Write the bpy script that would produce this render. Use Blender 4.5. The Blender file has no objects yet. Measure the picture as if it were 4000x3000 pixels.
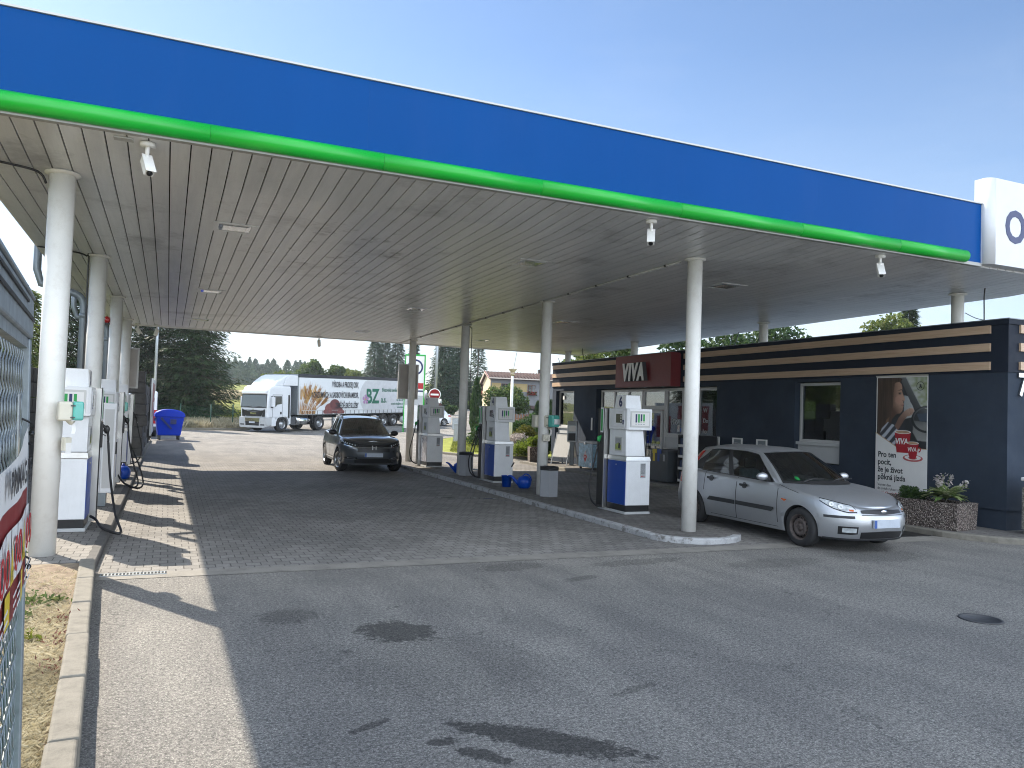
import bpy, bmesh, math, random
import numpy as np
from mathutils import Vector, Matrix, Euler
PI = math.pi
sc = bpy.context.scene
C = sc.collection
def R(d): return math.radians(d)

# ------------------------------------------------------------------ mesh helper
class MB:
    def __init__(s): s.v = []; s.f = []; s.m = []; s.sm = []
    def face(s, idx, m=0, smooth=False):
        s.f.append(tuple(idx)); s.m.append(m); s.sm.append(smooth)
    def poly(s, pts, m=0, smooth=False):
        b = len(s.v); s.v += [tuple(p) for p in pts]; s.face(range(b, b+len(pts)), m, smooth)
    def box(s, x0, x1, y0, y1, z0, z1, m=0):
        b = len(s.v)
        s.v += [(x0,y0,z0),(x1,y0,z0),(x1,y1,z0),(x0,y1,z0),(x0,y0,z1),(x1,y0,z1),(x1,y1,z1),(x0,y1,z1)]
        for q in ((3,2,1,0),(4,5,6,7),(0,1,5,4),(1,2,6,5),(2,3,7,6),(3,0,4,7)): s.face([b+i for i in q], m)
    def hexa(s, bot, top, m=0, smooth=False, caps=True):
        """loft between two closed rings (same count)"""
        b = len(s.v); n = len(bot); s.v += [tuple(p) for p in bot] + [tuple(p) for p in top]
        for i in range(n):
            j = (i+1) % n; s.face((b+i, b+j, b+n+j, b+n+i), m, smooth)
        if caps:
            s.face([b+i for i in reversed(range(n))], m); s.face([b+n+i for i in range(n)], m)
    def prism(s, pts, z0, z1, m=0, top=None, mt=None):
        t = top or pts
        s.hexa([(x,y,z0) for x,y in pts], [(x,y,z1) for x,y in t], m)
        if mt is not None: s.m[-1] = mt
    def extr_x(s, yz, x0, x1, m=0, smooth=False): s.hexa([(x0,y,z) for y,z in yz], [(x1,y,z) for y,z in yz], m, smooth)
    def extr_y(s, xz, y0, y1, m=0, smooth=False): s.hexa([(x,y0,z) for x,z in xz], [(x,y1,z) for x,z in xz], m, smooth)
    def grid(s, P, m=0, smooth=True, flip=False):
        nu = len(P); nv = len(P[0]); b = len(s.v)
        for r in P: s.v += [tuple(p) for p in r]
        for i in range(nu-1):
            for j in range(nv-1):
                q = (b+i*nv+j, b+(i+1)*nv+j, b+(i+1)*nv+j+1, b+i*nv+j+1)
                s.face(q[::-1] if flip else q, m, smooth)
    def tube(s, pts, r, n=8, m=0, cap=True, smooth=True):
        pts = [Vector(p) for p in pts]; k = len(pts)
        rs = r if isinstance(r, (list, tuple)) else [r]*k
        up = None; rings = []
        for i in range(k):
            t = (pts[min(i+1, k-1)] - pts[max(i-1, 0)]).normalized()
            if up is None:
                up = Vector((0,0,1)) if abs(t.z) < .9 else Vector((1,0,0))
            a = t.cross(up)
            if a.length < 1e-5: a = t.cross(Vector((0,1,0)))
            a.normalize(); up = a.cross(t).normalized()
            rings.append([pts[i] + rs[i]*(math.cos(2*PI*j/n)*a + math.sin(2*PI*j/n)*up) for j in range(n)])
        b = len(s.v)
        for g in rings: s.v += [tuple(p) for p in g]
        for i in range(k-1):
            for j in range(n):
                jj = (j+1) % n
                s.face((b+i*n+jj, b+i*n+j, b+(i+1)*n+j, b+(i+1)*n+jj), m, smooth)
        if cap:
            s.face([b+j for j in range(n)], m); s.face([b+(k-1)*n+j for j in reversed(range(n))], m)
    def lathe(s, prof, c=(0,0,0), n=24, m=0, axis='Z', smooth=True, ms=None, cap=True):
        b = len(s.v); k = len(prof)
        for r, z in prof:
            for j in range(n):
                a = 2*PI*j/n; u, w = r*math.cos(a), r*math.sin(a)
                if axis == 'Z': p = (u, w, z)
                elif axis == 'X': p = (z, u, w)
                else: p = (w, z, u)
                s.v.append((c[0]+p[0], c[1]+p[1], c[2]+p[2]))
        for i in range(k-1):
            for j in range(n):
                jj = (j+1) % n
                s.face((b+i*n+j, b+i*n+jj, b+(i+1)*n+jj, b+(i+1)*n+j), ms[i] if ms else m, smooth)
        if cap and prof[0][0] > 1e-4: s.face([b+j for j in reversed(range(n))], m)
        if cap and prof[-1][0] > 1e-4: s.face([b+(k-1)*n+j for j in range(n)], m)
    def ball(s, c, rx, ry, rz, n=12, k=8, m=0):
        P = []
        for i in range(k+1):
            a = -PI/2 + PI*i/k
            P.append([(c[0]+rx*math.cos(a)*math.cos(2*PI*j/n), c[1]+ry*math.cos(a)*math.sin(2*PI*j/n), c[2]+rz*math.sin(a)) for j in range(n+1)])
        s.grid(P, m, True, True)
    def add(s, verts, faces, M=None, m=0, smooth=False):
        b = len(s.v)
        s.v += [tuple(M @ Vector(p)) if M else tuple(p) for p in verts]
        for f in faces: s.face([b+i for i in f], m, smooth)
    def text(s, body, M, size=1, m=0, extrude=0, sx=1, bold=0, shear=0, align='LEFT', sp=1):
        v, f = text_geo(body, size, extrude, bold, shear, align, sp)
        s.add([(x*sx, y, z) for x, y, z in v], f, M, m)
    def xform(s, M):
        s.v = [tuple(M @ Vector(p)) for p in s.v]; return s
    def build(s, name, mats, parent=None, bevel=0, loc=None, seg=2, autosmooth=None):
        me = bpy.data.meshes.new(name); me.from_pydata(s.v, [], s.f)
        if not isinstance(mats, (list, tuple)): mats = [mats]
        for a in mats: me.materials.append(a)
        me.polygons.foreach_set('material_index', s.m)
        me.polygons.foreach_set('use_smooth', s.sm)
        me.update()
        o = bpy.data.objects.new(name, me); C.objects.link(o)
        if parent: o.parent = parent
        if loc: o.location = loc
        if bevel:
            b = o.modifiers.new('bevel', 'BEVEL'); b.width = bevel; b.segments = seg; b.limit_method = 'ANGLE'; b.angle_limit = R(35)
        return o
_tc = {}
def text_geo(body, size, extrude, bold, shear, align, sp=1):
    k = (body, size, extrude, bold, shear, align, sp)
    if k in _tc: return _tc[k]
    cu = bpy.data.curves.new('t', 'FONT'); cu.body = body; cu.size = size; cu.extrude = extrude; cu.offset = bold; cu.shear = shear
    cu.align_x = align; cu.space_character = sp; cu.resolution_u = 3
    o = bpy.data.objects.new('t', cu); C.objects.link(o)
    dg = bpy.context.evaluated_depsgraph_get()
    me = bpy.data.meshes.new_from_object(o.evaluated_get(dg))
    v = [tuple(p.co) for p in me.vertices]; f = [tuple(p.vertices) for p in me.polygons]
    bpy.data.objects.remove(o); bpy.data.curves.remove(cu); bpy.data.meshes.remove(me)
    _tc[k] = (v, f); return v, f
def frame(o, x, y):
    """matrix whose local x,y axes run along x and y, placed at o"""
    x = Vector(x).normalized(); y = Vector(y).normalized(); z = x.cross(y)
    M = Matrix.Identity(4)
    for i in range(3): M[i][0] = x[i]; M[i][1] = y[i]; M[i][2] = z[i]; M[i][3] = o[i]
    return M
def tag(o, label=None, cat=None, group=None, kind=None):
    if label: o['label'] = label
    if cat: o['category'] = cat
    if group: o['group'] = group
    if kind: o['kind'] = kind
    return o
def thing(name, label, cat, loc=(0,0,0), rz=0, group=None, rx=0):
    o = bpy.data.objects.new(name, None); o.empty_display_size = .2; C.objects.link(o)
    o.location = loc; o.rotation_euler = (rx, 0, rz); return tag(o, label, cat, group)
def dup(root, loc, rz=None, label=None, group=None, scale=None):
    r = root.copy(); C.objects.link(r); r.location = loc
    if rz is not None: r.rotation_euler = (0, 0, rz)
    if scale: r.scale = scale
    if label: r['label'] = label
    if group: r['group'] = group
    for ch in list(root.children):
        c = ch.copy(); C.objects.link(c); c.parent = r
        for g in ch.children:
            d = g.copy(); C.objects.link(d); d.parent = c
    return r
def lerp(a, b, t): return a + (b-a)*t
def I(x, xs, ys): return float(np.interp(x, xs, ys))
def S(x, xs, ys):
    """smooth (monotone cubic) interpolation"""
    if x <= xs[0]: return ys[0]
    if x >= xs[-1]: return ys[-1]
    n = len(xs); i = max(k for k in range(n-1) if xs[k] <= x)
    d = [(ys[k+1]-ys[k])/(xs[k+1]-xs[k]) for k in range(n-1)]
    def tan(k):
        if k == 0: return d[0]
        if k == n-1: return d[-1]
        if d[k-1]*d[k] <= 0: return 0
        return 2*d[k-1]*d[k]/(d[k-1]+d[k])
    h = xs[i+1]-xs[i]; t = (x-xs[i])/h
    return (2*t**3-3*t*t+1)*ys[i] + (t**3-2*t*t+t)*h*tan(i) + (-2*t**3+3*t*t)*ys[i+1] + (t**3-t*t)*h*tan(i+1)
def bez(p0, p1, p2, p3, n=14):
    p0, p1, p2, p3 = map(Vector, (p0, p1, p2, p3)); out = []
    for i in range(n+1):
        t = i/n; out.append(p0*(1-t)**3 + p1*3*t*(1-t)**2 + p2*3*t*t*(1-t) + p3*t**3)
    return out
def spline(pts, n=6):
    pts = [Vector(p) for p in pts]; out = []
    for i in range(len(pts)-1):
        a = pts[max(i-1,0)]; b = pts[i]; c = pts[i+1]; d = pts[min(i+2, len(pts)-1)]
        for k in range(n):
            t = k/n
            out.append(.5*((2*b)+(c-a)*t+(2*a-5*b+4*c-d)*t*t+(3*b-a-3*c+d)*t**3))
    out.append(pts[-1]); return out

# ground height: flat yard, then a gentle even rise towards the road and the fields
def gh(x, y): return max(0.0, .044*(.5*x + .866*y - 52))

# ------------------------------------------------------------------ materials
def newmat(name):
    m = bpy.data.materials.new(name); m.use_nodes = True
    nt = m.node_tree; b = nt.nodes['Principled BSDF']
    return m, nt, b
def N(nt, t, **k):
    n = nt.nodes.new(t)
    for a, v in k.items():
        if a.startswith('i_'): n.inputs[a[2:].replace('_', ' ')].default_value = v
        else: setattr(n, a, v)
    return n
def ramp(nt, stops, fac=None):
    r = N(nt, 'ShaderNodeValToRGB'); e = r.color_ramp.elements
    while len(e) < len(stops): e.new(.5)
    for k, (p, c) in enumerate(stops):
        e[k].position = p; e[k].color = (*c, 1) if len(c) == 3 else c
    if fac is not None: nt.links.new(fac, r.inputs[0])
    return r
def mix(nt, a, b, fac, typ='MIX'):
    n = N(nt, 'ShaderNodeMix', data_type='RGBA', blend_type=typ)
    for sock, v in ((n.inputs[6], a), (n.inputs[7], b), (n.inputs[0], fac)):
        if hasattr(v, 'is_output'): nt.links.new(v, sock)
        elif isinstance(v, (int, float)): sock.default_value = v
        else: sock.default_value = (*v, 1)
    return n.outputs[2]
def math_(nt, op, a, b=None, c=None):
    n = N(nt, 'ShaderNodeMath', operation=op)
    for i, v in enumerate((a, b, c)):
        if v is None: continue
        if hasattr(v, 'is_output'): nt.links.new(v, n.inputs[i])
        else: n.inputs[i].default_value = v
    return n.outputs[0]
def coords(nt, kind='Object', scale=(1,1,1)):
    t = N(nt, 'ShaderNodeTexCoord'); mp = N(nt, 'ShaderNodeMapping'); mp.inputs['Scale'].default_value = scale
    nt.links.new(t.outputs[kind], mp.inputs[0]); return mp.outputs[0]
def noise(nt, vec, scale, detail=4, rough=.6):
    n = N(nt, 'ShaderNodeTexNoise'); n.inputs['Scale'].default_value = scale; n.inputs['Detail'].default_value = detail; n.inputs['Roughness'].default_value = rough
    nt.links.new(vec, n.inputs['Vector']); return n.outputs[0]
def bump(nt, b, h, strength=.3, dist=.01):
    n = N(nt, 'ShaderNodeBump'); n.inputs['Strength'].default_value = strength; n.inputs['Distance'].default_value = dist
    nt.links.new(h, n.inputs['Height']); nt.links.new(n.outputs[0], b.inputs['Normal']); return n
def mat(name, col, rough=.5, metal=0, var=.08, scale=3, bmp=0, bscale=60, coat=0, dirt=0, dirtcol=(.12,.1,.08), spec=.5, vscale=(1,1,1), emit=None, crough=.04):
    """painted / moulded surface: slight tone variation, uneven gloss, optional fine bump and grime"""
    m, nt, b = newmat(name); v = coords(nt, 'Object', vscale)
    n = noise(nt, v, scale, 5)
    lo = tuple(max(0, c*(1-var)) for c in col); hi = tuple(min(1, c*(1+var)) for c in col)
    c = ramp(nt, ((.3, lo), (.7, hi)), n).outputs[0]
    if dirt:
        d = noise(nt, v, scale*2.3+1, 6, .75)
        c = mix(nt, c, dirtcol, math_(nt, 'MULTIPLY', ramp(nt, ((.5, (0,0,0)), (.8, (1,1,1))), d).outputs[0], dirt))
    nt.links.new(c, b.inputs['Base Color'])
    r = ramp(nt, ((.2, (rough*.85,)*3), (.8, (min(1, rough*1.18),)*3)), noise(nt, v, scale*3, 4)); nt.links.new(r.outputs[0], b.inputs['Roughness'])
    b.inputs['Metallic'].default_value = metal; b.inputs['Specular IOR Level'].default_value = spec
    if coat: b.inputs['Coat Weight'].default_value = coat; b.inputs['Coat Roughness'].default_value = crough
    if bmp: bump(nt, b, noise(nt, v, bscale, 5), bmp, .006)
    if emit: b.inputs['Emission Color'].default_value = (*emit[0], 1); b.inputs['Emission Strength'].default_value = emit[1]
    return m
def glassmat(name, tint=(.5,.55,.55), alpha=.5, rough=.02):
    """window pane: part mirror, part tinted see-through"""
    m, nt, b = newmat(name); nt.nodes.remove(b); out = nt.nodes['Material Output']
    gl = N(nt, 'ShaderNodeBsdfGlossy'); gl.inputs['Roughness'].default_value = rough; gl.inputs['Color'].default_value = (.9,.93,.95,1)
    tr = N(nt, 'ShaderNodeBsdfTransparent'); tr.inputs['Color'].default_value = (*tint, 1)
    fr = N(nt, 'ShaderNodeFresnel'); fr.inputs['IOR'].default_value = 1.55
    f = math_(nt, 'MINIMUM', math_(nt, 'MULTIPLY_ADD', fr.outputs[0], 1.5, alpha), .95)
    mx = N(nt, 'ShaderNodeMixShader'); nt.links.new(f, mx.inputs[0]); nt.links.new(tr.outputs[0], mx.inputs[1]); nt.links.new(gl.outputs[0], mx.inputs[2])
    nt.links.new(mx.outputs[0], out.inputs[0])
    v = coords(nt); bp = N(nt, 'ShaderNodeBump'); bp.inputs['Strength'].default_value = .02; bp.inputs['Distance'].default_value = .02
    nt.links.new(noise(nt, v, 1.7, 2), bp.inputs['Height']); nt.links.new(bp.outputs[0], gl.inputs['Normal'])
    return m
def leafmat(name, c1, c2, c3=None, trans=.35, big=.6):
    """foliage: tone differs leaf by leaf and clump by clump, some light passes through"""
    m, nt, b = newmat(name)
    g = N(nt, 'ShaderNodeNewGeometry'); v = coords(nt)
    r = ramp(nt, ((0, c1), (.6, c2), (1, c3 or c2)), g.outputs['Random Per Island'])
    c = mix(nt, r.outputs[0], tuple(x*.55 for x in c1), ramp(nt, ((.35, (0,0,0)), (.7, (.8,.8,.8))), noise(nt, v, big, 3)).outputs[0])
    nt.links.new(c, b.inputs['Base Color']); b.inputs['Roughness'].default_value = .6; b.inputs['Specular IOR Level'].default_value = .25
    t = N(nt, 'ShaderNodeBsdfTranslucent'); nt.links.new(c, t.inputs[0])
    mx = N(nt, 'ShaderNodeMixShader'); mx.inputs[0].default_value = trans
    nt.links.new(b.outputs[0], mx.inputs[1]); nt.links.new(t.outputs[0], mx.inputs[2]); nt.links.new(mx.outputs[0], nt.nodes['Material Output'].inputs[0])
    return m

def asphalt_mat():
    m, nt, b = newmat('asphalt'); v = coords(nt)
    sp = ramp(nt, ((.34, (.065,.063,.06)), (.5, (.195,.187,.175)), (.68, (.40,.385,.355))), noise(nt, v, 62, 4, .85)).outputs[0]
    gr2 = ramp(nt, ((.36, (.62,.62,.62)), (.64, (1.3,1.29,1.27))), noise(nt, v, 30, 3, .7)).outputs[0]; sp = mix(nt, sp, gr2, 1, 'MULTIPLY')
    fine = ramp(nt, ((.58, (0,0,0)), (.68, (1,1,1))), noise(nt, v, 88, 2)).outputs[0]
    c = mix(nt, sp, (.58,.56,.52), math_(nt, 'MULTIPLY', fine, .75))
    big = ramp(nt, ((.3, (.78,.78,.78)), (.7, (1.12,1.1,1.07))), noise(nt, v, .55, 6, .7)).outputs[0]
    c = mix(nt, c, big, 1, 'MULTIPLY')
    # small oil drips
    dr = ramp(nt, ((.0, (1,1,1)), (.05, (1,1,1)), (.10, (0,0,0))), None)
    vo = N(nt, 'ShaderNodeTexVoronoi'); vo.inputs['Scale'].default_value = 1.5
    vm = N(nt, 'ShaderNodeMapping'); vm.inputs['Scale'].default_value = (1.1, 1.25, 1); nt.links.new(v, vm.inputs[0])
    wob = N(nt, 'ShaderNodeVectorMath', operation='ADD'); nz = N(nt, 'ShaderNodeTexNoise'); nz.inputs['Scale'].default_value = 7; nt.links.new(v, nz.inputs['Vector'])
    sc_ = N(nt, 'ShaderNodeVectorMath', operation='SCALE'); sc_.inputs['Scale'].default_value = .5; nt.links.new(nz.outputs['Color'], sc_.inputs[0])
    nt.links.new(vm.outputs[0], wob.inputs[0]); nt.links.new(sc_.outputs[0], wob.inputs[1]); nt.links.new(wob.outputs[0], vo.inputs['Vector'])
    nt.links.new(vo.outputs['Distance'], dr.inputs[0])
    rnd = ramp(nt, ((.55, (0,0,0)), (.6, (1,1,1))), vo.outputs['Color']).outputs[0]
    c = mix(nt, c, (.035,.034,.033), math_(nt, 'MULTIPLY', math_(nt, 'MULTIPLY', dr.outputs[0], rnd), .55))
    # oil stains with a place of their own: (x, y, rx, ry, turn, strength)
    xyz = N(nt, 'ShaderNodeSeparateXYZ'); nt.links.new(v, xyz.inputs[0])
    wn = noise(nt, v, 7.5, 7, .75); X, Y = xyz.outputs[0], xyz.outputs[1]
    for (sx, sy, rx, ry, a, st) in ((1.83,6.42,.36,.34,-.9,.85),(1.05,7.15,.27,.3,-.8,.45),(2.05,4.05,.62,.16,-.75,.95),(1.65,3.97,.20,.07,-.9,.9),(1.50,4.22,.10,.06,0,.9),(1.15,4.55,.16,.04,.5,.75),(1.33,6.0,.06,.045,0,.5),(3.9,8.7,.5,.25,.2,.4),(5.6,8.6,.8,.2,.1,.4),(1.9,5.5,.8,.9,.5,.22),(3.0,4.6,.25,.05,.3,.5),(4.4,7.9,.3,.1,.3,.45),(7.4,8.1,.9,.3,.1,.3),(9.3,8.2,.9,.5,0,.4)):
        dx = math_(nt, 'SUBTRACT', X, sx); dy = math_(nt, 'SUBTRACT', Y, sy); ca, sa = math.cos(a), math.sin(a)
        u = math_(nt, 'DIVIDE', math_(nt, 'ADD', math_(nt, 'MULTIPLY', dx, ca), math_(nt, 'MULTIPLY', dy, sa)), rx)
        w = math_(nt, 'DIVIDE', math_(nt, 'SUBTRACT', math_(nt, 'MULTIPLY', dy, ca), math_(nt, 'MULTIPLY', dx, sa)), ry)
        d = math_(nt, 'ADD', math_(nt, 'MULTIPLY', u, u), math_(nt, 'MULTIPLY', w, w))
        d = math_(nt, 'ADD', d, math_(nt, 'MULTIPLY_ADD', wn, 3.4, -1.7))
        k = ramp(nt, ((.55, (st,)*3), (1.0, (0,0,0))), d).outputs[0]
        c = mix(nt, c, mix(nt, c, (.20,.20,.20), 1, 'MULTIPLY'), math_(nt, 'MULTIPLY', k, .9))
    # hairline cracks
    vc = N(nt, 'ShaderNodeTexVoronoi', feature='DISTANCE_TO_EDGE'); vc.inputs['Scale'].default_value = .22; nt.links.new(wob.outputs[0], vc.inputs['Vector'])
    ck = ramp(nt, ((0, (1,1,1)), (.0035, (0,0,0))), vc.outputs['Distance']).outputs[0]
    c = mix(nt, c, (.03,.03,.03), math_(nt, 'MULTIPLY', ck, math_(nt, 'MULTIPLY', ramp(nt, ((.45,(0,0,0)),(.6,(1,1,1))), noise(nt, v, .9, 3)).outputs[0], .6)))
    v2 = N(nt, 'ShaderNodeTexVoronoi'); v2.inputs['Scale'].default_value = 5.5; nt.links.new(wob.outputs[0], v2.inputs['Vector'])
    sp2 = math_(nt, 'MULTIPLY', ramp(nt, ((.0, (1,1,1)), (.06, (1,1,1)), (.11, (0,0,0))), v2.outputs['Distance']).outputs[0], ramp(nt, ((.70, (0,0,0)), (.73, (1,1,1))), v2.outputs['Color']).outputs[0])
    c = mix(nt, c, (.04,.04,.04), math_(nt, 'MULTIPLY', sp2, .6))
    trk = ramp(nt, ((.42, (.86,.86,.87)), (.58, (1.07,1.07,1.06))), noise(nt, coords(nt, 'Object', (.75, .16, 1)), 1.6, 5, .65)).outputs[0]; c = mix(nt, c, trk, 1, 'MULTIPLY')
    nt.links.new(c, b.inputs['Base Color']); b.inputs['Roughness'].default_value = .82; b.inputs['Specular IOR Level'].default_value = .35
    bump(nt, b, noise(nt, v, 95, 3, .75), .75, .012)
    return m
def paving_mat(name='paving', tone=1.0):
    """interlocking wavy concrete blocks"""
    m, nt, b = newmat(name); v = coords(nt)
    xyz = N(nt, 'ShaderNodeSeparateXYZ'); nt.links.new(v, xyz.inputs[0]); X, Y = xyz.outputs[0], xyz.outputs[1]
    wav = math_(nt, 'MULTIPLY', math_(nt, 'SINE', math_(nt, 'MULTIPLY', X, 2*PI/.165)), .012)
    yy = math_(nt, 'ADD', Y, wav)
    cb = N(nt, 'ShaderNodeCombineXYZ'); nt.links.new(X, cb.inputs[0]); nt.links.new(yy, cb.inputs[1])
    br = N(nt, 'ShaderNodeTexBrick'); nt.links.new(cb.outputs[0], br.inputs['Vector'])
    br.inputs['Scale'].default_value = 1; br.inputs['Brick Width'].default_value = .165; br.inputs['Row Height'].default_value = .182
    br.inputs['Mortar Size'].default_value = .0065; br.inputs['Mortar Smooth'].default_value = .25; br.inputs['Bias'].default_value = 0
    t = tone
    br.inputs['Color1'].default_value = (.21*t,.20*t,.187*t,1); br.inputs['Color2'].default_value = (.275*t,.263*t,.248*t,1); br.inputs['Mortar'].default_value = (.085*t,.08*t,.075*t,1)
    big = ramp(nt, ((.3, (.62,.62,.62)), (.7, (1.15,1.13,1.1))), noise(nt, v, .35, 5, .65)).outputs[0]
    c = mix(nt, br.outputs[0], big, 1, 'MULTIPLY')
    gr = ramp(nt, ((.35, (.75,.75,.75)), (.65, (1.15,1.15,1.15))), noise(nt, v, 70, 3, .7)).outputs[0]
    c = mix(nt, c, gr, 1, 'MULTIPLY')
    st = ramp(nt, ((.56, (0,0,0)), (.75, (1,1,1))), noise(nt, v, 1.7, 6, .7)).outputs[0]
    c = mix(nt, c, (.07,.066,.06), math_(nt, 'MULTIPLY', st, .55))
    nt.links.new(c, b.inputs['Base Color']); b.inputs['Roughness'].default_value = .8; b.inputs['Specular IOR Level'].default_value = .4
    h = math_(nt, 'ADD', math_(nt, 'MULTIPLY', br.outputs['Fac'], -1), math_(nt, 'MULTIPLY', noise(nt, v, 80, 3), .25))
    bump(nt, b, h, .7, .008)
    return m
def soil_mat():
    m, nt, b = newmat('dry_soil'); v = coords(nt)
    c = ramp(nt, ((.3, (.16,.12,.085)), (.5, (.31,.245,.17)), (.72, (.48,.40,.28))), noise(nt, v, 9, 8, .75)).outputs[0]
    c = mix(nt, c, (.20,.12,.10), ramp(nt, ((.5, (0,0,0)), (.75, (.6,.6,.6))), noise(nt, v, 2.1, 4)).outputs[0])
    nt.links.new(c, b.inputs['Base Color']); b.inputs['Roughness'].default_value = .95
    bump(nt, b, noise(nt, v, 40, 6, .8), 1, .02); return m
def field_mat():
    m, nt, b = newmat('meadow'); v = coords(nt)
    c = ramp(nt, ((.3, (.10,.145,.03)), (.55, (.19,.215,.05)), (.75, (.31,.28,.09))), noise(nt, v, .35, 8, .7)).outputs[0]
    c = mix(nt, c, (.34,.30,.13), ramp(nt, ((.45, (0,0,0)), (.7, (.7,.7,.7))), noise(nt, v, .06, 4)).outputs[0])
    nt.links.new(c, b.inputs['Base Color']); b.inputs['Roughness'].default_value = .95; b.inputs['Specular IOR Level'].default_value = .1
    bump(nt, b, noise(nt, v, 6, 6, .8), 1, .15); return m
def soffit_mat():
    m, nt, b = newmat('soffit_metal'); v = coords(nt)
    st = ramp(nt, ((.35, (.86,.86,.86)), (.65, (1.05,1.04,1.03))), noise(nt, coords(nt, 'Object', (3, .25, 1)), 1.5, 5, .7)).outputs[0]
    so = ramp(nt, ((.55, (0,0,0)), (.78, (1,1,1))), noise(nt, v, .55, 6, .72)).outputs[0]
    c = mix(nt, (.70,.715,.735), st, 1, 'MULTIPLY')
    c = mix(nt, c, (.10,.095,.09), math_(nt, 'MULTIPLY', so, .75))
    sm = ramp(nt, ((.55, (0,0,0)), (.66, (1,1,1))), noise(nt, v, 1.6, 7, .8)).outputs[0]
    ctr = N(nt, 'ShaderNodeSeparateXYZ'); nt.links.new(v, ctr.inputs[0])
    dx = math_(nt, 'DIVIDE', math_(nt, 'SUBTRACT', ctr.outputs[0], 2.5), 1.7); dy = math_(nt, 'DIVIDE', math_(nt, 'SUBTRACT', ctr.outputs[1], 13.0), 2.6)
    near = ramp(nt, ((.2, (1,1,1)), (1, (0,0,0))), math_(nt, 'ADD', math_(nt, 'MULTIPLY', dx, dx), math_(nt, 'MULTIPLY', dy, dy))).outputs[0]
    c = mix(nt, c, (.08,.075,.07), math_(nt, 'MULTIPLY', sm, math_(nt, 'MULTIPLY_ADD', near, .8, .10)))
    nt.links.new(c, b.inputs['Base Color']); b.inputs['Roughness'].default_value = .30; b.inputs['Specular IOR Level'].default_value = .55
    bump(nt, b, noise(nt, v, .8, 3), .05, .05)
    return m
def wood_mat(name, c1, c2):
    m, nt, b = newmat(name); v = coords(nt, 'Object', (4, .7, 14))
    c = ramp(nt, ((.3, c1), (.7, c2)), noise(nt, v, 2.2, 7, .7)).outputs[0]
    nt.links.new(c, b.inputs['Base Color']); b.inputs['Roughness'].default_value = .5; return m
def stone_mat(name, lo, mid, hi, scale=45):
    m, nt, b = newmat(name); v = coords(nt)
    vo = N(nt, 'ShaderNodeTexVoronoi'); vo.inputs['Scale'].default_value = scale; nt.links.new(v, vo.inputs['Vector'])
    c = ramp(nt, ((.1, lo), (.5, mid), (.95, hi)), vo.outputs['Color']).outputs[0]
    c = mix(nt, c, tuple(x*.4 for x in lo), ramp(nt, ((.35, (0,0,0)), (.6, (1,1,1))), vo.outputs['Distance']).outputs[0])
    nt.links.new(c, b.inputs['Base Color']); b.inputs['Roughness'].default_value = .85
    bump(nt, b, math_(nt, 'SUBTRACT', 1, vo.outputs['Distance']), 1, .02); return m
def concrete_mat(name, col, rough=.85, sc=6, worn=None, wt=.47):
    m, nt, b = newmat(name); v = coords(nt)
    c = ramp(nt, ((.25, tuple(x*.62 for x in col)), (.5, col), (.8, tuple(min(1, x*1.25) for x in col))), noise(nt, v, sc, 8, .7)).outputs[0]
    if worn:
        w = ramp(nt, ((wt, (0,0,0)), (wt+.07, (1,1,1))), noise(nt, v, 5, 8, .75)).outputs[0]
        c = mix(nt, c, worn, w)
    nt.links.new(c, b.inputs['Base Color']); b.inputs['Roughness'].default_value = rough
    bump(nt, b, noise(nt, v, 60, 5, .7), .5, .01); return m

M = {}
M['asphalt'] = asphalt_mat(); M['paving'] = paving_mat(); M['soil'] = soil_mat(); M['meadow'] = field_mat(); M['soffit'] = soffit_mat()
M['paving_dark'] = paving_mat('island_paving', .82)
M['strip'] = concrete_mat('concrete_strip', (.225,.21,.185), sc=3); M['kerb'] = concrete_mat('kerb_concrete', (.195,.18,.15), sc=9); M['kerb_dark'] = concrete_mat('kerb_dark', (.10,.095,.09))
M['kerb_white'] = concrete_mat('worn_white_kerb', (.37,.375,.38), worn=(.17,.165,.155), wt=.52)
M['white'] = mat('white_paint', (.78,.77,.74), .35, var=.03, dirt=.08, bmp=.03)
M['pillar'] = mat('pillar_white_paint', (.76,.75,.71), .45, var=.05, scale=2, dirt=.28, dirtcol=(.35,.28,.2), bmp=.06, bscale=25)
M['pump_white'] = mat('pump_white', (.73,.74,.75), .32, var=.05, dirt=.16, dirtcol=(.34,.32,.28))
M['pump_grey'] = mat('pump_light_grey', (.52,.52,.50), .4, var=.04)
M['pump_blue'] = mat('pump_blue', (.002,.05,.30), .38, var=.06, spec=.4)
M['fascia_blue'] = mat('fascia_blue', (.0,.060,.245), .42, var=.05, scale=.5, spec=.06, bmp=.25, bscale=.9, dirt=.10, dirtcol=(.05,.10,.28), vscale=(1,1,.22))
M['green_tube'] = mat('green_tube', (.004,.38,.03), .32, var=.03, scale=.5)
M['steel'] = mat('brushed_steel', (.56,.55,.53), .32, 1, var=.05)
M['galv'] = mat('galvanised_steel', (.40,.43,.45), .45, .75, var=.15, scale=14); M['cage'] = mat('weathered_galvanised_steel', (.25,.285,.31), .5, .4, var=.2, scale=11)
M['pipe'] = mat('grey_pipe', (.20,.23,.25), .4, .3, var=.12)
M['black'] = mat('black_plastic', (.012,.012,.013), .4); M['rubber'] = mat('black_rubber', (.014,.014,.015), .55)
M['tyre'] = mat('tyre_rubber', (.018,.018,.019), .8, bmp=.2, bscale=120); M['dark'] = mat('dark_inside', (.006,.006,.007), .9)
M['navy_wall'] = mat('navy_render', (.027,.038,.057), .8, var=.16, scale=1.1, bmp=.35, bscale=150, spec=.25, dirt=.25, dirtcol=(.06,.065,.075))
M['navy_trim'] = mat('navy_cladding', (.009,.014,.026), .6, var=.05, spec=.2)
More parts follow.
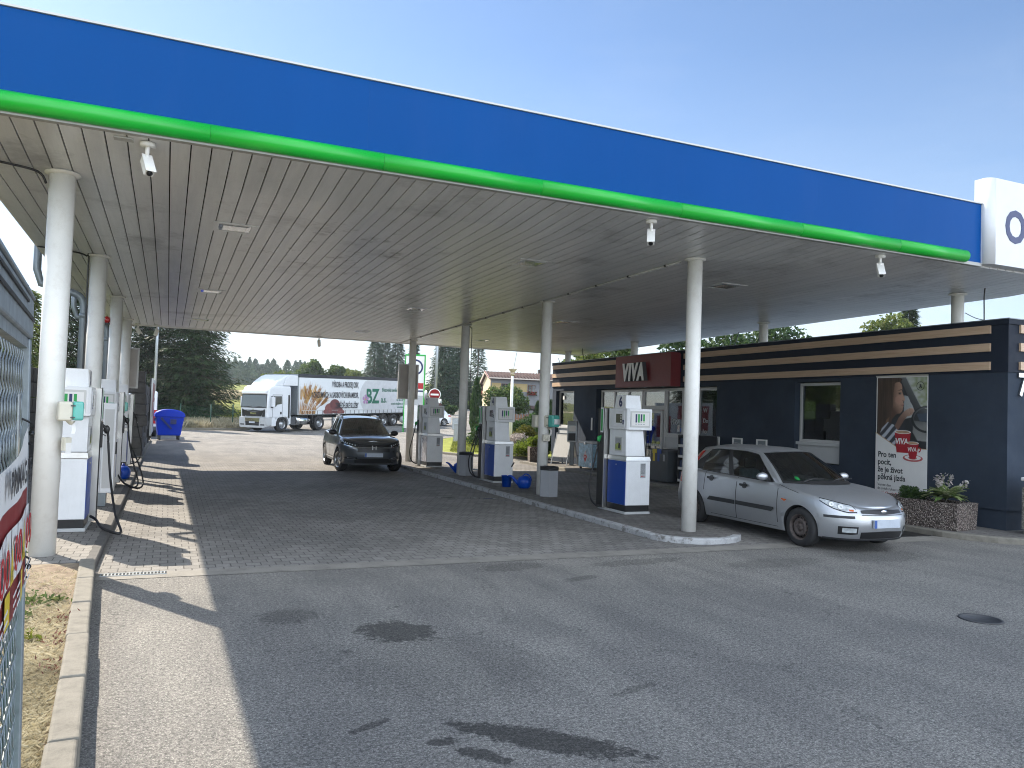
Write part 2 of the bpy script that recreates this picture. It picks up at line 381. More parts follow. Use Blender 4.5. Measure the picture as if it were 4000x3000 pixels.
M['wood'] = wood_mat('wood_slat', (.42,.29,.19), (.58,.42,.29))
M['maroon'] = mat('maroon_panel', (.19,.022,.025), .45, var=.05)
M['frame_grey'] = mat('window_frame', (.50,.50,.49), .4, var=.03); M['panel_grey'] = mat('panel_grey', (.44,.45,.45), .5, var=.03)
M['shop_glass'] = glassmat('shop_glass', (.62,.66,.66), .03, .015)
M['car_glass'] = glassmat('car_glass', (.34,.40,.39), .05, .015); M['dark_glass'] = glassmat('tinted_glass', (.06,.07,.07), .07, .02)
M['pane'] = mat('dark_pane', (.02,.025,.028), .06, spec=.9, var=.3)
M['lamp_glass'] = mat('lamp_glass', (.40,.43,.44), .10, var=.35, scale=18, coat=.8)
M['silver'] = mat('silver_paint', (.47,.485,.505), .36, .75, var=.01, coat=.35, crough=.28)
M['suv_paint'] = mat('dark_grey_paint', (.085,.095,.105), .30, .6, var=.03, coat=1)
M['car_white'] = mat('white_car_paint', (.72,.74,.76), .25, coat=.8, var=.02)
M['truck_white'] = mat('truck_white', (.66,.68,.70), .45, var=.02)
M['chrome'] = mat('chrome', (.7,.71,.72), .12, 1, var=.03); M['alloy'] = mat('alloy_rim', (.48,.49,.5), .3, .9, var=.05)
M['rusty'] = mat('rusty_rim', (.085,.068,.062), .7, .2, var=.4, scale=20); M['grey_plastic'] = mat('grey_plastic', (.07,.073,.078), .6); M['moulding'] = mat('black_moulding', (.022,.023,.025), .55)
M['red_lens'] = mat('red_lens', (.42,.01,.012), .15, coat=.6); M['orange_lens'] = mat('orange_lens', (.5,.09,.01), .2, coat=.5)
M['plate'] = mat('number_plate', (.42,.46,.52), .5, var=.1, scale=8); M['plate_blue'] = mat('plate_blue', (.03,.09,.32), .4)
M['blue_plastic'] = mat('blue_plastic', (.0,.05,.36), .38, var=.08, spec=.35); M['bin_blue'] = mat('bin_blue', (.0,.03,.42), .45, var=.08, spec=.25)
M['teal'] = mat('teal_cover', (.09,.40,.34), .22, var=.12, coat=.4); M['cream'] = mat('cream_plastic', (.60,.57,.47), .4)
M['navy'] = mat('navy_print', (.008,.02,.10), .4, var=.02); M['green'] = mat('green_print', (.01,.30,.06), .4, var=.02); M['screen'] = mat('dark_screen', (.05,.055,.055), .12, var=.2)
M['paper'] = mat('paper', (.72,.71,.69), .7, var=.03); M['grey_print'] = mat('grey_print', (.35,.36,.37), .6, var=.3, scale=60)
M['red'] = mat('red_print', (.42,.012,.015), .45, var=.03); M['yellow'] = mat('yellow_print', (.70,.52,.015), .45, var=.03)
M['ink'] = mat('black_print', (.02,.022,.028), .5, var=.02); M['hexgrey'] = mat('bin_grey', (.30,.31,.33), .5, var=.03)
M['granite'] = stone_mat('exposed_aggregate', (.13,.10,.085), (.26,.21,.185), (.48,.42,.37))
M['granite2'] = stone_mat('pale_aggregate', (.25,.24,.21), (.36,.34,.30), (.5,.48,.43), 70)
M['earth'] = mat('planter_earth', (.05,.035,.022), .95, bmp=.5, bscale=20)
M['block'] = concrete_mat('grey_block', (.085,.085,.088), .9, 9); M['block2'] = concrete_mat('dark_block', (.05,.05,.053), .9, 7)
M['bark'] = mat('bark', (.09,.065,.045), .95, var=.3, scale=9, bmp=.6, bscale=14)
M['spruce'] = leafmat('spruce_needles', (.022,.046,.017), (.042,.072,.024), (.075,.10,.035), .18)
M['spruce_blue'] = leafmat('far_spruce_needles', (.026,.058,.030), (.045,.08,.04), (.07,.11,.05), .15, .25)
M['broad'] = leafmat('broad_leaves', (.06,.11,.03), (.10,.155,.04), (.16,.20,.06), .5, .5)
M['broad_light'] = leafmat('light_leaves', (.10,.15,.03), (.16,.20,.045), (.24,.25,.07), .45, .8)
M['hedge'] = leafmat('hedge_leaves', (.028,.065,.02), (.05,.10,.026), (.09,.15,.035), .3, 1.5)
M['lime'] = leafmat('lime_leaves', (.14,.22,.025), (.22,.30,.04), (.34,.40,.07), .45, 3)
M['olive'] = leafmat('yellow_green_leaves', (.10,.115,.02), (.17,.17,.035), (.25,.22,.05), .4, 2)
M['purple'] = leafmat('purple_leaves', (.07,.025,.02), (.13,.04,.03), (.2,.09,.06), .4, 2)
M['hosta'] = leafmat('hosta_leaves', (.14,.23,.07), (.30,.36,.14), (.60,.60,.38), .3, 9)
M['petal'] = leafmat('pale_petals', (.5,.45,.42), (.62,.56,.55), (.7,.66,.66), .4, 5)
M['geranium'] = leafmat('red_flowers', (.38,.015,.02), (.5,.04,.05), (.55,.12,.12), .3, 5)
M['straw'] = leafmat('dry_grass', (.46,.40,.26), (.60,.53,.37), (.72,.66,.50), .35, 1.2)
M['lawn'] = leafmat('lawn_grass', (.13,.17,.025), (.22,.24,.04), (.33,.31,.08), .4, .8)
M['weed'] = leafmat('weed_leaves', (.10,.15,.05), (.14,.19,.06), (.20,.23,.09), .4, 5)
M['redweed'] = leafmat('red_weeds', (.17,.07,.055), (.22,.10,.08), (.26,.14,.10), .3, 6)
M['turf'] = mat('lawn_turf', (.24,.26,.06), .95, var=.35, scale=2.5, bmp=.6, bscale=30, spec=.1)
M['flange'] = mat('grey_flange', (.36,.36,.35), .5)
M['sign_white'] = mat('sign_white', (.60,.61,.63), .35, var=.03, dirt=.12, dirtcol=(.3,.3,.3))
# ------------------------------------------------------------------ camera, sun, sky
cam = bpy.data.objects.new('camera', bpy.data.cameras.new('camera')); C.objects.link(cam); sc.camera = cam
cam.data.sensor_width = 36; cam.data.lens = 3064.33/4000*36; cam.data.clip_end = 4000; cam.data.clip_start = .05
yaw, pit, rol = .4122, .0370, .0338
fw = Vector((math.sin(yaw)*math.cos(pit), math.cos(yaw)*math.cos(pit), math.sin(pit)))
r0 = Vector((math.cos(yaw), -math.sin(yaw), 0)); u0 = r0.cross(fw)
rr = math.cos(rol)*r0 + math.sin(rol)*u0; uu = -math.sin(rol)*r0 + math.cos(rol)*u0
mw = Matrix.Identity(4)
for i in range(3): mw[i][0] = rr[i]; mw[i][1] = uu[i]; mw[i][2] = -fw[i]
mw[2][3] = 1.85; cam.matrix_world = mw
SUN = Vector((-.59, 1.05, 1)).normalized()
sl = bpy.data.lights.new('sun', 'SUN'); sl.energy = 5.0; sl.angle = R(.53); sl.color = (1, .90, .755)
so = bpy.data.objects.new('sun', sl); C.objects.link(so); so.rotation_euler = SUN.to_track_quat('Z', 'Y').to_euler()
w = bpy.data.worlds.new('World'); sc.world = w; w.use_nodes = True; nt = w.node_tree
bg = nt.nodes['Background']; sky = nt.nodes.new('ShaderNodeTexSky'); sky.sky_type = 'NISHITA'; sky.sun_disc = False
sky.sun_elevation = math.asin(SUN.z); sky.sun_rotation = math.atan2(SUN.x, SUN.y); sky.air_density = 1.0; sky.dust_density = .5; sky.ozone_density = 3.5; sky.altitude = 400
# thin clouds low over the horizon and a few faint streaks
tc = nt.nodes.new('ShaderNodeTexCoord'); sx = nt.nodes.new('ShaderNodeSeparateXYZ'); nt.links.new(tc.outputs['Generated'], sx.inputs[0])
mp = nt.nodes.new('ShaderNodeMapping'); mp.inputs['Scale'].default_value = (1.3, 1.3, 6); nt.links.new(tc.outputs['Generated'], mp.inputs[0])
cn = noise(nt, mp.outputs[0], 2.6, 9, .62)
low = ramp(nt, ((0.0, (.8,)*3), (.10, (.62,)*3), (.26, (.12,)*3), (.42, (.0,)*3)), sx.outputs[2]).outputs[0]
cl = math_(nt, 'MULTIPLY', ramp(nt, ((.36, (0,0,0)), (.62, (1,1,1))), cn).outputs[0], math_(nt, 'MULTIPLY', low, .5))
cl = math_(nt, 'ADD', cl, math_(nt, 'MULTIPLY', low, .6))
mp2 = nt.nodes.new('ShaderNodeMapping'); mp2.inputs['Scale'].default_value = (.8, 3.2, 7); mp2.inputs['Rotation'].default_value = (0, .2, .5); nt.links.new(tc.outputs['Generated'], mp2.inputs[0])
wisp = ramp(nt, ((.58, (0,0,0)), (.85, (.06,.06,.06))), noise(nt, mp2.outputs[0], 1.6, 6, .6)).outputs[0]
cl = math_(nt, 'MINIMUM', math_(nt, 'ADD', cl, wisp), 1)
skc = mix(nt, sky.outputs[0], (5.6, 5.9, 6.2), cl)
# unseen bright cloud behind the viewer, added to lighten the shaded forecourt
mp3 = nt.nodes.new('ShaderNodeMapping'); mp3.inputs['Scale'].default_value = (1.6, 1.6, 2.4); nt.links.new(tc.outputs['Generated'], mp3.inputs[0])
fill_cloud = ramp(nt, ((.40, (0,0,0)), (.56, (1,1,1))), noise(nt, mp3.outputs[0], 2.0, 8, .6)).outputs[0]
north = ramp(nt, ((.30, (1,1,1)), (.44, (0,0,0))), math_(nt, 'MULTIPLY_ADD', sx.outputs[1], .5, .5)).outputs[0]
skc = mix(nt, skc, (20, 22, 24.5), math_(nt, 'MULTIPLY', fill_cloud, math_(nt, 'MULTIPLY', north, .95)))
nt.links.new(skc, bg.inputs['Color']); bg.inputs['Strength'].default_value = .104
sc.view_settings.view_transform = 'Standard'; sc.view_settings.look = 'None'; sc.view_settings.exposure = .95; sc.view_settings.gamma = 1
sc.cycles.max_bounces = 8; sc.cycles.transparent_max_bounces = 16; sc.cycles.use_denoising = True
sc.cycles.pixel_filter_type = 'BLACKMAN_HARRIS'; sc.cycles.filter_width = 1.05; sc.cycles.caustics_reflective = False; sc.cycles.caustics_refractive = False

# ------------------------------------------------------------------ ground sheets
def sheet(name, poly, m, off=0, kind='structure', parent=None, cuts=()):
    """flat polygon draped on the ground (which folds once, along a line, into an even rise)"""
    bm = bmesh.new(); bm.faces.new([bm.verts.new((x, y, 0)) for x, y in poly])
    g = bm.verts[:] + bm.edges[:] + bm.faces[:]
    bmesh.ops.bisect_plane(bm, geom=g, plane_co=(104, 0, 0), plane_no=(.5, .866, 0))
    for v in bm.verts: v.co.z = gh(v.co.x, v.co.y) + off
    me = bpy.data.meshes.new(name); bm.to_mesh(me); bm.free(); me.materials.append(m)
    o = bpy.data.objects.new(name, me); C.objects.link(o)
    if kind: o['kind'] = kind
    return o
sheet('terrain', [(-160,-40),(150,-40),(150,420),(-160,420)], M['meadow'], -.06)
sheet('tarmac_yard', [(-.86,-20),(70,-20),(70,75),(66,118),(40,101),(20,93),(8,70),(5.2,57.6),(.5,55.6),(-3,54.6),(-3,40),(-.62,40)], M['asphalt'])
sheet('paving', [(-.63,9.36),(12.05,9.36),(12.05,26.1),(-.63,26.1)], M['paving'], .004)
sheet('concrete_strip_near', [(-.6,9.06),(.8,9.05),(.8,9.36),(-.6,9.36)], M['strip'], .0045)
sheet('concrete_strip', [(.8,9.05),(12.3,9.0),(12.3,9.36),(.8,9.36)], M['strip'], .0045)
sheet('concrete_strip_far', [(-.6,26.1),(12.05,26.1),(12.05,26.4),(-.6,26.4)], M['strip'], .004)
# road lines beyond the yard
def gline(mb, a, b, wd, off=.012, m=0):
    a = Vector((*a, 0)); b = Vector((*b, 0)); n = Vector((-(b-a).y, (b-a).x, 0)).normalized()*wd/2
    mb.poly([(p.x, p.y, gh(p.x, p.y)+off) for p in (a-n, b-n, b+n, a+n)], m)
ln = MB()
for a, b in (((18,82),(50,96)),((22,74.5),(52,88)),((20,69),(34,75)),((38,76.8),(52,83))): gline(ln, a, b, .22)
for k in range(5): gline(ln, (20+k*6, 78+k*2.7), (22.6+k*6, 79.2+k*2.7), .18)
tag(ln.build('road_markings', [M['white']]), kind='structure')

IZ = .088
def slab(name, poly, z0, z1, mats, edge=.14, kind='structure', plain=None):
    """raised area: kerb ring (slot 1) round a paved top (slot 0)"""
    mb = MB(); n = len(poly); P = [Vector((x, y)) for x, y in poly]; inn = []
    for i in range(n):
        a = (P[i]-P[i-1]).normalized(); b = (P[(i+1) % n]-P[i]).normalized()
        na = Vector((-a.y, a.x)); nb = Vector((-b.y, b.x)); k = (na+nb); k /= max(.3, k.length_squared/2)
        inn.append(P[i]+k*edge)
    for i in range(n):
        j = (i+1) % n
        mb.poly([(*P[i], z0), (*P[j], z0), (*P[j], z1-.015), (*P[i], z1-.015)], 1)
        qi = P[i].lerp(inn[i], .12); qj = P[j].lerp(inn[j], .12)
        mb.poly([(*P[i], z1-.015), (*P[j], z1-.015), (*qj, z1), (*qi, z1)], 1)
        mb.poly([(*qi, z1), (*qj, z1), (*inn[j], z1), (*inn[i], z1)], 0 if plain and plain(P[i], P[j]) else 1)
    mb.poly([(*p, z1-.003) for p in inn], 0)
    return tag(mb.build(name, mats), kind=kind)
def arc(cx, cy, rx, ry, a0, a1, n=10): return [(cx+rx*math.cos(R(lerp(a0, a1, i/n))), cy+ry*math.sin(R(lerp(a0, a1, i/n)))) for i in range(n+1)]
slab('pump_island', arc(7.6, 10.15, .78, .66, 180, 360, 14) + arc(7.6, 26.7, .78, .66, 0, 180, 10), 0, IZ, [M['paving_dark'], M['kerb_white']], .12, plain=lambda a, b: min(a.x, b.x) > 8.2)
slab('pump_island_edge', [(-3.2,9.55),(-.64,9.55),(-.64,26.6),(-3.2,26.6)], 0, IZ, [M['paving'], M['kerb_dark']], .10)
slab('sidewalk', [(12.05,26.6),(12.05,9.25),(12.16,8.98),(12.45,8.55),(12.9,8.2),(14.5,7.45),(24,7.45),(24,26.6)], 0, .10, [M['paving_dark'], M['kerb']], .12)
slab('lawn_base', [(10.7,32.2),(11.1,30.9),(14.2,28.2),(24,28),(30,47),(24,56),(19.5,53.5),(15.5,46.5)], 0, .10, [M['turf'], M['kerb']], .16)
# long low kerb behind the bin and along the left edge
kb = MB()
for a, b in (((-2.9,54.9),(.5,56.0)),((.5,56.0),(5.2,58.0)),((5.2,58.0),(7.8,69.5))):
    A, B = Vector(a), Vector(b); n = Vector((-(B-A).y, (B-A).x)).normalized()*.15
    ring = [A, B, B+n, A+n]
    kb.hexa([(p.x, p.y, gh(p.x,p.y)) for p in ring], [(p.x, p.y, gh(p.x,p.y)+.13) for p in ring])
kb.box(-.80, -.64, 26.6, 40, 0, .12)
tag(kb.build('yard_kerb', [M['kerb']]), kind='structure')
# foreground kerb, stone by stone in one run, with the soil strip behind
kd = Vector((.33, -5.34)).normalized(); A0 = Vector((-.635, 9.5)); kn = Vector((kd.y, -kd.x))
if kn.x > 0: kn = -kn
kf = MB(); rng = random.Random(3)
for k in range(12):
    a = A0 + kd*(k*1.0+.006); b = A0 + kd*(k*1.0+.994); j = rng.uniform(-.006, .006); dz = rng.uniform(-.004, .004)
    o1 = kn*j
    pts = [a+o1, b+o1, b+o1+kn*.148, a+o1+kn*.148]
    kf.hexa([(*p, -.02) for p in pts], [(*p, .155+dz) for p in pts])
o = kf.build('foreground_kerb', [M['kerb']], bevel=.02, seg=3); tag(o, kind='structure')
sheet('soil_strip', [tuple(A0+kn*.138), tuple(A0+kd*12+kn*.138), (-6,-2.5), (-6,9.54), (-.8,9.54)], M['soil'], .10)
gt = MB()
gt.box(-.56, -.28, 9.06, 9.35, -.05, .006, 1)
gm = MB(); gm.box(-.575,.07,9.225,9.235,.001,.012); gm.box(-.575,.07,9.345,9.355,.001,.012)
for k in range(19): gm.box(-.57+k*.034, -.556+k*.034, 9.235, 9.345, .001, .011)
go = thing('drain_grate', 'pale slotted drain grate set in the ground at end of left pump island kerb', 'drain grate')
gm.build('grate', [M['galv']], go); gq = MB(); gq.poly([(-.57,9.235,.0068),(.07,9.235,.0068),(.07,9.345,.0068),(-.57,9.345,.0068)]); gq.build('channel', [M['dark']], go)
mh = MB(); mh.lathe([(.0,.006),(.165,.006),(.165,.0105),(.195,.0105),(.20,.001)], (7.33,5.20,0), 32)
tag(mh.build('manhole_cover', [mat('cast_iron', (.07,.07,.072), .6, .3, bmp=.5, bscale=30)]), 'small round dark iron cover set in the asphalt', 'manhole cover')
dm = MB(); dm.box(11.2,12.0,9.42,10.0,.005,.012); dm2 = tag(dm.build('floor_grate', [M['black']]), 'black rectangular floor grate in front of the long planter', 'floor grate')
sp = MB()
for x, y, rx, ry in ((5.5,15.9,.22,.03),(5.9,15.75,.35,.05),(6.35,15.6,.3,.03),(3.4,15.2,.08,.02),(6.6,15.3,.14,.03)):
    sp.poly([(x+rx*math.cos(a)*(1+.25*math.sin(3*a+x)), y+ry*math.sin(a)*(1+.3*math.cos(5*a)), .0085) for a in [2*PI*k/20 for k in range(20)]])
puddle, pnt, pb = newmat('wet'); pb.inputs['Base Color'].default_value = (.05,.05,.05,1); pb.inputs['Roughness'].default_value = .03; pb.inputs['Specular IOR Level'].default_value = 1
tag(sp.build('water_puddle', [puddle]), kind='structure')

# ------------------------------------------------------------------ canopy
XL, XR, YF, YB = -2.1, 14.75, 8.58, 27.3
def sz(y): return 4.415 - .0107*(y-10) + max(0, 9.95-y)*.05
can = thing('forecourt_canopy', 'long blue and green canopy roof on white round pillars over the forecourt', 'canopy')
def cprt(name, mb, m, **k): return mb.build(name, m, can, **k)
mb = MB()
xs = [XL-.04, 1.9, 5.2, 8.5, 12.0]
for a, b in zip(xs, xs[1:]): mb.box(a, b-.0006, YF, YF+.05, 4.545, 5.505)
cprt('fascia_panel', mb, [M['fascia_blue']])
mb = MB(); mb.box(XL-.06, 12.02, YF-.02, YF+.10, 5.508, 5.530); cprt('top_flashing', mb, [M['pump_grey']])
mb = MB(); mb.box(XL-.04, 12.0, YF-.012, YF+.068, 4.488, 4.542); cprt('lower_flashing', mb, [M['flange']])
mb = MB()
segs = [XL-.05, .27, 2.07, 4.02, 6.05, 8.12, 10.05, 11.58]
for i in range(len(segs)-1):
    a, b = segs[i]+.0012, segs[i+1]-.0012; r = .095
    pts = [(a, YF-.03, 4.603), (b, YF-.03, 4.603)]
    mb.tube(pts, r, 20)
mb.ball((11.58, YF-.03, 4.603), .05, .088, .088, 12, 8)
cprt('green_tube', mb, [M['green_tube']])
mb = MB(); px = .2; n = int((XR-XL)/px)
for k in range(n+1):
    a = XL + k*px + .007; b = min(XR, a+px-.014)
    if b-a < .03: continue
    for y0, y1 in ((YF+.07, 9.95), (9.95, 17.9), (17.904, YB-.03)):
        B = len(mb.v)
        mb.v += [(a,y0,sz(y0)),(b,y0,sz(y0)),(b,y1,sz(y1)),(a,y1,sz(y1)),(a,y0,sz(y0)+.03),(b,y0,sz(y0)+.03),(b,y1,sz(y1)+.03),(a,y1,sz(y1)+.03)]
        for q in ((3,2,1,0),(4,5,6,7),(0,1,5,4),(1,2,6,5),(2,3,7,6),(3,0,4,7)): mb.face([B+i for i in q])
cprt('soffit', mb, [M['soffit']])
mb = MB(); mb.hexa([(XL,YF+.05,sz(YF)+.05),(XR,YF+.05,sz(YF)+.05),(XR,YB-.02,sz(YB)+.05),(XL,YB-.02,sz(YB)+.05)], [(XL,YF+.05,5.42),(XR,YF+.05,5.42),(XR,YB-.02,5.1),(XL,YB-.02,5.1)])
cprt('roof_deck', mb, [M['dark']])
mb = MB()
mb.box(XL-.05, XR+.05, YB-.015, YB+.04, sz(YB)-.03, 5.15)
mb.hexa([(XL-.05,YF+.06,sz(YF)-.02),(XL-.004,YF+.06,sz(YF)-.02),(XL-.004,YB-.018,sz(YB)-.02),(XL-.05,YB-.018,sz(YB)-.02)], [(XL-.05,YF+.06,5.5),(XL-.004,YF+.06,5.5),(XL-.004,YB-.018,5.15),(XL-.05,YB-.018,5.15)])
mb.hexa([(XR+.004,YF+.06,sz(YF)-.03),(XR+.05,YF+.06,sz(YF)-.03),(XR+.05,YB-.018,sz(YB)-.03),(XR+.004,YB-.018,sz(YB)-.03)], [(XR+.004,YF+.06,5.5),(XR+.05,YF+.06,5.5),(XR+.05,YB-.018,5.15),(XR+.004,YB-.018,5.15)])
cprt('edge_fascia', mb, [M['white']])
def pillar(x, y, r=.118, z0=.086):
    t = sz(y); mb = MB()
    mb.lathe([(r,z0),(r,t-.03)], (x,y,0), 32)
    o = cprt('pillar', mb, [M['pillar']])
    f = MB(); f.lathe([(r+.002,t-.04),(r+.05,t-.022),(r+.05,t-.008),(r+.0,t-.003)], (x,y,0), 32); f.build('flange', [M['pillar']], o)
    return o
for y in (10.27, 15.6, 20.8, 26.0): pillar(7.614, y)
for y in (10.19, 15.4, 20.73, 25.71): pillar(-1.213, y, .135)
for y in (10.27, 15.6, 21.6, 26.2): pillar(13.72, y, .11, 3.4)
for x in (.77, 5.5, 9.6):
    for y in (12.0, 18.6, 24.5):
        z = sz(y); mb = MB()
        for a, b, c, d in ((-.30,.30,-.30,-.22),(-.30,.30,.22,.30),(-.30,-.22,-.22,.22),(.22,.30,-.22,.22)): mb.box(x+a, x+b, y+c, y+d, z-.007, z+.004)
        o = cprt('ceiling_light', mb, [M['soffit']])
        g = MB(); g.hexa([(x-.22,y-.22,z+.0),(x+.22,y-.22,z+.0),(x+.22,y+.22,z+.0),(x-.22,y+.22,z+.0)], [(x-.16,y-.16,z-.009),(x+.16,y-.16,z-.009),(x+.16,y+.16,z-.009),(x-.16,y+.16,z-.009)]); g.build('diffuser', [M['lamp_glass']], o)
mb = MB()
mb.tube([(7.50,y,sz(y)-.016) for y in (10.5, 15, 20, 27.2)], .017, 6)
for k in range(14): mb.box(7.475, 7.525, 10.9+k*1.15, 10.94+k*1.15, sz(11+k*1.15)-.035, sz(11+k*1.15)+.002, 1)
cprt('conduit', mb, [M['pump_grey'], M['black']])
mb = MB(); mb.box(-.62,-.44,8.72,8.83,sz(8.8)-.012,sz(8.8)+.002); cprt('junction_plate', mb, [M['panel_grey']])
for pts, r_ in (([(-2.1,9.9,4.39),(-1.75,10.0,4.39),(-1.45,10.12,4.37),(-1.37,10.17,4.26)], .014), ([(-2.1,15.0,4.34),(-1.7,15.1,4.34),(-1.4,15.3,4.31),(-1.37,15.36,4.1),(-1.37,15.36,.2)], .014), ([(7.66,20.72,4.28),(7.74,20.70,4.2),(7.765,20.70,4.0),(7.765,20.70,1.9)], .011)):
    mb = MB(); mb.tube(spline(pts), r_, 6); cprt('cable', mb, [M['black']])


# white sign box at the right end of the canopy
sb = thing('canopy_sign_box', 'white rounded sign box with a dark blue ring at the right end of canopy', 'sign', (11.99, 0, 0))
prof = arc(.16, 8.56, .16, .12, 180, 270, 12)
prof = [(x, y) for x, y in prof] + [(3.2, 8.44), (3.2, 8.70), (0, 8.70)]
mb = MB(); mb.prism(prof, 4.52, 5.93)
for k in range(len(mb.f)-2): mb.sm[k] = k < 12
mb.build('sign_box', [M['sign_white']], sb)
mb = MB(); mb.text('O', frame((.38, 8.436, 4.93), (1,0,0), (0,0,1)), .74, 0, .003, .85, bold=.02); mb.build('lettering', [M['navy']], sb)

# cameras under the canopy
def cctv(x, y, label, rz, grp='surveillance cameras under the canopy', col='white'):
    t = thing('security_camera', label, 'camera', (x, y, sz(y)-.001), rz, grp)
    a = MB(); a.lathe([(.0,-.04),(.075,-.04),(.075,0)], (0,0,0), 20); a.tube([(0,0,-.03),(0,0,-.14)], .022, 10); a.ball((0,0,-.15), .03,.03,.03); a.build('mount', [M['white']], t)
    b = MB(); b.box(-.045,.045,-.10,.12,-.04,.045); b.box(-.052,.052,-.13,.13,.045,.055)
    b.xform(Matrix.Translation((0,-.03,-.25)) @ Matrix.Rotation(R(52),4,'X')); o = b.build('housing', [M['white']], t, bevel=.008)
    l = MB(); l.lathe([(.0,0),(.03,0),(.03,.012)], (0,0,0), 14, axis='Y'); l.xform(Matrix.Translation((0,-.03,-.25)) @ Matrix.Rotation(R(52),4,'X') @ Matrix.Translation((0,-.112,0))); l.build('lens', [M['black']], o)
    return t
cctv(-.31, 8.80, 'white surveillance camera under the canopy edge near the nearest left pillar', R(20))
cctv(5.80, 8.80, 'white surveillance camera under the canopy edge above the lane, left of the nearest right pillar', R(-35))
cctv(10.0, 8.80, 'white surveillance camera under the canopy edge nearest the white sign box', R(-35))
cctv(4.6, 27.0, 'small surveillance camera hanging from the far canopy edge above the lorry', R(160))
cctv(-.96, 26.9, 'pale surveillance camera at far canopy edge beside the big spruce, the left one of two', R(60))
cctv(-.42, 26.9, 'dark surveillance camera at far canopy edge beside the street lamp', R(200))
# ------------------------------------------------------------------ fuel pumps
def rect(x0, x1, y0, y1): return [(x0,y0),(x1,y0),(x1,y1),(x0,y1)]
def make_pump(num, label, loc, side, hoses=1, group='fuel pumps on the two islands', blue=True):
    """local: end face looks to -Y, service side looks to -X for side=-1 (mirrored for side=+1); 0.62 wide, about 1.1 long with the nozzle column at the far end"""
    t = thing('fuel_pump', label, 'fuel pump', loc, 0, group); s = side; t.scale = (.80, .80, 1.025)
    def fx(mb):
        if s > 0:
            mb.v = [(-x, y, z) for x, y, z in mb.v]; mb.f = [f[::-1] for f in mb.f]
        return mb
    w = .32
    m = MB(); m.prism([(-w-.02,-.02),(w+.01,-.02),(w+.01,1.2),(-w-.02,1.2)], 0, .045); fx(m).build('plinth', [M['panel_grey']], t, bevel=.006)
    m = MB(); m.prism(rect(-w+.01,w-.01,.005,.80), .046, .155); fx(m).build('skirt', [M['black']], t)
    m = MB(); m.prism(rect(-w+.004,w,0,.82), .156, .94); c = fx(m).build('cabinet', [M['pump_white']], t, bevel=.008)
    m = MB(); m.box(-w-.006,-w+.003,.018,.80,.16,.93); d = fx(m).build('side_panel', [M['pump_blue']], t, bevel=.003)
    m = MB(); m.lathe([(0,-.012),(.012,-.012),(.012,0)], (-w-.006,.42,.86), 12, axis='X'); fx(m).build('lock', [M['steel']], d)
    m = MB(); m.box(w-.003,w+.006,.018,.80,.16,.93); fx(m).build('side_panel', [M['pump_blue']], t, bevel=.003)
    m = MB(); m.box(.06,.20,-.004,.001,.64,.90); q = [(.075+i*.01) for i in range(2)]
    for k in range(9): m.box(.075,.18,-.0055,-.003,.875-k*.019,.882-k*.019,1)
    for k in range(3): m.lathe([(0,-.0058),(.011,-.0058),(.011,-.003)], (.09+k*.035,0,.67), 12, m=2, axis='Y')
    if s > 0: m.v = [(x-.26, y, z) for x, y, z in m.v]
    m.build('notice', [M['grey_print'], M['ink'], M['red']], t)
    m = MB(); m.prism(rect(-w-.012,w+.012,-.012,.83), .942, 1.02, 0, rect(-w+.005,w-.005,.005,.82)); fx(m).build('worktop', [M['steel']], t, bevel=.006)
    # upper column leaning slightly inwards
    m = MB(); m.prism(rect(-w+.02,w-.10,.06,.80), 1.02, 1.49, 0, rect(-w+.02,w-.15,.09,.80)); u = fx(m).build('column', [M['pump_white']], t, bevel=.012)
    m = MB(); m.box(-w+.002,-w+.02,.22,.52,1.10,1.36); f = fx(m).build('advert_frame', [M['pump_grey']], t, bevel=.004)
    m = MB(); m.box(-w-.001,-w+.003,.245,.495,1.125,1.335)
    m.poly([(-w-.0025,.245,1.125),(-w-.0025,.245,1.21),(-w-.0025,.38,1.25),(-w-.0025,.495,1.22),(-w-.0025,.495,1.125)], 1)
    m.poly([(-w-.003,.29,1.15),(-w-.003,.29,1.24),(-w-.003,.35,1.26),(-w-.003,.37,1.15)], 2)
    fx(m).build('advert', [M['grey_print'], M['weed_paint'], M['ink']], f)
    # head
    m = MB(); m.prism([(-w-.01,.02),(-w+.04,-.015),(w+.01,-.015),(w+.01,.80),(-w-.01,.80)], 1.49, 1.87); h = fx(m).build('head', [M['pump_white']], t, bevel=.012)
    m = MB(); m.box(-w-.02,-w-.009,.10,.60,1.53,1.83); fx(m).build('display_panel', [M['pump_white']], h, bevel=.006)
    m = MB(); m.box(-w-.024,-w-.019,.20,.46,1.61,1.77)
    for k in range(3): m.box(-w-.0255,-w-.0235,.22,.27,1.63+k*.047,1.66+k*.047,1)
    fx(m).build('display', [M['screen'], M['pump_grey']], h)
    m = MB(); m.box(-w-.023,-w-.0195,.12,.185,1.585,1.665)
    sgn = (0,-1,0) if s < 0 else (0,1,0)
    fx(m)
    m.text(num, frame((s*(w+.0245), .165 if s < 0 else .14, 1.60), sgn, (0,0,1)), .07, 1, 0, .8, bold=.002)
    m.build('number_sticker', [M['navy'], M['paper']], h)
    m = MB(); m.box(-w+.07,w-.05,-.03,-.016,1.54,1.83); m.box(-w+.10,w-.08,-.034,-.031,1.57,1.80,1)
    fx(m)
    for k in range(4): m.box(-.13+k*.068,-.085+k*.068,-.0375,-.0345,1.625,1.775,2+k%2)
    for k in range(4): m.box(-.13+k*.068,-.085+k*.068,-.0375,-.0345,1.59,1.605,4)
    for k in (2, 3): m.box(-.13+k*.068,-.085+k*.068,-.0385,-.0378,1.627,1.65,5)
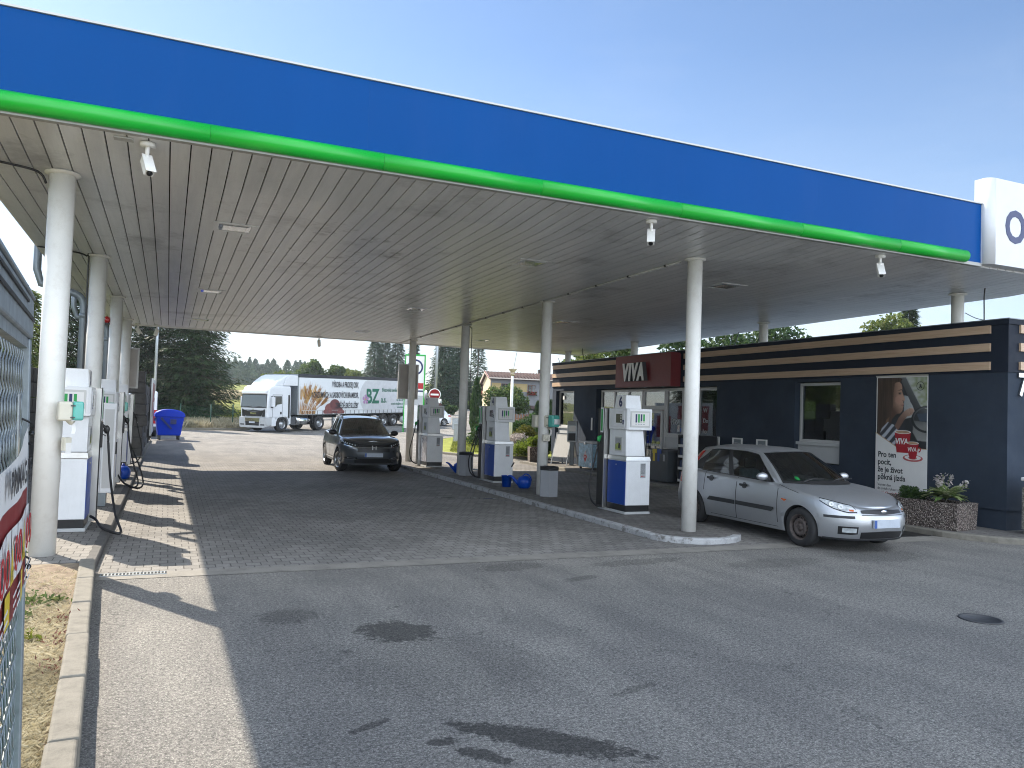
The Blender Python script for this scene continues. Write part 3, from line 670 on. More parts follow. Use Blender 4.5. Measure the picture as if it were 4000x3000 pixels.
    m.build('product_board', [M['pump_grey'], M['paper'], M['navy'], M['green'], M['grey_print'], M['cream']], h, bevel=0)
    # number topper
    m = MB(); m.prism(rect(-.27,.15,.16,.66), 1.87, 2.11, 0, rect(-.25,.12,.19,.62)); tp = fx(m).build('number_box', [M['pump_white']], t, bevel=.008)
    m = MB()
    P = (s*.272, .36 if s < 0 else .20, 1.93)
    m.box(min(s*.2665,s*.2735), max(s*.2665,s*.2735), .18, .56, 1.885, 2.09, 0)
    m.text(num, frame((s*.2745, .46 if s < 0 else .27, 1.91), sgn, (0,0,1)), .24, 1, 0, 1.2, bold=.010)
    m.build('number_plate', [M['paper'], M['navy']], tp)
    # nozzle column
    m = MB(); m.box(-w-.10,-w+.30,.84,1.00,.046,1.87,0); m.box(-w-.115,-w-.10,.86,.99,.05,1.88,1); m.box(-w-.09,-w+.30,1.003,1.16,.046,1.86,1)
    fx(m).build('nozzle_column', [M['steel'], M['black']], t, bevel=.004)
    m = MB(); m.box(-w-.125,-w-.10,.865,.985,1.42,1.88,0); m.box(-w-.128,-w-.124,.885,.965,1.45,1.85,1)
    if hoses > 1: m.box(-w-.125,-w-.10,1.02,1.13,1.42,1.86,0); m.box(-w-.128,-w-.124,1.035,1.115,1.45,1.83,1)
    fx(m).build('product_header', [M['pump_white'], M['green']], t)
    m = MB()
    for k in range(hoses): m.box(-w-.145,-w-.102,.87+k*.14,.97+k*.14,1.05,1.40)
    fx(m).build('nozzle_boot', [M['black']], t, bevel=.008)
    for k in range(hoses):
        y = .91+k*.14; X = -w-.15
        m = MB()
        m.tube([(X+.06,y,1.385),(X+.01,y,1.36),(X-.035,y,1.32),(X-.07,y,1.265)], [.014,.018,.03,.028], 10)
        m.ball((X-.055,y,1.30), .05,.032,.06, 12, 8)
        m.tube([(X-.005,y,1.30),(X+.012,y,1.24),(X-.045,y,1.21)], .007, 6, m=1)
        m.tube([(X-.07,y,1.27),(X-.085,y,1.20),(X-.09,y,1.12)], [.022,.019,.021], 10, m=1)
        nz = fx(m).build('nozzle', [M['green'] if (num in '26' or k) else M['black'], M['black']], t)
        m = MB(); low = .22 if num != '5' else .05
        if num == '5': pts = [(X-.09,y,1.12),(X-.11,y-.02,.95),(X-.17,y-.2,.6),(X-.30,y-.85,.22),(X-.42,y-1.30,.04),(X-.34,y-1.36,.025),(X-.12,y-1.05,.06),(X+.0,y-.62,.12),(-w-.05,.45,.15)]
        elif num == '3': pts = [(X-.09,y,1.12),(X-.14,y-.03-.1*k,.85),(X-.26-.12*k,y-.25-.2*k,.45),(X-.40-.12*k,y-.55-.3*k,.09),(X-.30-.1*k,y-.75-.3*k,.0),(X-.10,y-.55-.1*k,.06),(X+.03,y-.25,.14),(-w-.07,y-.1,.2)]
        else: pts = [(X-.09,y,1.12),(X-.17-.03*k,y,.85),(X-.26-.04*k,y+.02,.5),(X-.22-.03*k,y+.02,low),(X-.08,y+.03,low-.13),(X+.06,y+.02,low-.15),(-w-.09,y+.02,low-.13)]
        m.tube(spline(pts, 8), .019, 8)
        m.tube([(X-.087,y,1.16),(X-.092,y,1.12)], .02, 8, m=1)
        fx(m).build('hose', [M['rubber'], M['pump_white']], t)
    return t
M['weed_paint'] = mat('advert_green', (.30,.36,.10), .5, var=.3, scale=12)
make_pump('6', 'white and blue fuel pump numbered 6, nearest on the right island', (7.90, 12.2, IZ), -1)
make_pump('4', 'white and blue fuel pump numbered 4, middle of the right island beside blue bucket', (7.80, 18.2, IZ), -1, hoses=2)
p2 = make_pump('2', 'white and grey fuel pump numbered 2, farthest on the right island', (7.65, 23.3, IZ), -1)
for c in p2.children:
    if c.name.startswith('side_panel'): c.data.materials[0] = mat('pump_silver_panel', (.30,.31,.37), .25, .3, coat=.5)
make_pump('5', 'white fuel pump nearest on the left island with hose looping onto the ground', (-1.20, 11.85, IZ), 1)
make_pump('3', 'white fuel pump on left island just behind the tall grey machine', (-1.18, 17.5, IZ), 1, hoses=2)
make_pump('1', 'farthest white fuel pump on left island before the grey blocks', (-1.18, 22.6, IZ), 1)

# tall grey service machine on the left island
t = thing('service_machine', 'tall pale grey machine with tan front panel between the first two left pumps', 'machine', (-.97, 14.55, IZ))
m = MB(); m.box(-.12,.10,.0,.30,0,.22); m.build('pedestal', [M['pipe']], t, bevel=.01)
m = MB(); m.extr_x([(.0,.22),(.46,.22),(.46,1.70),(.0,1.70)], -.17, .0); m.extr_x([(.0,.22),(.46,.22),(.46,1.52),(.24,1.70),(0,1.70)], .003, .20); b = m.build('body', [M['pump_white']], t, bevel=.012)
m = MB(); m.box(-.15,.0,-.012,.0,1.12,1.66); m.build('front_panel', [mat('tan_plastic', (.36,.27,.21), .5)], t, bevel=.006)
m = MB(); m.box(.201,.222,.20,.25,.85,1.05); m.build('door_handle', [M['black']], b, bevel=.006)
m = MB(); m.box(.03,.17,-.006,.0,.3,1.6); m.build('door_seam', [M['frame_grey']], b)

# paper towel dispensers
def dispenser(label, loc, rz, grp='paper towel dispensers on the pillars'):
    t = thing('towel_dispenser', label, 'paper dispenser', loc, rz, grp); t.scale = (.78,.78,.80)
    m = MB(); m.box(-.15,.03,-.13,.10,-.13,.14); m.build('body', [M['cream']], t, bevel=.03, seg=3)
    m = MB(); m.box(.032,.17,-.135,.10,-.12,.145); c = m.build('cover', [M['teal']], t, bevel=.03, seg=3)
    m = MB(); m.box(.0,.06,-.142,-.132,.075,.092); m.box(.0,.06,-.142,-.132,-.085,-.07); m.build('latch', [M['grey_plastic']], c)
    m = MB(); m.lathe([(.10,0),(.10,.2)], (.09,-.02,-.1+.1), 16, axis='Y'); m.v = [(x, y*.9-.08, z) for x, y, z in m.v]; m.build('paper_roll', [M['paper']], c)
    m = MB(); m.lathe([(.02,-.18),(.06,-.14),(.06,-.13)], (.02,-.03,0), 14); m.build('outlet', [M['cream']], t)
    m = MB(); m.grid([[(.02+.05*k+.02*math.sin(j), -.035-.01*j, -.17-.045*j) for k in range(2)] for j in range(4)], 0); m.build('paper_end', [M['paper']], t)
    return t
dispenser('cream paper towel dispenser with teal cover on the nearest left pillar', (-1.0, 9.98, 1.70), R(12))
dispenser('paper towel dispenser with dark teal cover on pillar between pumps 6 and 4', (7.73, 15.50, 1.69), R(-62)).scale = (1.05, 1.12, 1.0)
dispenser('teal paper towel dispenser on the second left pillar above the grey machine', (-.98, 15.25, 1.68), R(10))
dispenser('teal paper towel dispenser on the third left pillar, farthest of the left ones', (-1.0, 20.55, 1.68), R(10))
t = thing('towel_dispenser', 'plain pale dispenser box seen from the back on pillar between pumps 6 and 4', 'paper dispenser', (7.535,15.76,1.69), 0, 'paper towel dispensers on the pillars')
m = MB(); m.box(-.10,.10,-.10,.10,-.14,.14); m.build('body', [M['cream']], t, bevel=.03, seg=3)
def switchbox(label, loc, rz):
    t = thing('socket_box', label, 'socket box', loc, rz, 'small boxes on the pillars')
    m = MB(); m.box(-.085,.085,-.04,.03,-.07,.075); b = m.build('box', [M['cream']], t, bevel=.008)
    m = MB(); m.lathe([(0,-.012),(.045,-.012),(.05,0)], (0,-.04,0), 18, axis='Y'); m.build('cover', [M['cream']], b)
switchbox('small cream socket box on pillar under the teal dispenser near pump 6', (7.60, 15.43, 1.33), 0)
t = thing('sticker_box', 'small tan box with paper tag on the nearest left pillar', 'box', (-1.03, 10.07, 1.32), R(40))
m = MB(); m.box(-.04,.04,-.05,.02,-.06,.09); m.build('box', [M['cream']], t, bevel=.006)
m = MB(); m.box(-.03,.035,-.054,-.0505,-.09,.03); m.build('paper_tag', [M['paper']], t)
# hexagonal bins at the pillars
def hexbin(label, loc):
    t = thing('pillar_bin', label, 'bin', loc, 0, 'grey six-sided bins at the pillars')
    h = [(.215*math.cos(PI/3*k+.12), .215*math.sin(PI/3*k+.12)) for k in range(6)]; h2 = [(x*1.06, y*1.06) for x, y in h]
    m = MB(); m.prism(h, 0, .56); m.build('body', [M['hexgrey']], t, bevel=.006)
    m = MB(); m.prism(h2, .562, .64); m.build('rim', [M['black']], t, bevel=.008)
    m = MB(); m.lathe([(.0,.65),(.12,.65),(.15,.64)], (0,0,0), 20); m.build('insert', [M['dark']], t)
hexbin('grey six-sided bin with black rim at the pillar between pumps 6 and 4', (7.60, 15.22, IZ))
hexbin('grey six-sided bin with black rim at the pillar between pumps 4 and 2', (7.63, 20.42, IZ))

# bucket, squeegee, watering cans
def can_(label, loc, rz, parts=True):
    t = thing('watering_can', label, 'watering can', loc, rz, 'blue watering cans'); t.scale = (.78,.78,.78)
    m = MB(); m.lathe([(0,0),(.15,0),(.19,.05),(.215,.14),(.215,.22),(.18,.31),(.11,.365),(.0,.375)], (0,0,0), 24); m.build('body', [M['blue_plastic']], t)
    m = MB()
    pts = spline([(-.15,0,.12),(-.26,0,.21),(-.35,0,.31),(-.43,0,.36),(-.48,0,.35)], 5)
    m.tube(pts, [lerp(.075, .018, (i/(len(pts)-1))**.7) for i in range(len(pts))], 12); m.build('spout', [M['blue_plastic']], t)
    m = MB(); pts = spline([(-.06,0,.355),(.03,0,.425),(.13,0,.40),(.20,0,.30),(.20,0,.20)], 6); m.tube(pts, .019, 10); m.build('handle', [M['blue_plastic']], t)
    return t
can_('round blue watering can beside the blue bucket near pump 4', (7.80, 16.92, IZ), R(-22))
can_('blue watering can half hidden behind pillar between pumps 4 and 2', (7.72, 21.25, IZ), R(-18))
t = can_('blue watering can on the left island beside the far pumps', (-.86, 19.6, IZ), R(75))
t = thing('bucket', 'blue plastic bucket on the island in front of pump 4', 'bucket', (7.50, 17.28, IZ)); t.scale = (.80,.80,.80)
m = MB(); m.lathe([(0,.003),(.135,.003),(.155,.32),(.163,.32),(.163,.335),(.150,.335),(.13,.02),(0,.02)], (0,0,0), 26); m.build('body', [M['blue_plastic']], t)
m = MB(); m.lathe([(0,.25),(.145,.25)], (0,0,0), 20); m.build('water', [puddle], t)
sq = MB(); sq.tube([(7.50,17.28,.30),(7.64,17.34,.55)], .011, 8, m=1); sq.tube([(7.64,17.34,.55),(7.72,17.37,.66)], .016, 8); sq.box(7.44,7.54,17.25,17.30,.26,.30)
tag(sq.build('squeegee', [M['black'], M['white']]), 'window squeegee with black and white handle standing in the blue bucket', 'squeegee')

# sign boards seen from behind on the far pillars
def board(label, x, y):
    t = thing('sign_board', label, 'sign board', (x, y, 2.81), 0, 'sign boards on the far pillars'); w, h = .335, .585
    m = MB(); m.box(-w,w,0,.05,-h,h); m.build('panel', [mat('board_back', (.43,.40,.37), .6, var=.08)], t)
    m = MB()
    for a, b, c, d in ((-w-.02,-w+.03,-h-.02,h+.02),(w-.03,w+.02,-h-.02,h+.02),(-w+.03,w-.03,h-.03,h+.02),(-w+.03,w-.03,-h-.02,-h+.03)): m.box(a,b,-.03,.055,c,d)
    m.build('frame', [M['pump_grey']], t, bevel=.006)
    m = MB(); m.box(-.03,.03,-.10,.0,.3,.34); m.box(-.03,.03,-.10,.0,-.34,-.3); m.build('bracket', [M['galv']], t)
board('pale framed sign board seen from behind on the farthest right pillar', 7.55, 26.22)
board('pale framed sign board seen from behind on the farthest left pillar', -1.20, 25.95)
# drain pipes
def dpipe(label, y):
    m = MB(); pts = [(-1.46,y,.12),(-1.46,y,3.42)] + [tuple(p) for p in bez((-1.46,y,3.42),(-1.46,y,3.66),(-1.52,y,3.72),(-1.75,y,3.76),8)[1:]] + [(-2.15,y,3.86),(-2.22,y,4.1),(-2.225,y,4.7)]
    m.tube(pts, .065, 14); m.lathe([(.072,0),(.072,.08)], (-1.46,y,3.30), 14); m.lathe([(.072,0),(.072,.06)], (-1.46,y,2.0), 14)
    tag(m.build('drain_pipe', [M['pipe']]), label, 'drain pipe', 'grey drain pipes by the left pillars')
dpipe('grey bent drain pipe between the first and second left pillars', 16.0)
dpipe('grey bent drain pipe just beyond the third left pillar', 21.9)
m = MB(); m.tube([(-2.225,9.2,4.78),(-2.225,27.2,4.70)], .07, 12); tag(m.build('gutter', [M['pipe']]), 'grey rain gutter along the left side of the canopy', 'gutter')
t = thing('alarm_beacon', 'small red beacon on the side of the third left pillar', 'beacon', (-1.40,20.7,3.72)); m = MB(); m.ball((0,0,0),.075,.075,.085); m.build('lens', [M['red_lens']], t); m = MB(); m.box(-.05,.06,-.05,.05,-.11,-.07); m.build('bracket', [M['black']], t)
# grey concrete blocks stacked beyond the left island
rng = random.Random(8)
names = ['bottom', 'second', 'third', 'fourth', 'fifth', 'sixth', 'seventh', 'eighth']
for k in range(8):
    x = -.83 + rng.uniform(-.06, .07); z = .02+k*.345
    t = thing('concrete_block', '%s block from the ground of the near grey block stack on the left' % names[k] if k not in (0, 7) else ('bottom' if k == 0 else 'topmost') + ' block of the near grey block stack beyond left island', 'concrete block', (x, 27.4, z), rng.uniform(-.03,.03), 'stacked grey concrete blocks')
    m = MB(); m.box(-.21,.19,-.25,.55,0,.33); o = m.build('block', [M['block']], t, bevel=.012)
m = MB(); rr_ = random.Random(5)
for j in range(11):
    for k in range(7): 
        d = rr_.uniform(-.03,.03); m.box(-1.15+d,-.72+d,28.1+j*.82,28.88+j*.82,.01+k*.345,.34+k*.345)
tag(m.build('block_wall', [M['block']], bevel=.012), 'long wall of stacked grey concrete blocks behind the near stack', 'block wall')
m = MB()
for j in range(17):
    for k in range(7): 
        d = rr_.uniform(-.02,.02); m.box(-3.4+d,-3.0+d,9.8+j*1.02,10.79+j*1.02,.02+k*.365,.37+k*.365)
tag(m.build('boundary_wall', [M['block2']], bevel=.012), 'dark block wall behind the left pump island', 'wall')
t = thing('advert_board', 'red and white advertising board standing along the grey block wall', 'advert board', (-.62, 35.5, 0))
m = MB(); m.box(-.03,.03,0,5.6,.42,2.78); m.build('panel', [M['panel_grey']], t)
m = MB()
for a, b, c, d, q in ((.3,1.6,1.2,2.6,0),(2.0,3.4,.6,1.5,1),(2.2,3.2,1.8,2.6,0),(3.9,5.3,.7,2.0,0),(4.2,5.2,2.2,2.6,2)): m.box(.031,.036,a,b,c,d,q)
m.build('print', [M['maroon'], M['grey_print'], M['maroon']], t)
m = MB()
for y in (.1, 2.8, 5.5): m.box(-.10,-.035,y-.04,y+.04,0,2.8)
m.build('post', [M['black']], t)

# ------------------------------------------------------------------ gas bottle cage beside the camera
ca = R(4.2); E0 = Vector((-.435, 3.50, 0))
t = thing('gas_cage', 'galvanised steel mesh cage with gas warning banner close on the left edge', 'gas cage', tuple(E0), ca); t.rotation_euler = (0, R(-1.5), ca)   # local -Y runs toward the camera, -X into the cage
ZT = 2.27; G_ = [M['cage']]
for y in (-.055, -1.9):
    m = MB(); m.box(-.055,0,y,y+.055,0,ZT-.20); m.build('post', G_, t, bevel=.006)
m = MB(); m.box(-.9,.004,-1.9,.004,ZT-.198,ZT-.05); m.extr_y([(-.9,ZT-.048),(.012,ZT-.048),(-.01,ZT+.0),(-.45,ZT+.07),(-.9,ZT+.05)], -1.92, .02); m.build('roof', G_, t, bevel=.008)
m = MB(); m.box(.0045,.010,-1.8,-.02,ZT-.135,ZT-.122); m.box(.0045,.010,-1.8,-.30,ZT-.088,ZT-.078); m.build('seam', [M['moulding']], t)
for z0, z1 in ((.12,.16),(ZT-.235,ZT-.198)):
    m = MB(); m.box(-.045,-.010,-1.845,-.055,z0,z1); m.build('rail', G_, t)
m = MB()
for k in range(21):
    y = -.11-k*.085
    m.tube([(-.022+.004*(i%2), y+.030*math.sin(i*PI/2.0), .16+i*.030) for i in range(int((ZT-.40)/.030)+1)], .0032, 5)
for k in range(14):
    z = .22+k*.135
    m.tube([(-.030, -.06-i*.046, z+.010*math.sin(i*PI/2)) for i in range(39)], .0042, 5)
m.build('front_mesh', G_, t)
m = MB()
for k in range(12): m.tube([(-.88,-.05-k*.15,.12),(-.88,-.05-k*.15,ZT-.2)], .004, 5)
for k in range(9): m.tube([(-.88,0,.2+k*.21),(-.88,-1.85,.2+k*.21)], .004, 5)
for k in range(7): m.tube([(-.06-k*.12,-.03,.12),(-.06-k*.12,-.03,ZT-.2)], .0035, 5)
for k in range(9): m.tube([(-.03,-.03,.2+k*.21),(-.88,-.03,.2+k*.21)], .0035, 5)
m.build('side_mesh', G_, t)
m = MB(); m.box(-.016,-.011,-.335,-.285,1.62,1.86); m.build('strap', [M['galv']], t)
# banner: white upper part, red lower part with pictograms
bn = MB()
def bgrid(y0, y1, z0, z1, x, mi, n=10):
    bn.grid([[(x+.005*math.sin(9*lerp(y0,y1,i/n)), lerp(y0,y1,i/n), z-.10*math.sin(PI*min(1,max(0,(-lerp(y0,y1,i/n)-.075)/1.7)))*max(0,(z-1.4)/.2)) for z in (z0, z1)] for i in range(n+1)], mi, True)
B0, B1 = -.075, -1.75
bgrid(B0,B1,1.375,1.60,.004,0); bgrid(B0,B1,1.325,1.3745,.004,1); bgrid(B0,B1,1.02,1.3245,.004,1)
bn.text('PRIMAGAS', frame((.0165,-.15,1.418), (0,1,0), (0,0,1)), .105, 2, 0, 1.5, bold=.003, align='RIGHT')
for k in range(4): bn.box(.0155,.0165,-.13+.008*(k%2),-.095,1.395+k*.028,1.402+k*.028,2)
for k in range(12):
    y = -.145-k*.135
    if k % 3 == 2: bgrid(y-.06,y+.06,1.035,1.135,.012,3,2); bgrid(y-.06,y+.06,1.15,1.315,.012,0,2); bn.poly([(.0185,y-.05,1.165),(.0185,y+.05,1.165),(.0185,y,1.30)], 3); bn.text('EX', frame((.0195,y-.022,1.175),(0,1,0),(0,0,1)), .045, 2, 0, .7)
    else:
        bgrid(y-.060,y+.060,1.15,1.315,.012,0,2)
        bn.lathe([(.054,.0175),(.054,.019),(.040,.019),(.040,.0175)], (0,y,1.232), 20, m=4, axis='X', cap=False); bn.box(.0165,.018,y-.014,y+.014,1.205,1.26,2)
        for q in range(3): bn.box(.0165,.0175,y-.05,y+.045,1.105-q*.028,1.113-q*.028,0)
bn.v = [(x_, y_, z_+.14) for x_, y_, z_ in bn.v]
bn.build('banner', [M['paper'], mat('banner_red', (.22,.012,.014), .5), M['ink'], M['yellow'], M['red']], t)
for z in (1.74, 1.24):
    m = MB(); m.tube(spline([(-.02,-.10,z+.03),(.012,-.085,z+.01),(.012,-.06,z-.01),(-.012,-.03,z-.05),(.006,-.045,z-.07)]), .004, 6); m.ball((.01,-.04,z-.03),.010,.012,.010,8,6); m.build('cable_tie', [M['black']], t)
gasb = None
for k, (x, y) in enumerate(((-.28,-.33),(-.28,-.72),(-.28,-1.12),(-.62,-.45),(-.62,-.95))):
    if gasb is None:
        gasb = thing('gas_bottle', 'x', 'gas bottle', (0,0,0), 0, 'gas bottles in the cage')
        m = MB(); m.lathe([(0,.0),(.13,.01),(.15,.05),(.15,1.10),(.12,1.24),(.05,1.3),(.05,1.36),(0,1.36)], (0,0,0), 20); m.build('body', [mat('gas_green', (.01,.26,.10), .4)], gasb)
        m = MB(); m.lathe([(.075,1.32),(.08,1.46),(.075,1.46),(.07,1.32),(.075,1.32)], (0,0,0), 16, cap=False); m.build('collar', [M['galv']], gasb); o = gasb
    else: o = dup(gasb, (0,0,0))
    p = Matrix.Translation(E0) @ Matrix.Rotation(ca, 4, 'Z') @ Vector((x, y, .12)); o.location = p
    o['label'] = 'tall green gas bottle standing behind the mesh of the steel cage'
m = MB(); m.box(-.9,0,-1.9,0,.09,.118); m.build('floor_plate', G_, t)
# ------------------------------------------------------------------ cars
class Car:
    """car shell as one surface F(s, z): s runs 0..1 round the front quarter, 1..2 along the side, 2..3 round the rear quarter.
    Local frame: front looks to -Y, p = distance from the front, y = p - L/2."""
    def __init__(s, **k): s.__dict__.update(k)
    def plan(s, q):
        n = 2/s.nf
        if q <= 1:
            t = q*PI/2; return s.W/2*math.sin(t)**n*s.barrel(s.pf*(1-math.cos(t)**n)), s.pf*(1-math.cos(t)**n)
        if q <= 2:
            p = lerp(s.pf, s.L-s.pr, q-1); return s.W/2*s.barrel(p), p
        t = (3-q)*PI/2; n = 2/s.nr; p = s.L - s.pr*(1-math.cos(t)**n); return s.W/2*math.sin(t)**n*s.barrel(p), p
    def barrel(s, p): return S(p, s.bx, s.bw)
    def s_lat(s, lat, rear=False):   # s for a lateral offset on the front (or rear) quarter
        n = s.nr if rear else s.nf
        t = math.asin(min(1, max(0, 2*lat/s.W))**(n/2))/(PI/2); return 3-t if rear else t
    def s_p(s, p):
        if p < s.pf: return math.acos(max(0, 1-p/s.pf)**(s.nf/2))/(PI/2)
        if p > s.L-s.pr: return 3-math.acos(max(0, 1-(s.L-p)/s.pr)**(s.nr/2))/(PI/2)
        return 1+(p-s.pf)/(s.L-s.pf-s.pr)
    def top(s, q): return S(s.plan(q)[1], s.tx, s.tz) if q < 2.999 else s.tz[-1]
    def F(s, q, z, off=0, roll=True):
        lat, p = s.plan(q); zt = s.top(q)
        inn = S(z, s.sz, s.sin)
        v = zt - z
        if roll and v < s.rr: inn += s.rr*.75*(1-math.sqrt(max(0, 1-((s.rr-v)/s.rr)**2)))
        y = p
        if q < 1:
            k = 1-p/s.pf; y = p + k*S(z, s.fz, s.fin) + (k*s.rr*.8*(1-math.sqrt(max(0, 1-((s.rr-v)/s.rr)**2))) if roll and v < s.rr else 0)
        if q > 2:
            k = (p-(s.L-s.pr))/s.pr; y = p - k*S(z, s.rz, s.rin)
        if s.W: lat = lat*(1-inn/(s.W/2))
        P = Vector((lat, y-s.L/2, z))
        if off:
            e = .02; a = s.F(min(3, q+e), z) - s.F(max(0, q-e), z); b = s.F(q, min(zt-.001, z+.02)) - s.F(q, z-.02)
            n = a.cross(b)
            if n.length > 1e-9:
                n.normalize()
                if n.x < -.2 or (abs(n.x) <= .2 and (n.y > 0) == (q < 1.5)): n = -n
                P = P + n*off
        return P
    def zlo(s, p):
        z = s.sill
        for pw in (s.p1, s.p2):
            d = abs(p-pw)
            if d < s.Ra: z = max(z, s.wr + math.sqrt(s.Ra**2-d*d))
        if p < s.p1-s.Ra: z = max(z, s.fbot)
        if p > s.p2+s.Ra: z = max(z, s.rbot)
        return z
    def stations(s, a, b, n):
        qs = set(lerp(a, b, i/n) for i in range(n+1))
        for pw in (s.p1, s.p2):
            for i in range(-16, 17):
                for sg in (.9995, .999 ):
                    pp = pw + s.Ra*sg*math.sin(i/16*PI/2); q = s.s_p(pp)
                    if a < q < b: qs.add(q)
                for e in (-s.Ra*1.001, s.Ra*1.001):
                    q = s.s_p(pw+e)
                    if a < q < b: qs.add(q)
        out = []
        for q in sorted(qs):
            if not out or q-out[-1] > 1e-5: out.append(q)
        return out
    def patch(s, mb, q0, q1, z0, z1, off=.004, n=10, nv=3, m=0, sides=(1,-1), smooth=True):
        """a piece lying on the shell between s=q0..q1 and z0..z1 (numbers or functions of 0..1)"""
        f0 = z0 if callable(z0) else (lambda t: z0); f1 = z1 if callable(z1) else (lambda t: z1)
        for sd in sides:
            G = []
            for i in range(n+1):
                t = i/n; q = lerp(q0, q1, t); row = []
                for j in range(nv+1):
                    P = s.F(q, lerp(f0(t), f1(t), j/nv), off); row.append((P.x*sd, P.y, P.z))
                G.append(row)
            mb.grid(G, m, smooth, sd < 0)
    def lower(s, mb, m=0, ml=1):
        nv = 14
        qs = s.stations(0, 3, 90)
        for sd in (1, -1):
            G = []; lip = []
            for q in qs:
                zl = s.zlo(s.plan(q)[1]); zt = s.top(q); row = []
                for j in range(nv+1):
                    t = j/nv; t = 1-(1-t)**1.35
                    P = s.F(q, lerp(zl, zt, t)); row.append((P.x*sd, P.y, P.z))
                G.append(row)
                a = Vector(row[0]); k = max(0, (abs(a.x)-.16))/max(abs(a.x), 1e-6)
                lip.append([row[0], (a.x*k, a.y, a.z)])
            mb.grid(G, m, True, sd < 0); mb.grid(lip, ml, False, sd > 0)
    def deck(s, mb, q0, q1, crown, m=0, n=24, extra=None):
        """hood or boot lid: from the shell's upper edge across to the other side"""
        G = []
        for i in range(n+1):
            q = lerp(q0, q1, i/n); P = s.F(q, s.top(q)); row = []
            for j in range(-8, 9):
                u = j/8; row.append((P.x*u, P.y, P.z + crown(P.y+s.L/2)*(1-u*u)))
            G.append(row)
        mb.grid(G, m, True, q0 > 1.5)
    # greenhouse
    def G(s, q, v, off=0, out=.02):
        b = s.bel; r = s.roo
        if q <= 1:
            u = q; B = Vector((u*b['latA'], lerp(b['pF'], b['pA'], u**2.2), lerp(b['zF'], b['zA'], u*u)))
            T = Vector((u*r['latA'], lerp(r['pF'], r['pA'], u**2.2), r['zA']+s.crown*(1-u*u)))
        elif q <= 2:
            u = q-1; B = Vector((s.gl(u, b), lerp(b['pA'], b['pC'], u), lerp(b['zA'], b['zC'], u) if 'zs' not in b else S(u, b['us'], b['zs'])))
            T = Vector((s.gl(u, r), lerp(r['pA'], r['pC'], u), S(u, r['us'], r['zs'])))
        else:
            u = 3-q; B = Vector((u*b['latC'], lerp(b['pR'], b['pC'], u**2.2), lerp(b['zR'], b['zC'], u*u)))
            T = Vector((u*r['latC'], lerp(r['pR'], r['pC'], u**2.2), r['zs'][-1]+s.crown*(1-u*u)))
        P = B.lerp(T, v); c = 4*v*(1-v)*out
        n = None
        if 1 < q < 2: P.x += c
        elif q <= 1: P.y -= c*.8; P.z += c*.8
        else: P.y += c*.8; P.z += c*.4
        if off:
            if q < .999: d = Vector((0,-.65,.75))
            elif q > 2.001: d = Vector((0,.85,.5))
            else: d = Vector((.92,0,.38))
            P += d*off
        return Vector((P.x, P.y-s.L/2, P.z))
    def gl(s, u, d):
        um = d.get('um', .45)
        return S(u, [0, um, 1], [d['latA'], d.get('latM', max(d['latA'], d['latC'])), d['latC']])
    def gpatch(s, mb, q0, q1, v0, v1, off=0, n=10, nv=5, m=0, sides=(1,-1), both=False):
        f0 = v0 if callable(v0) else (lambda t: v0); f1 = v1 if callable(v1) else (lambda t: v1)
        if both:
            G = []
            for i in range(-n, n+1):
                q = abs(i)/n*q1 if q1 <= 1 else 3-abs(i)/n*(3-q0); sg = 1 if i >= 0 else -1
                G.append([(lambda P: (P.x*sg, P.y, P.z))(s.G(q, lerp(f0(0), f1(0), j/nv), off)) for j in range(nv+1)])
            mb.grid(G, m, True, q1 > 1); return
        for sd in sides:
            G = []
            for i in range(n+1):
                t = i/n; q = lerp(q0, q1, t)
                G.append([(lambda P: (P.x*sd, P.y, P.z))(s.G(q, lerp(f0(t), f1(t), j/nv), off)) for j in range(nv+1)])
            mb.grid(G, m, True, sd < 0)
    def roof(s, mb, m=0):
        G = []; n = 20
        for i in range(n+1):
            t = i/n; row = []
            for j in range(-10, 11):
                u = j/10; au = abs(u)
                pf = lerp(s.roo['pF'], s.roo['pA'], au**2.2); pr = lerp(s.roo['pR'], s.roo['pC'], au**2.2)
                z = S(t, s.roo['us'], s.roo['zs']); lat = s.gl(t, s.roo)
                row.append((lat*u, lerp(pf, pr, t)-s.L/2, z + s.crown*(1-au**2.4)))
            G.append(row)
        mb.grid(G, m, True)
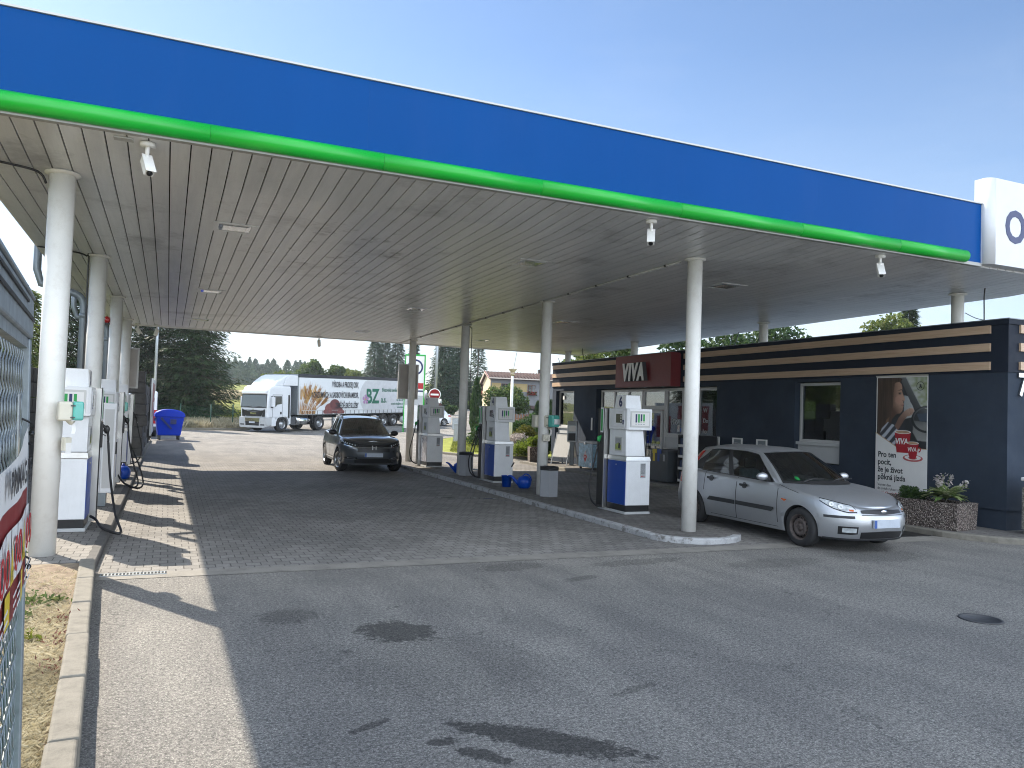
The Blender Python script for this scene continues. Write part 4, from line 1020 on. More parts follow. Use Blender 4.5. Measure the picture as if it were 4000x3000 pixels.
def make_wheel(parent, x, y, r, w, rim, sign, loc_z, turn=0, label=None):
    """wheel at its own origin, axle along X; sign=+1 shows its face to +X"""
    m = MB(); rr = rim['r']; h = w/2
    m.lathe([(rr,-h),(rr+.02,-h-.005),(r-.03,-h),(r-.006,-h+.02),(r,-h+.04),(r,h-.04),(r-.006,h-.02),(r-.03,h),(rr+.02,h+.005),(rr,h)], (0,0,0), 40, axis='X', cap=False)
    for k in range(40):
        pass
    o = m.build('wheel', [M['tyre']], parent); o.location = (x, y, loc_z); o.rotation_euler = (0, 0, turn)
    m = MB(); f = h*.55
    m.lathe([(rr+.004,h-.0),(rr-.012,h-.005),(rr-.025,f),(rr-.03,-h)], (0,0,0), 40, axis='X', m=0, cap=False)
    if rim['kind'] == 'steel':
        m.lathe([(rr-.03,f-.02),(rr*.72,f+.01),(rr*.60,f+.035),(rr*.42,f+.03),(rr*.36,f+.012),(.05,f+.012),(.045,f+.03),(0,f+.032)], (0,0,0), 40, axis='X', cap=False)
        for k in range(rim['n']):
            a = 2*PI*k/rim['n']; c = (f+.026, rr*.68*math.cos(a), rr*.68*math.sin(a)); m.lathe([(0,c[0]-.008),(.021,c[0]-.008)], (0,c[1],c[2]), 10, m=1, axis='X')
        for k in range(4):
            a = 2*PI*k/4+.4; m.lathe([(.011,f+.005),(.011,f+.028),(0,f+.03)], (0,.075*math.cos(a),.075*math.sin(a)), 8, axis='X', cap=False)
    elif rim['kind'] == 'truck':
        m.lathe([(rr-.03,f-.10),(rr*.55,f-.09),(rr*.50,f+.05),(rr*.42,f+.06),(0,f+.07)], (0,0,0), 30, axis='X', cap=False)
        for k in range(10):
            a = 2*PI*k/10; m.lathe([(0,f-.088),(.035,f-.088)], (0,rr*.74*math.cos(a),rr*.74*math.sin(a)), 10, m=1, axis='X')
            m.lathe([(.018,f+.05),(.018,f+.085),(0,f+.09)], (0,rr*.46*math.cos(a),rr*.46*math.sin(a)), 8, axis='X')
    else:
        m.lathe([(rr-.03,-.02),(.0,-.02)], (0,0,0), 24, axis='X', m=1)
        m.lathe([(.06,f-.02),(.058,f+.01),(0,f+.015)], (0,0,0), 20, axis='X')
        for k in range(rim['n']):
            for dd in ((-.16,.16) if rim.get('split') else (0,)):
                a = 2*PI*k/rim['n']+.3; b = a+dd; wd = .020
                c0, s0, c1, s1 = math.cos(a), math.sin(a), math.cos(b), math.sin(b); r1 = rr-.015
                t0 = Vector((0,-s0,c0))*.028; t1 = Vector((0,-s1,c1))*wd
                p0 = Vector((0,c0*.03,s0*.03)); p1 = Vector((0,c1*r1,s1*r1)); F0 = Vector((f+.008,0,0)); F1 = Vector((f-.006,0,0)); D = Vector((-.03,0,0))
                m.hexa([p0-t0+F0+D, p0+t0+F0+D, p1+t1+F1+D, p1-t1+F1+D], [p0-t0+F0, p0+t0+F0, p1+t1+F1, p1-t1+F1])
    if sign < 0:
        m.v = [(-a, b, c) for a, b, c in m.v]; m.f = [q[::-1] for q in m.f]
    m.build('rim', [rim['m'], M['dark']], o)
    return o
def seats(t, L, W, y1, y2, zb, zr, m):
    mb = MB()
    mb.box(-W/2+.12,W/2-.12,y1-.55,y2+.5,.22,.30)
    for x in (-.36,.36):
        mb.box(x-.23,x+.23,y1-.22,y1+.24,.42,.56); mb.hexa([(x-.23,y1+.18,.5),(x+.23,y1+.18,.5),(x+.23,y1+.30,.5),(x-.23,y1+.30,.5)],[(x-.20,y1+.38,zr),(x+.20,y1+.38,zr),(x+.20,y1+.46,zr),(x-.20,y1+.46,zr)])
        mb.box(x-.12,x+.12,y1+.38,y1+.46,zr+.03,zr+.2)
    mb.box(-W/2+.22,W/2-.22,y2-.2,y2+.2,.42,.56); mb.hexa([(-W/2+.22,y2+.15,.5),(W/2-.22,y2+.15,.5),(W/2-.22,y2+.28,.5),(-W/2+.22,y2+.28,.5)],[(-W/2+.25,y2+.32,zr-.06),(W/2-.25,y2+.32,zr-.06),(W/2-.25,y2+.40,zr-.06),(-W/2+.25,y2+.40,zr-.06)])
    return mb.build('seats', [m], t, bevel=.04)

# ---------------- silver hatchback
L = 4.27; W = 1.70
fo = Car(L=L, W=W, nf=2.45, nr=2.6, pf=.86, pr=.62, rr=.055, Ra=.328, wr=.292, p1=.84, p2=3.43, sill=.185, fbot=.20, rbot=.24,
    bx=[0,1.1,2.3,3.4,4.27], bw=[.985,1.0,1.0,1.0,.975],
    tx=[0,.03,.12,.32,.8,1.15,1.45,2.3,3.2,3.8,4.27], tz=[.64,.652,.695,.752,.825,.872,.895,.915,.945,.97,.97],
    sz=[.15,.25,.38,.52,.62,.75,.9,1.0], sin=[.065,.035,.012,.0,.0,.012,.035,.055],
    fz=[.15,.30,.42,.52,.60,.72,.85], fin=[.09,.025,.0,.01,.06,.16,.28], rz=[.2,.35,.5,.6,.75,.95], rin=[.06,.01,.0,.05,.09,.13],
    crown=.045)
fo.bel = dict(latA=.735, latC=.66, latM=.765, um=.5, pF=.98, pA=1.36, pC=3.84, pR=4.14, zF=.925, zA=.885, zC=.965, zR=1.0)
fo.roo = dict(latA=.545, latC=.50, latM=.575, um=.5, pF=1.80, pA=2.02, pC=3.58, pR=3.90, us=[0,.25,.6,1], zs=[1.335,1.385,1.385,1.30], zA=1.335)
car = thing('parked_car', 'silver five door hatchback with dented front door parked before the shop', 'car', (9.575, 9.08-.84+L/2, 0))
mb = MB(); fo.lower(mb)
fo.deck(mb, 0, fo.s_p(1.5), lambda p: S(p, [0,.2,.6,1.5], [.01,.03,.05,.055])); fo.deck(mb, fo.s_p(3.55), 3, lambda p: .035)
# frame of the glasshouse
fo.gpatch(mb, .955, 1.0, -.04, 1, n=3); fo.gpatch(mb, 1.0, 1.04, -.04, 1, n=3); fo.gpatch(mb, 1.80, 2.0, -.04, 1, n=6); fo.gpatch(mb, 2.0, 2.10, -.04, 1, n=4)
fo.gpatch(mb, 1.0, 2.0, .90, 1, n=20, nv=2); fo.gpatch(mb, 1.0, 2.0, -.06, .025, n=20, nv=2)
fo.gpatch(mb, 0, .955, .975, 1, both=True, n=12, nv=1); fo.gpatch(mb, 2.1, 3, .93, 1, both=True, n=12, nv=1); fo.gpatch(mb, 2.1, 3, -.05, .06, both=True, n=12, nv=1)
fo.roof(mb)
body = mb.build('body', [M['silver'], M['dark']], car)
mb = MB(); fo.gpatch(mb, 0, .957, -.02, .98, both=True, n=14); mb.build('windscreen', [M['car_glass']], car)
mb = MB(); fo.gpatch(mb, 0, .935, -.03, .07, off=.003, both=True, n=14, nv=1); fo.gpatch(mb, 0, .935, .945, .978, off=.003, both=True, n=14, nv=1); fo.gpatch(mb, .925, .96, .0, .98, off=.003, n=2)
for x in (-.58, -.02): mb.tube([(x,fo.bel['pF']-L/2+.05,.945),(x+.22,fo.bel['pF']-L/2+.10,.985),(x+.50,fo.bel['pF']-L/2+.11,.985)], .010, 6)
mb.build('windscreen_trim', [M['black']], body)
mb = MB(); fo.gpatch(mb, 2.1, 3, .06, .93, both=True, n=12); mb.build('rear_window', [M['dark_glass']], car)
for sd in (1, -1):
    for a, b in ((1.04, 1.425), (1.475, 1.80)):
        mb = MB(); fo.gpatch(mb, a, b, .025, .90, off=-.002, n=10, sides=(sd,)); mb.build('side_window', [M['car_glass']], car)
    mb = MB(); fo.gpatch(mb, 1.425, 1.475, .0, .92, off=.003, n=2, sides=(sd,)); fo.gpatch(mb, 1.04, 1.80, .0, .035, off=.005, n=20, nv=1, sides=(sd,)); fo.gpatch(mb, 1.05, 1.80, .885, .915, off=.004, n=20, nv=1, sides=(sd,)); fo.gpatch(mb, 1.055, 1.16, .02, lambda t: lerp(.55,.02,t), off=.004, n=6, sides=(sd,)); fo.gpatch(mb, 1.80, 1.93, .03, lambda t: lerp(.9,.35,t), off=.004, n=6, sides=(sd,))
    mb.build('window_trim', [M['black']], body)
    # doors: seams, mouldings, handles
    mb = MB()
    for p, a, b in ((1.30,.30,.875),(2.27,.24,.905),(3.12,.62,.935)):
        q = fo.s_p(p); fo.patch(mb, q-.0022, q+.0022, a, b, .002, 1, 10, sides=(sd,))
    qa, qb = fo.s_p(1.30), fo.s_p(3.12); fo.patch(mb, qa, fo.s_p(2.95), .232, .238, .002, 30, 1, sides=(sd,))
    fo.patch(mb, fo.s_p(.86), fo.s_p(1.3), lambda t: lerp(.79,.876,t), lambda t: lerp(.796,.882,t), .002, 8, 1, sides=(sd,))
    mb.build('door_seam', [M['dark']], body)
    mb = MB()
    fo.patch(mb, fo.s_p(1.36), fo.s_p(2.262), lambda t: .455+.01*t+.045*max(0,(.06-t)/.06), lambda t: .525+.005*t, .013, 16, 2, sides=(sd,)); fo.patch(mb, fo.s_p(2.278), fo.s_p(3.00), .462, lambda t: .53 - .05*max(0,(t-.93)/.07), .013, 12, 2, sides=(sd,))
    mb.build('side_moulding', [M['moulding']], body)
    for p, z in ((2.08,.80),(2.94,.845)):
        mb = MB(); fo.patch(mb, fo.s_p(p-.10), fo.s_p(p+.10), lambda t: z-.018-.012*math.sin(PI*t), lambda t: z+.015, .022, 8, 2, sides=(sd,)); fo.patch(mb, fo.s_p(p-.055), fo.s_p(p+.045), lambda t: z-.045-.012*math.sin(PI*t), lambda t: z-.018, .004, 6, 1, m=1, sides=(sd,)); fo.patch(mb, fo.s_p(p-.05), fo.s_p(p+.04), z+.016, lambda t: z+.03+.015*math.sin(PI*t), .004, 6, 1, m=1, sides=(sd,))
        mb.build('door_handle', [M['black'], M['grey_plastic']], car)
    mb = MB(); P = fo.G(1.08, .06); x = P.x*sd
    mb.ball((x+sd*.13, P.y+.03, P.z+.06), .105, .065, .062, 16, 10); mb.box(min(x, x+sd*.08), max(x, x+sd*.08), P.y-.0, P.y+.06, P.z-.01, P.z+.05, 1)
    mb.build('wing_mirror', [M['silver'], M['black']], car)
    q0, q1 = fo.s_lat(.455), fo.s_p(.42); zl_ = lambda t: S(t, [0,.2,.6,1], [.592,.588,.628,.728]); zh_ = lambda t: max(zl_(t)+.004, min(fo.top(lerp(q0,q1,t))-.012, S(t, [0,.12,1], [.625,.70,.80])))
    mb = MB(); fo.patch(mb, q0, q1, zl_, zh_, .004, 20, 5, sides=(sd,)); h = mb.build('headlight', [M['lamp_glass']], car)
    mb = MB(); fo.patch(mb, q0-.006, q1+.01, lambda t: zl_(t)-.011, lambda t: zl_(t)+.002, .0045, 20, 1, sides=(sd,)); fo.patch(mb, q0-.006, q1+.01, lambda t: zh_(t)-.003, lambda t: zh_(t)+.007, .0045, 20, 1, sides=(sd,)); mb.build('gap', [M['dark']], h)
    mb = MB()
    for f_, r_ in ((.40,.046),(.66,.040)):
        q = lerp(q0, q1, f_); zc_ = (zl_(f_)+zh_(f_))/2; c = fo.F(q, zc_, .0075); n_ = (fo.F(q, zc_, .05)-fo.F(q, zc_)).normalized()
        Mx = n_.to_track_quat('Z','Y').to_matrix().to_4x4(); Mx.translation = c; k0 = len(mb.v); mb.lathe([(r_,0),(r_,.003),(r_*.82,.003),(r_*.75,-.001),(0,.001)], (0,0,0), 18, ms=[0,0,1,2])
        for i in range(k0, len(mb.v)): v = Mx @ Vector(mb.v[i]); mb.v[i] = (v.x*sd, v.y, v.z)
    mb.build('reflector', [M['alloy'], M['alloy'], M['lamp_glass']], h)
    mb = MB(); fo.patch(mb, lerp(q0,q1,.06), lerp(q0,q1,.2), lambda t: zl_(.13)+.01, lambda t: zl_(.13)+.035, .006, 4, 1, sides=(sd,)); mb.build('indicator_lens', [M['orange_lens']], h)
    mb = MB(); fo.patch(mb, fo.s_p(1.10), fo.s_p(1.21), lambda t: .668-.022*math.sin(PI*min(1,t*1.2)), lambda t: .675+.008*t, .006, 6, 1, sides=(sd,)); mb.build('side_repeater', [M['orange_lens']], car)
    mb = MB(); fo.patch(mb, fo.s_lat(.50), fo.s_p(.42), lambda t: .50, lambda t: .535, .012, 12, 2, sides=(sd,)); mb.build('bumper_strip', [M['moulding']], car)
    mb = MB(); fo.patch(mb, fo.s_lat(.46), fo.s_lat(.68), lambda t: .27+.035*max(0,(.3-t)), lambda t: .385, .004, 8, 2, sides=(sd,)); fl = mb.build('fog_light', [M['black']], car)
    mb = MB(); fo.patch(mb, fo.s_lat(.48), fo.s_lat(.64), .30, .365, .009, 6, 2, sides=(sd,)); mb.build('lens', [M['lamp_glass']], fl)
    mb = MB(); fo.patch(mb, 2.10, 2.45, .70, .90, .006, 6, 3, sides=(sd,)); fo.gpatch(mb, 1.92, 2.12, .05, .92, off=.006, n=4, sides=(sd,)); mb.build('tail_light', [M['red_lens']], car)
    for p in (fo.p1, fo.p2): make_wheel(car, sd*(W/2-.105), p-L/2, .292, .185, dict(kind='steel', r=.192, n=14, m=M['rusty']), sd, .292)
mb = MB(); fo.patch(mb, 0, fo.s_lat(.39), lambda t: .56+.018*t, lambda t: .628-.015*t, .005, 10, 3); gr = mb.build('grille', [M['black']], car)
mb = MB()
for k in range(4): fo.patch(mb, 0, fo.s_lat(.385), .572+k*.014, .576+k*.014, .009, 10, 1)
fo.patch(mb, 0, fo.s_lat(.40), .548, .556, .006, 12, 1); mb.build('grille_mesh', [M['grey_plastic']], gr)
mb = MB(); mb.lathe([(0,0),(.065,0),(.06,-.008),(0,-.010)], (0, 0, 0), 24, axis='Y'); P = fo.F(0, .595); mb.v = [(a, b+P.y-.012, c*.45+.60) for a, b, c in mb.v]; mb.build('badge', [M['chrome']], car)
mb = MB(); fo.patch(mb, 0, fo.s_lat(.42), .215, lambda t: .325-.015*t, .004, 10, 3); mb.build('lower_grille', [M['black']], car)
mb = MB(); fo.patch(mb, 0, fo.s_p(.45), .185, .212, .006, 16, 1, m=0); mb.build('front_lip', [M['moulding']], car)
mb = MB(); y = fo.F(0, .42).y-.012; mb.box(-.255,.255,y-.008,y+.02,.375,.49); mb.box(-.254,-.205,y-.0095,y-.007,.376,.489,1); mb.build('number_plate', [M['plate'], M['plate_blue']], car)
mb = MB(); mb.box(-W/2+.28,W/2-.28,-L/2+.35,L/2-.3,.16,.60); mb.build('underbody', [M['dark']], car)
seats(car, L, W, -.05, .85, .9, 1.02, mat('seat_cloth', (.05,.055,.065), .9))
mb = MB(); mb.box(-.66,.66,-.86,-.42,.6,.875); mb.build('dashboard', [M['black']], car, bevel=.05)
mb = MB(); mb.tube([(.36+.175*math.cos(a), -.36+.06*math.sin(a), .86+.165*math.sin(a)) for a in [2*PI*k/24 for k in range(25)]], .013, 8); mb.box(.2,.52,-.37,-.35,.84,.87); mb.build('steering_wheel', [M['black']], car)
mb = MB(); mb.hexa([(-.60,.13,.56),(-.14,.13,.56),(-.14,.34,.56),(-.60,.34,.56)],[(-.56,.32,1.04),(-.18,.32,1.04),(-.18,.45,1.04),(-.56,.45,1.04)]); mb.build('seat_cover', [mat('seat_cover_cloth', (.25,.36,.42), .9, var=.3, scale=12)], car, bevel=.05)
mb = MB(); mb.lathe([(0,0),(.045,0)], (0,0,0), 20, axis='Y'); Pm = fo.G(.72, .12, .006); mb.xform(Matrix.Translation((-Pm.x, Pm.y-.01, Pm.z+.012)) @ Matrix.Rotation(R(-52),4,'X')); mb.build('sticker', [M['green']], car)

# ---------------- dark SUV
L = 4.35; W = 1.80
su = Car(L=L, W=W, nf=2.7, nr=2.7, pf=.80, pr=.60, rr=.07, Ra=.385, wr=.335, p1=.86, p2=3.42, sill=.27, fbot=.24, rbot=.30,
    bx=[0,1.1,2.3,3.4,4.35], bw=[.98,1,1,1,.97],
    tx=[0,.05,.15,.35,.8,1.2,1.5,2.4,3.4,4.0,4.35], tz=[.885,.90,.93,.96,.995,1.02,1.025,1.035,1.07,1.1,1.1],
    sz=[.2,.3,.45,.6,.75,.9,1.05], sin=[.05,.03,.01,0,.005,.03,.06],
    fz=[.2,.35,.5,.65,.78,.86,1.0], fin=[.10,.03,0,.0,.03,.07,.17], rz=[.2,.4,.6,.8,1.0], rin=[.08,.02,0,.04,.1], crown=.05)
su.bel = dict(latA=.79, latC=.70, latM=.81, um=.5, pF=1.02, pA=1.36, pC=3.72, pR=4.05, zF=1.045, zA=1.0, zC=1.09, zR=1.12)
su.roo = dict(latA=.58, latC=.545, latM=.61, um=.5, pF=1.82, pA=2.0, pC=3.62, pR=3.92, us=[0,.3,.65,1], zs=[1.50,1.555,1.55,1.47], zA=1.50)
suv = thing('parked_car', 'dark grey off road car with silver roof rails standing in the lane', 'car', (5.52, 22.96-.86+L/2, 0), R(-2))
mb = MB(); su.lower(mb); su.deck(mb, 0, su.s_p(1.5), lambda p: S(p, [0,.2,.6,1.5], [.02,.045,.065,.06])); su.deck(mb, su.s_p(3.7), 3, lambda p: .03)
su.gpatch(mb, .93, 1.0, -.04, 1, n=3); su.gpatch(mb, 1.0, 1.05, -.04, 1, n=3); su.gpatch(mb, 1.9, 2.0, -.04, 1, n=4); su.gpatch(mb, 2.0, 2.1, -.04, 1, n=4)
su.gpatch(mb, 1.0, 2.0, .91, 1, n=20, nv=2); su.gpatch(mb, 1.0, 2.0, -.06, .025, n=20, nv=2)
su.gpatch(mb, 0, .93, .975, 1, both=True, n=12, nv=1); su.gpatch(mb, 2.1, 3, .9, 1, both=True, n=12, nv=1); su.gpatch(mb, 2.1, 3, -.05, .06, both=True, n=12, nv=1); su.roof(mb)
body = mb.build('body', [M['suv_paint'], M['dark']], suv)
mb = MB(); su.gpatch(mb, 0, .935, -.02, .98, both=True, n=14); mb.build('windscreen', [M['car_glass']], suv)
mb = MB(); su.gpatch(mb, 2.1, 3, .06, .9, both=True, n=12); mb.build('rear_window', [M['dark_glass']], suv)
mb = MB(); su.gpatch(mb, 0, .935, -.03, .06, off=.003, both=True, n=14, nv=1); mb.build('windscreen_trim', [M['black']], body)
for sd in (1, -1):
    for a, b in ((1.05,1.40),(1.44,1.70),(1.73,1.90)):
        mb = MB(); su.gpatch(mb, a, b, .025, .91, off=-.002, n=8, sides=(sd,)); mb.build('side_window', [M['dark_glass'] if a > 1.4 else M['car_glass']], suv)
    mb = MB(); su.gpatch(mb, 1.40, 1.44, 0, .92, off=.002, n=1, sides=(sd,)); su.gpatch(mb, 1.70, 1.73, 0, .92, off=.002, n=1, sides=(sd,)); mb.build('window_post', [M['black']], body)
    mb = MB(); su.gpatch(mb, 1.05, 1.9, .0, .03, off=.006, n=16, nv=1, sides=(sd,)); su.patch(mb, su.s_p(1.35), su.s_p(2.95), .33, .375, .012, 16, 1, sides=(sd,)); mb.build('chrome_strip', [M['chrome']], body)
    mb = MB(); P = [su.G(q, 1) for q in (1.08,1.2,1.5,1.8,1.93)]; mb.tube([(p.x*.96*sd, p.y, p.z+(.045 if 0 < i < 4 else .005)) for i, p in enumerate(P)], .022, 8); mb.build('roof_rail', [M['alloy']], suv)
    mb = MB(); su.patch(mb, su.s_p(su.p1-su.Ra-.05), su.s_p(su.p1+su.Ra+.05), lambda t: su.zlo(su.p1+(2*t-1)*(su.Ra+.05)), lambda t: su.zlo(su.p1+(2*t-1)*su.Ra*.999)+.065 if abs(2*t-1) < .97 else su.zlo(su.p1+(2*t-1)*(su.Ra+.05))+.2, .008, 24, 2, sides=(sd,))
    su.patch(mb, su.s_p(su.p2-su.Ra-.05), su.s_p(su.p2+su.Ra+.05), lambda t: su.zlo(su.p2+(2*t-1)*(su.Ra+.05)), lambda t: su.zlo(su.p2+(2*t-1)*su.Ra*.999)+.065 if abs(2*t-1) < .97 else su.zlo(su.p2+(2*t-1)*(su.Ra+.05))+.2, .008, 24, 2, sides=(sd,))
    su.patch(mb, su.s_p(1.30), su.s_p(2.98), .26, .325, .01, 16, 1, sides=(sd,)); mb.build('wheel_arch_trim', [M['grey_plastic']], body)
    mb = MB()
    for p, a, b in ((1.32,.38,.99),(2.30,.38,1.02),(3.05,.7,1.05)):
        q = su.s_p(p); su.patch(mb, q-.003, q+.003, a, b, .002, 1, 8, sides=(sd,))
    mb.build('door_seam', [M['dark']], body)
    for p, z in ((2.12,.90),(2.92,.93)):
        mb = MB(); su.patch(mb, su.s_p(p-.11), su.s_p(p+.10), z-.015, z+.015, .03, 4, 1, sides=(sd,)); mb.build('door_handle', [M['suv_paint']], suv)
    mb = MB(); P = su.G(1.07, .05); x = P.x*sd; mb.ball((x+sd*.15, P.y+.02, P.z+.07), .12,.075,.085,16,10); mb.box(min(x,x+sd*.1),max(x,x+sd*.1),P.y,P.y+.06,P.z-.01,P.z+.04); mb.build('wing_mirror', [M['black']], suv)
    mb = MB(); su.patch(mb, su.s_lat(.46), su.s_p(.52), lambda t: lerp(.735,.83,t), lambda t: lerp(.83,.945,t**.8), .005, 12, 3, sides=(sd,)); h = mb.build('headlight', [M['pane']], suv)
    mb = MB()
    for k in range(6): su.patch(mb, lerp(su.s_lat(.50), su.s_p(.42), k/6)+.01, lerp(su.s_lat(.50), su.s_p(.42), (k+.62)/6), (.765+.018*k), (.800+.018*k), .009, 2, 1, sides=(sd,))
    mb.build('led_unit', [M['lamp_glass']], h)
    mb = MB(); su.patch(mb, su.s_lat(.44), su.s_p(.50), lambda t: lerp(.712,.81,t), lambda t: lerp(.727,.825,t), .009, 12, 1, sides=(sd,)); mb.build('chrome_trim', [M['chrome']], h)
    mb = MB(); su.patch(mb, su.s_lat(.48), su.s_p(.30), .40, .45, .006, 8, 1, sides=(sd,)); f = mb.build('fog_light', [M['black']], suv)
    mb = MB(); su.patch(mb, su.s_lat(.46), su.s_p(.34), .382, .394, .010, 8, 1, sides=(sd,)); su.patch(mb, su.s_lat(.52), su.s_p(.22), .415, .44, .010, 6, 1, sides=(sd,)); mb.build('trim', [M['chrome']], f)
    mb = MB(); su.patch(mb, 2.05, 2.4, .95, 1.06, .01, 5, 2, sides=(sd,)); su.gpatch(mb, 2.0, 2.1, 0, .5, off=.01, n=3, sides=(sd,)); mb.build('tail_light', [M['red_lens']], suv)
    for p in (su.p1, su.p2): make_wheel(suv, sd*(W/2-.115), p-L/2, .338, .21, dict(kind='alloy', r=.225, n=5, split=True, m=M['alloy']), sd, .338, R(14) if p == su.p1 else 0)
mb = MB(); su.patch(mb, 0, su.s_lat(.47), (.60), lambda t: .815+.01*t, .004, 10, 3); gr = mb.build('grille', [M['black']], suv)
mb = MB(); su.patch(mb, 0, su.s_lat(.46), lambda t: .715, lambda t: .735, .014, 10, 1); P = su.F(0,.69); mb.box(-.06,-.038,P.y-.03,P.y-.008,.665,.785); mb.box(.038,.06,P.y-.03,P.y-.008,.665,.785); mb.box(-.039,.039,P.y-.03,P.y-.01,.715,.735); mb.build('badge_bar', [M['chrome']], gr)
mb = MB(); su.patch(mb, 0, su.s_lat(.55), .27, .41, .005, 10, 2); mb.build('lower_grille', [M['black']], suv)
mb = MB(); su.patch(mb, 0, su.s_p(.42), .245, .285, .012, 12, 1); mb.build('skid_strip', [M['grey_plastic']], suv)
mb = MB(); y = su.F(0,.5).y-.012; mb.box(-.26,.26,y-.008,y+.02,.46,.57); mb.box(-.259,-.21,y-.0095,y-.007,.461,.569,1); mb.build('number_plate', [M['plate'], M['plate_blue']], suv)
mb = MB(); mb.box(-W/2+.29,W/2-.29,-L/2+.35,L/2-.3,.22,.68); mb.build('underbody', [M['dark']], suv)
seats(suv, L, W, -.05, .85, 1.0, 1.15, M['black'])
mb = MB(); mb.box(-.70,.70,-.88,-.45,.7,.99); mb.build('dashboard', [M['black']], suv, bevel=.05)

# ---------------- white car far on the road side, seen from behind its right flank
L = 4.6; W = 1.8
wc = Car(L=L, W=W, nf=2.6, nr=2.6, pf=.8, pr=.6, rr=.06, Ra=.36, wr=.31, p1=.9, p2=3.6, sill=.2, fbot=.22, rbot=.26, bx=[0,1,2.3,3.4,4.6], bw=[.98,1,1,1,.97],
    tx=[0,.35,.9,1.4,2.4,3.6,4.6], tz=[.68,.76,.86,.93,.95,.99,1.02], sz=[.15,.3,.5,.7,1.0], sin=[.06,.02,0,.01,.06], fz=[.15,.4,.6,.85], fin=[.08,0,.05,.25], rz=[.2,.4,.7,1.0], rin=[.06,0,.04,.12], crown=.045)
wc.bel = dict(latA=.77, latC=.68, latM=.79, um=.5, pF=1.1, pA=1.45, pC=4.05, pR=4.4, zF=.96, zA=.92, zC=1.01, zR=1.04)
wc.roo = dict(latA=.56, latC=.52, latM=.59, um=.5, pF=1.9, pA=2.1, pC=3.75, pR=4.0, us=[0,.3,.65,1], zs=[1.38,1.43,1.42,1.35], zA=1.38)
x, y = 20.9, 62.95
wcar = thing('parked_car', 'white estate car standing at the road side far behind pump 2', 'car', (19.84, 63.23, gh(20.5,62.9)), R(-75))
mb = MB(); wc.lower(mb); wc.deck(mb, 0, wc.s_p(1.6), lambda p: .05); wc.deck(mb, wc.s_p(4.0), 3, lambda p: .03)
for a, b in ((.93,1.05),(1.88,2.1)): wc.gpatch(mb, a, b, -.04, 1, n=5)
wc.gpatch(mb, 1.0, 2.0, .9, 1, n=16, nv=2); wc.gpatch(mb, 1, 2, -.06, .025, n=16, nv=1); wc.gpatch(mb, 0, .93, .97, 1, both=True, n=8, nv=1); wc.gpatch(mb, 2.1, 3, .92, 1, both=True, n=8, nv=1); wc.gpatch(mb, 2.1, 3, -.05, .06, both=True, n=8, nv=1); wc.roof(mb)
mb.build('body', [M['car_white'], M['dark']], wcar)
mb = MB(); wc.gpatch(mb, 0, .935, -.02, .98, both=True, n=8); mb.build('windscreen', [M['dark_glass']], wcar)
mb = MB(); wc.gpatch(mb, 2.1, 3, .06, .92, both=True, n=8); mb.build('rear_window', [M['dark_glass']], wcar)
for sd in (1, -1):
    mb = MB(); wc.gpatch(mb, 1.05, 1.88, .025, .9, off=-.002, n=12, sides=(sd,)); mb.build('side_window', [M['dark_glass']], wcar)
    mb = MB(); wc.patch(mb, 2.0, 2.45, .80, .92, .006, 5, 2, sides=(sd,)); mb.build('tail_light', [M['red_lens']], wcar)
    for p in (wc.p1, wc.p2): make_wheel(wcar, sd*(W/2-.11), p-L/2, .32, .2, dict(kind='alloy', r=.21, n=5, m=M['alloy']), sd, .32)
mb = MB(); mb.box(-.6,.6,-2,2,.18,.62); mb.build('underbody', [M['dark']], wcar)
# ------------------------------------------------------------------ shop
FX, Y0, Y1, ZR = 13.4, 9.06, 26.75, 3.79
shop = thing('shop_building', 'dark blue flat roofed shop with wooden slats and large windows', 'shop')
def sp_(name, mb, m, par=None, **k): return mb.build(name, m, par or shop, **k)
# openings in the facade: (y0, y1, z0, z1)
OP = [(25.02,26.45,.92,2.74),(16.98,23.42,.42,2.76),(12.78,14.13,.95,2.79)]
def wallface(mb, ops, y0, y1, z0, z1, x0, x1, m=0):
    ys = sorted(set([y0,y1]+[o[0] for o in ops]+[o[1] for o in ops]))
    for a, b in zip(ys, ys[1:]):
        cut = sorted([(o[2],o[3]) for o in ops if o[0] <= a+1e-6 and o[1] >= b-1e-6]); z = z0
        for c, d in cut:
            if c > z: mb.box(x0,x1,a,b,z,c,m)
            z = d
        if z < z1: mb.box(x0,x1,a,b,z,z1,m)
mb = MB(); wallface(mb, OP, Y0, Y1, .44, 2.86, FX, FX+.28)
mb.box(FX+.28, 22, Y0, Y0+.28, .44, 2.86); mb.box(FX+.28, 22, Y1-.28, Y1, .1, 2.86); mb.box(21.7, 22, Y0+.28, Y1-.28, .1, 2.86)
sp_('wall', mb, [M['navy_wall']])
mb = MB()
for a, b in ((Y0+.03,19.0),(20.75,Y1)): mb.box(FX+.03, FX+.28, a, b, .09, .44)
mb.box(FX+.28,22,Y0+.03,Y0+.28,.09,.44); sp_('plinth', mb, [M['navy_wall']])
mb = MB(); mb.box(FX-.015, 22.05, Y0-.015, Y1+.02, 2.862, 3.70); mb.box(FX-.04, 22.08, Y0-.04, Y1+.04, 3.70, 3.79); par_ = sp_('parapet', mb, [M['navy_trim']])
mb = MB(); mb.box(FX-.05, 22.1, Y0-.05, Y1+.05, 3.791, 3.806); sp_('coping', mb, [M['pipe']], par_)
for k, z in enumerate((3.555, 3.235, 2.905)):
    for a, b in ((9.36,14.1),(14.103,18.43),(22.1,24.4),(24.403,26.72)):
        mb = MB(); mb.box(FX-.055, FX-.016, a, b, z, z+.145); sp_('wood_slat', mb, [M['wood']])
    mb = MB(); mb.box(13.66, 18, Y0-.055, Y0-.016, z, z+.145); sp_('wood_slat', mb, [M['wood']])
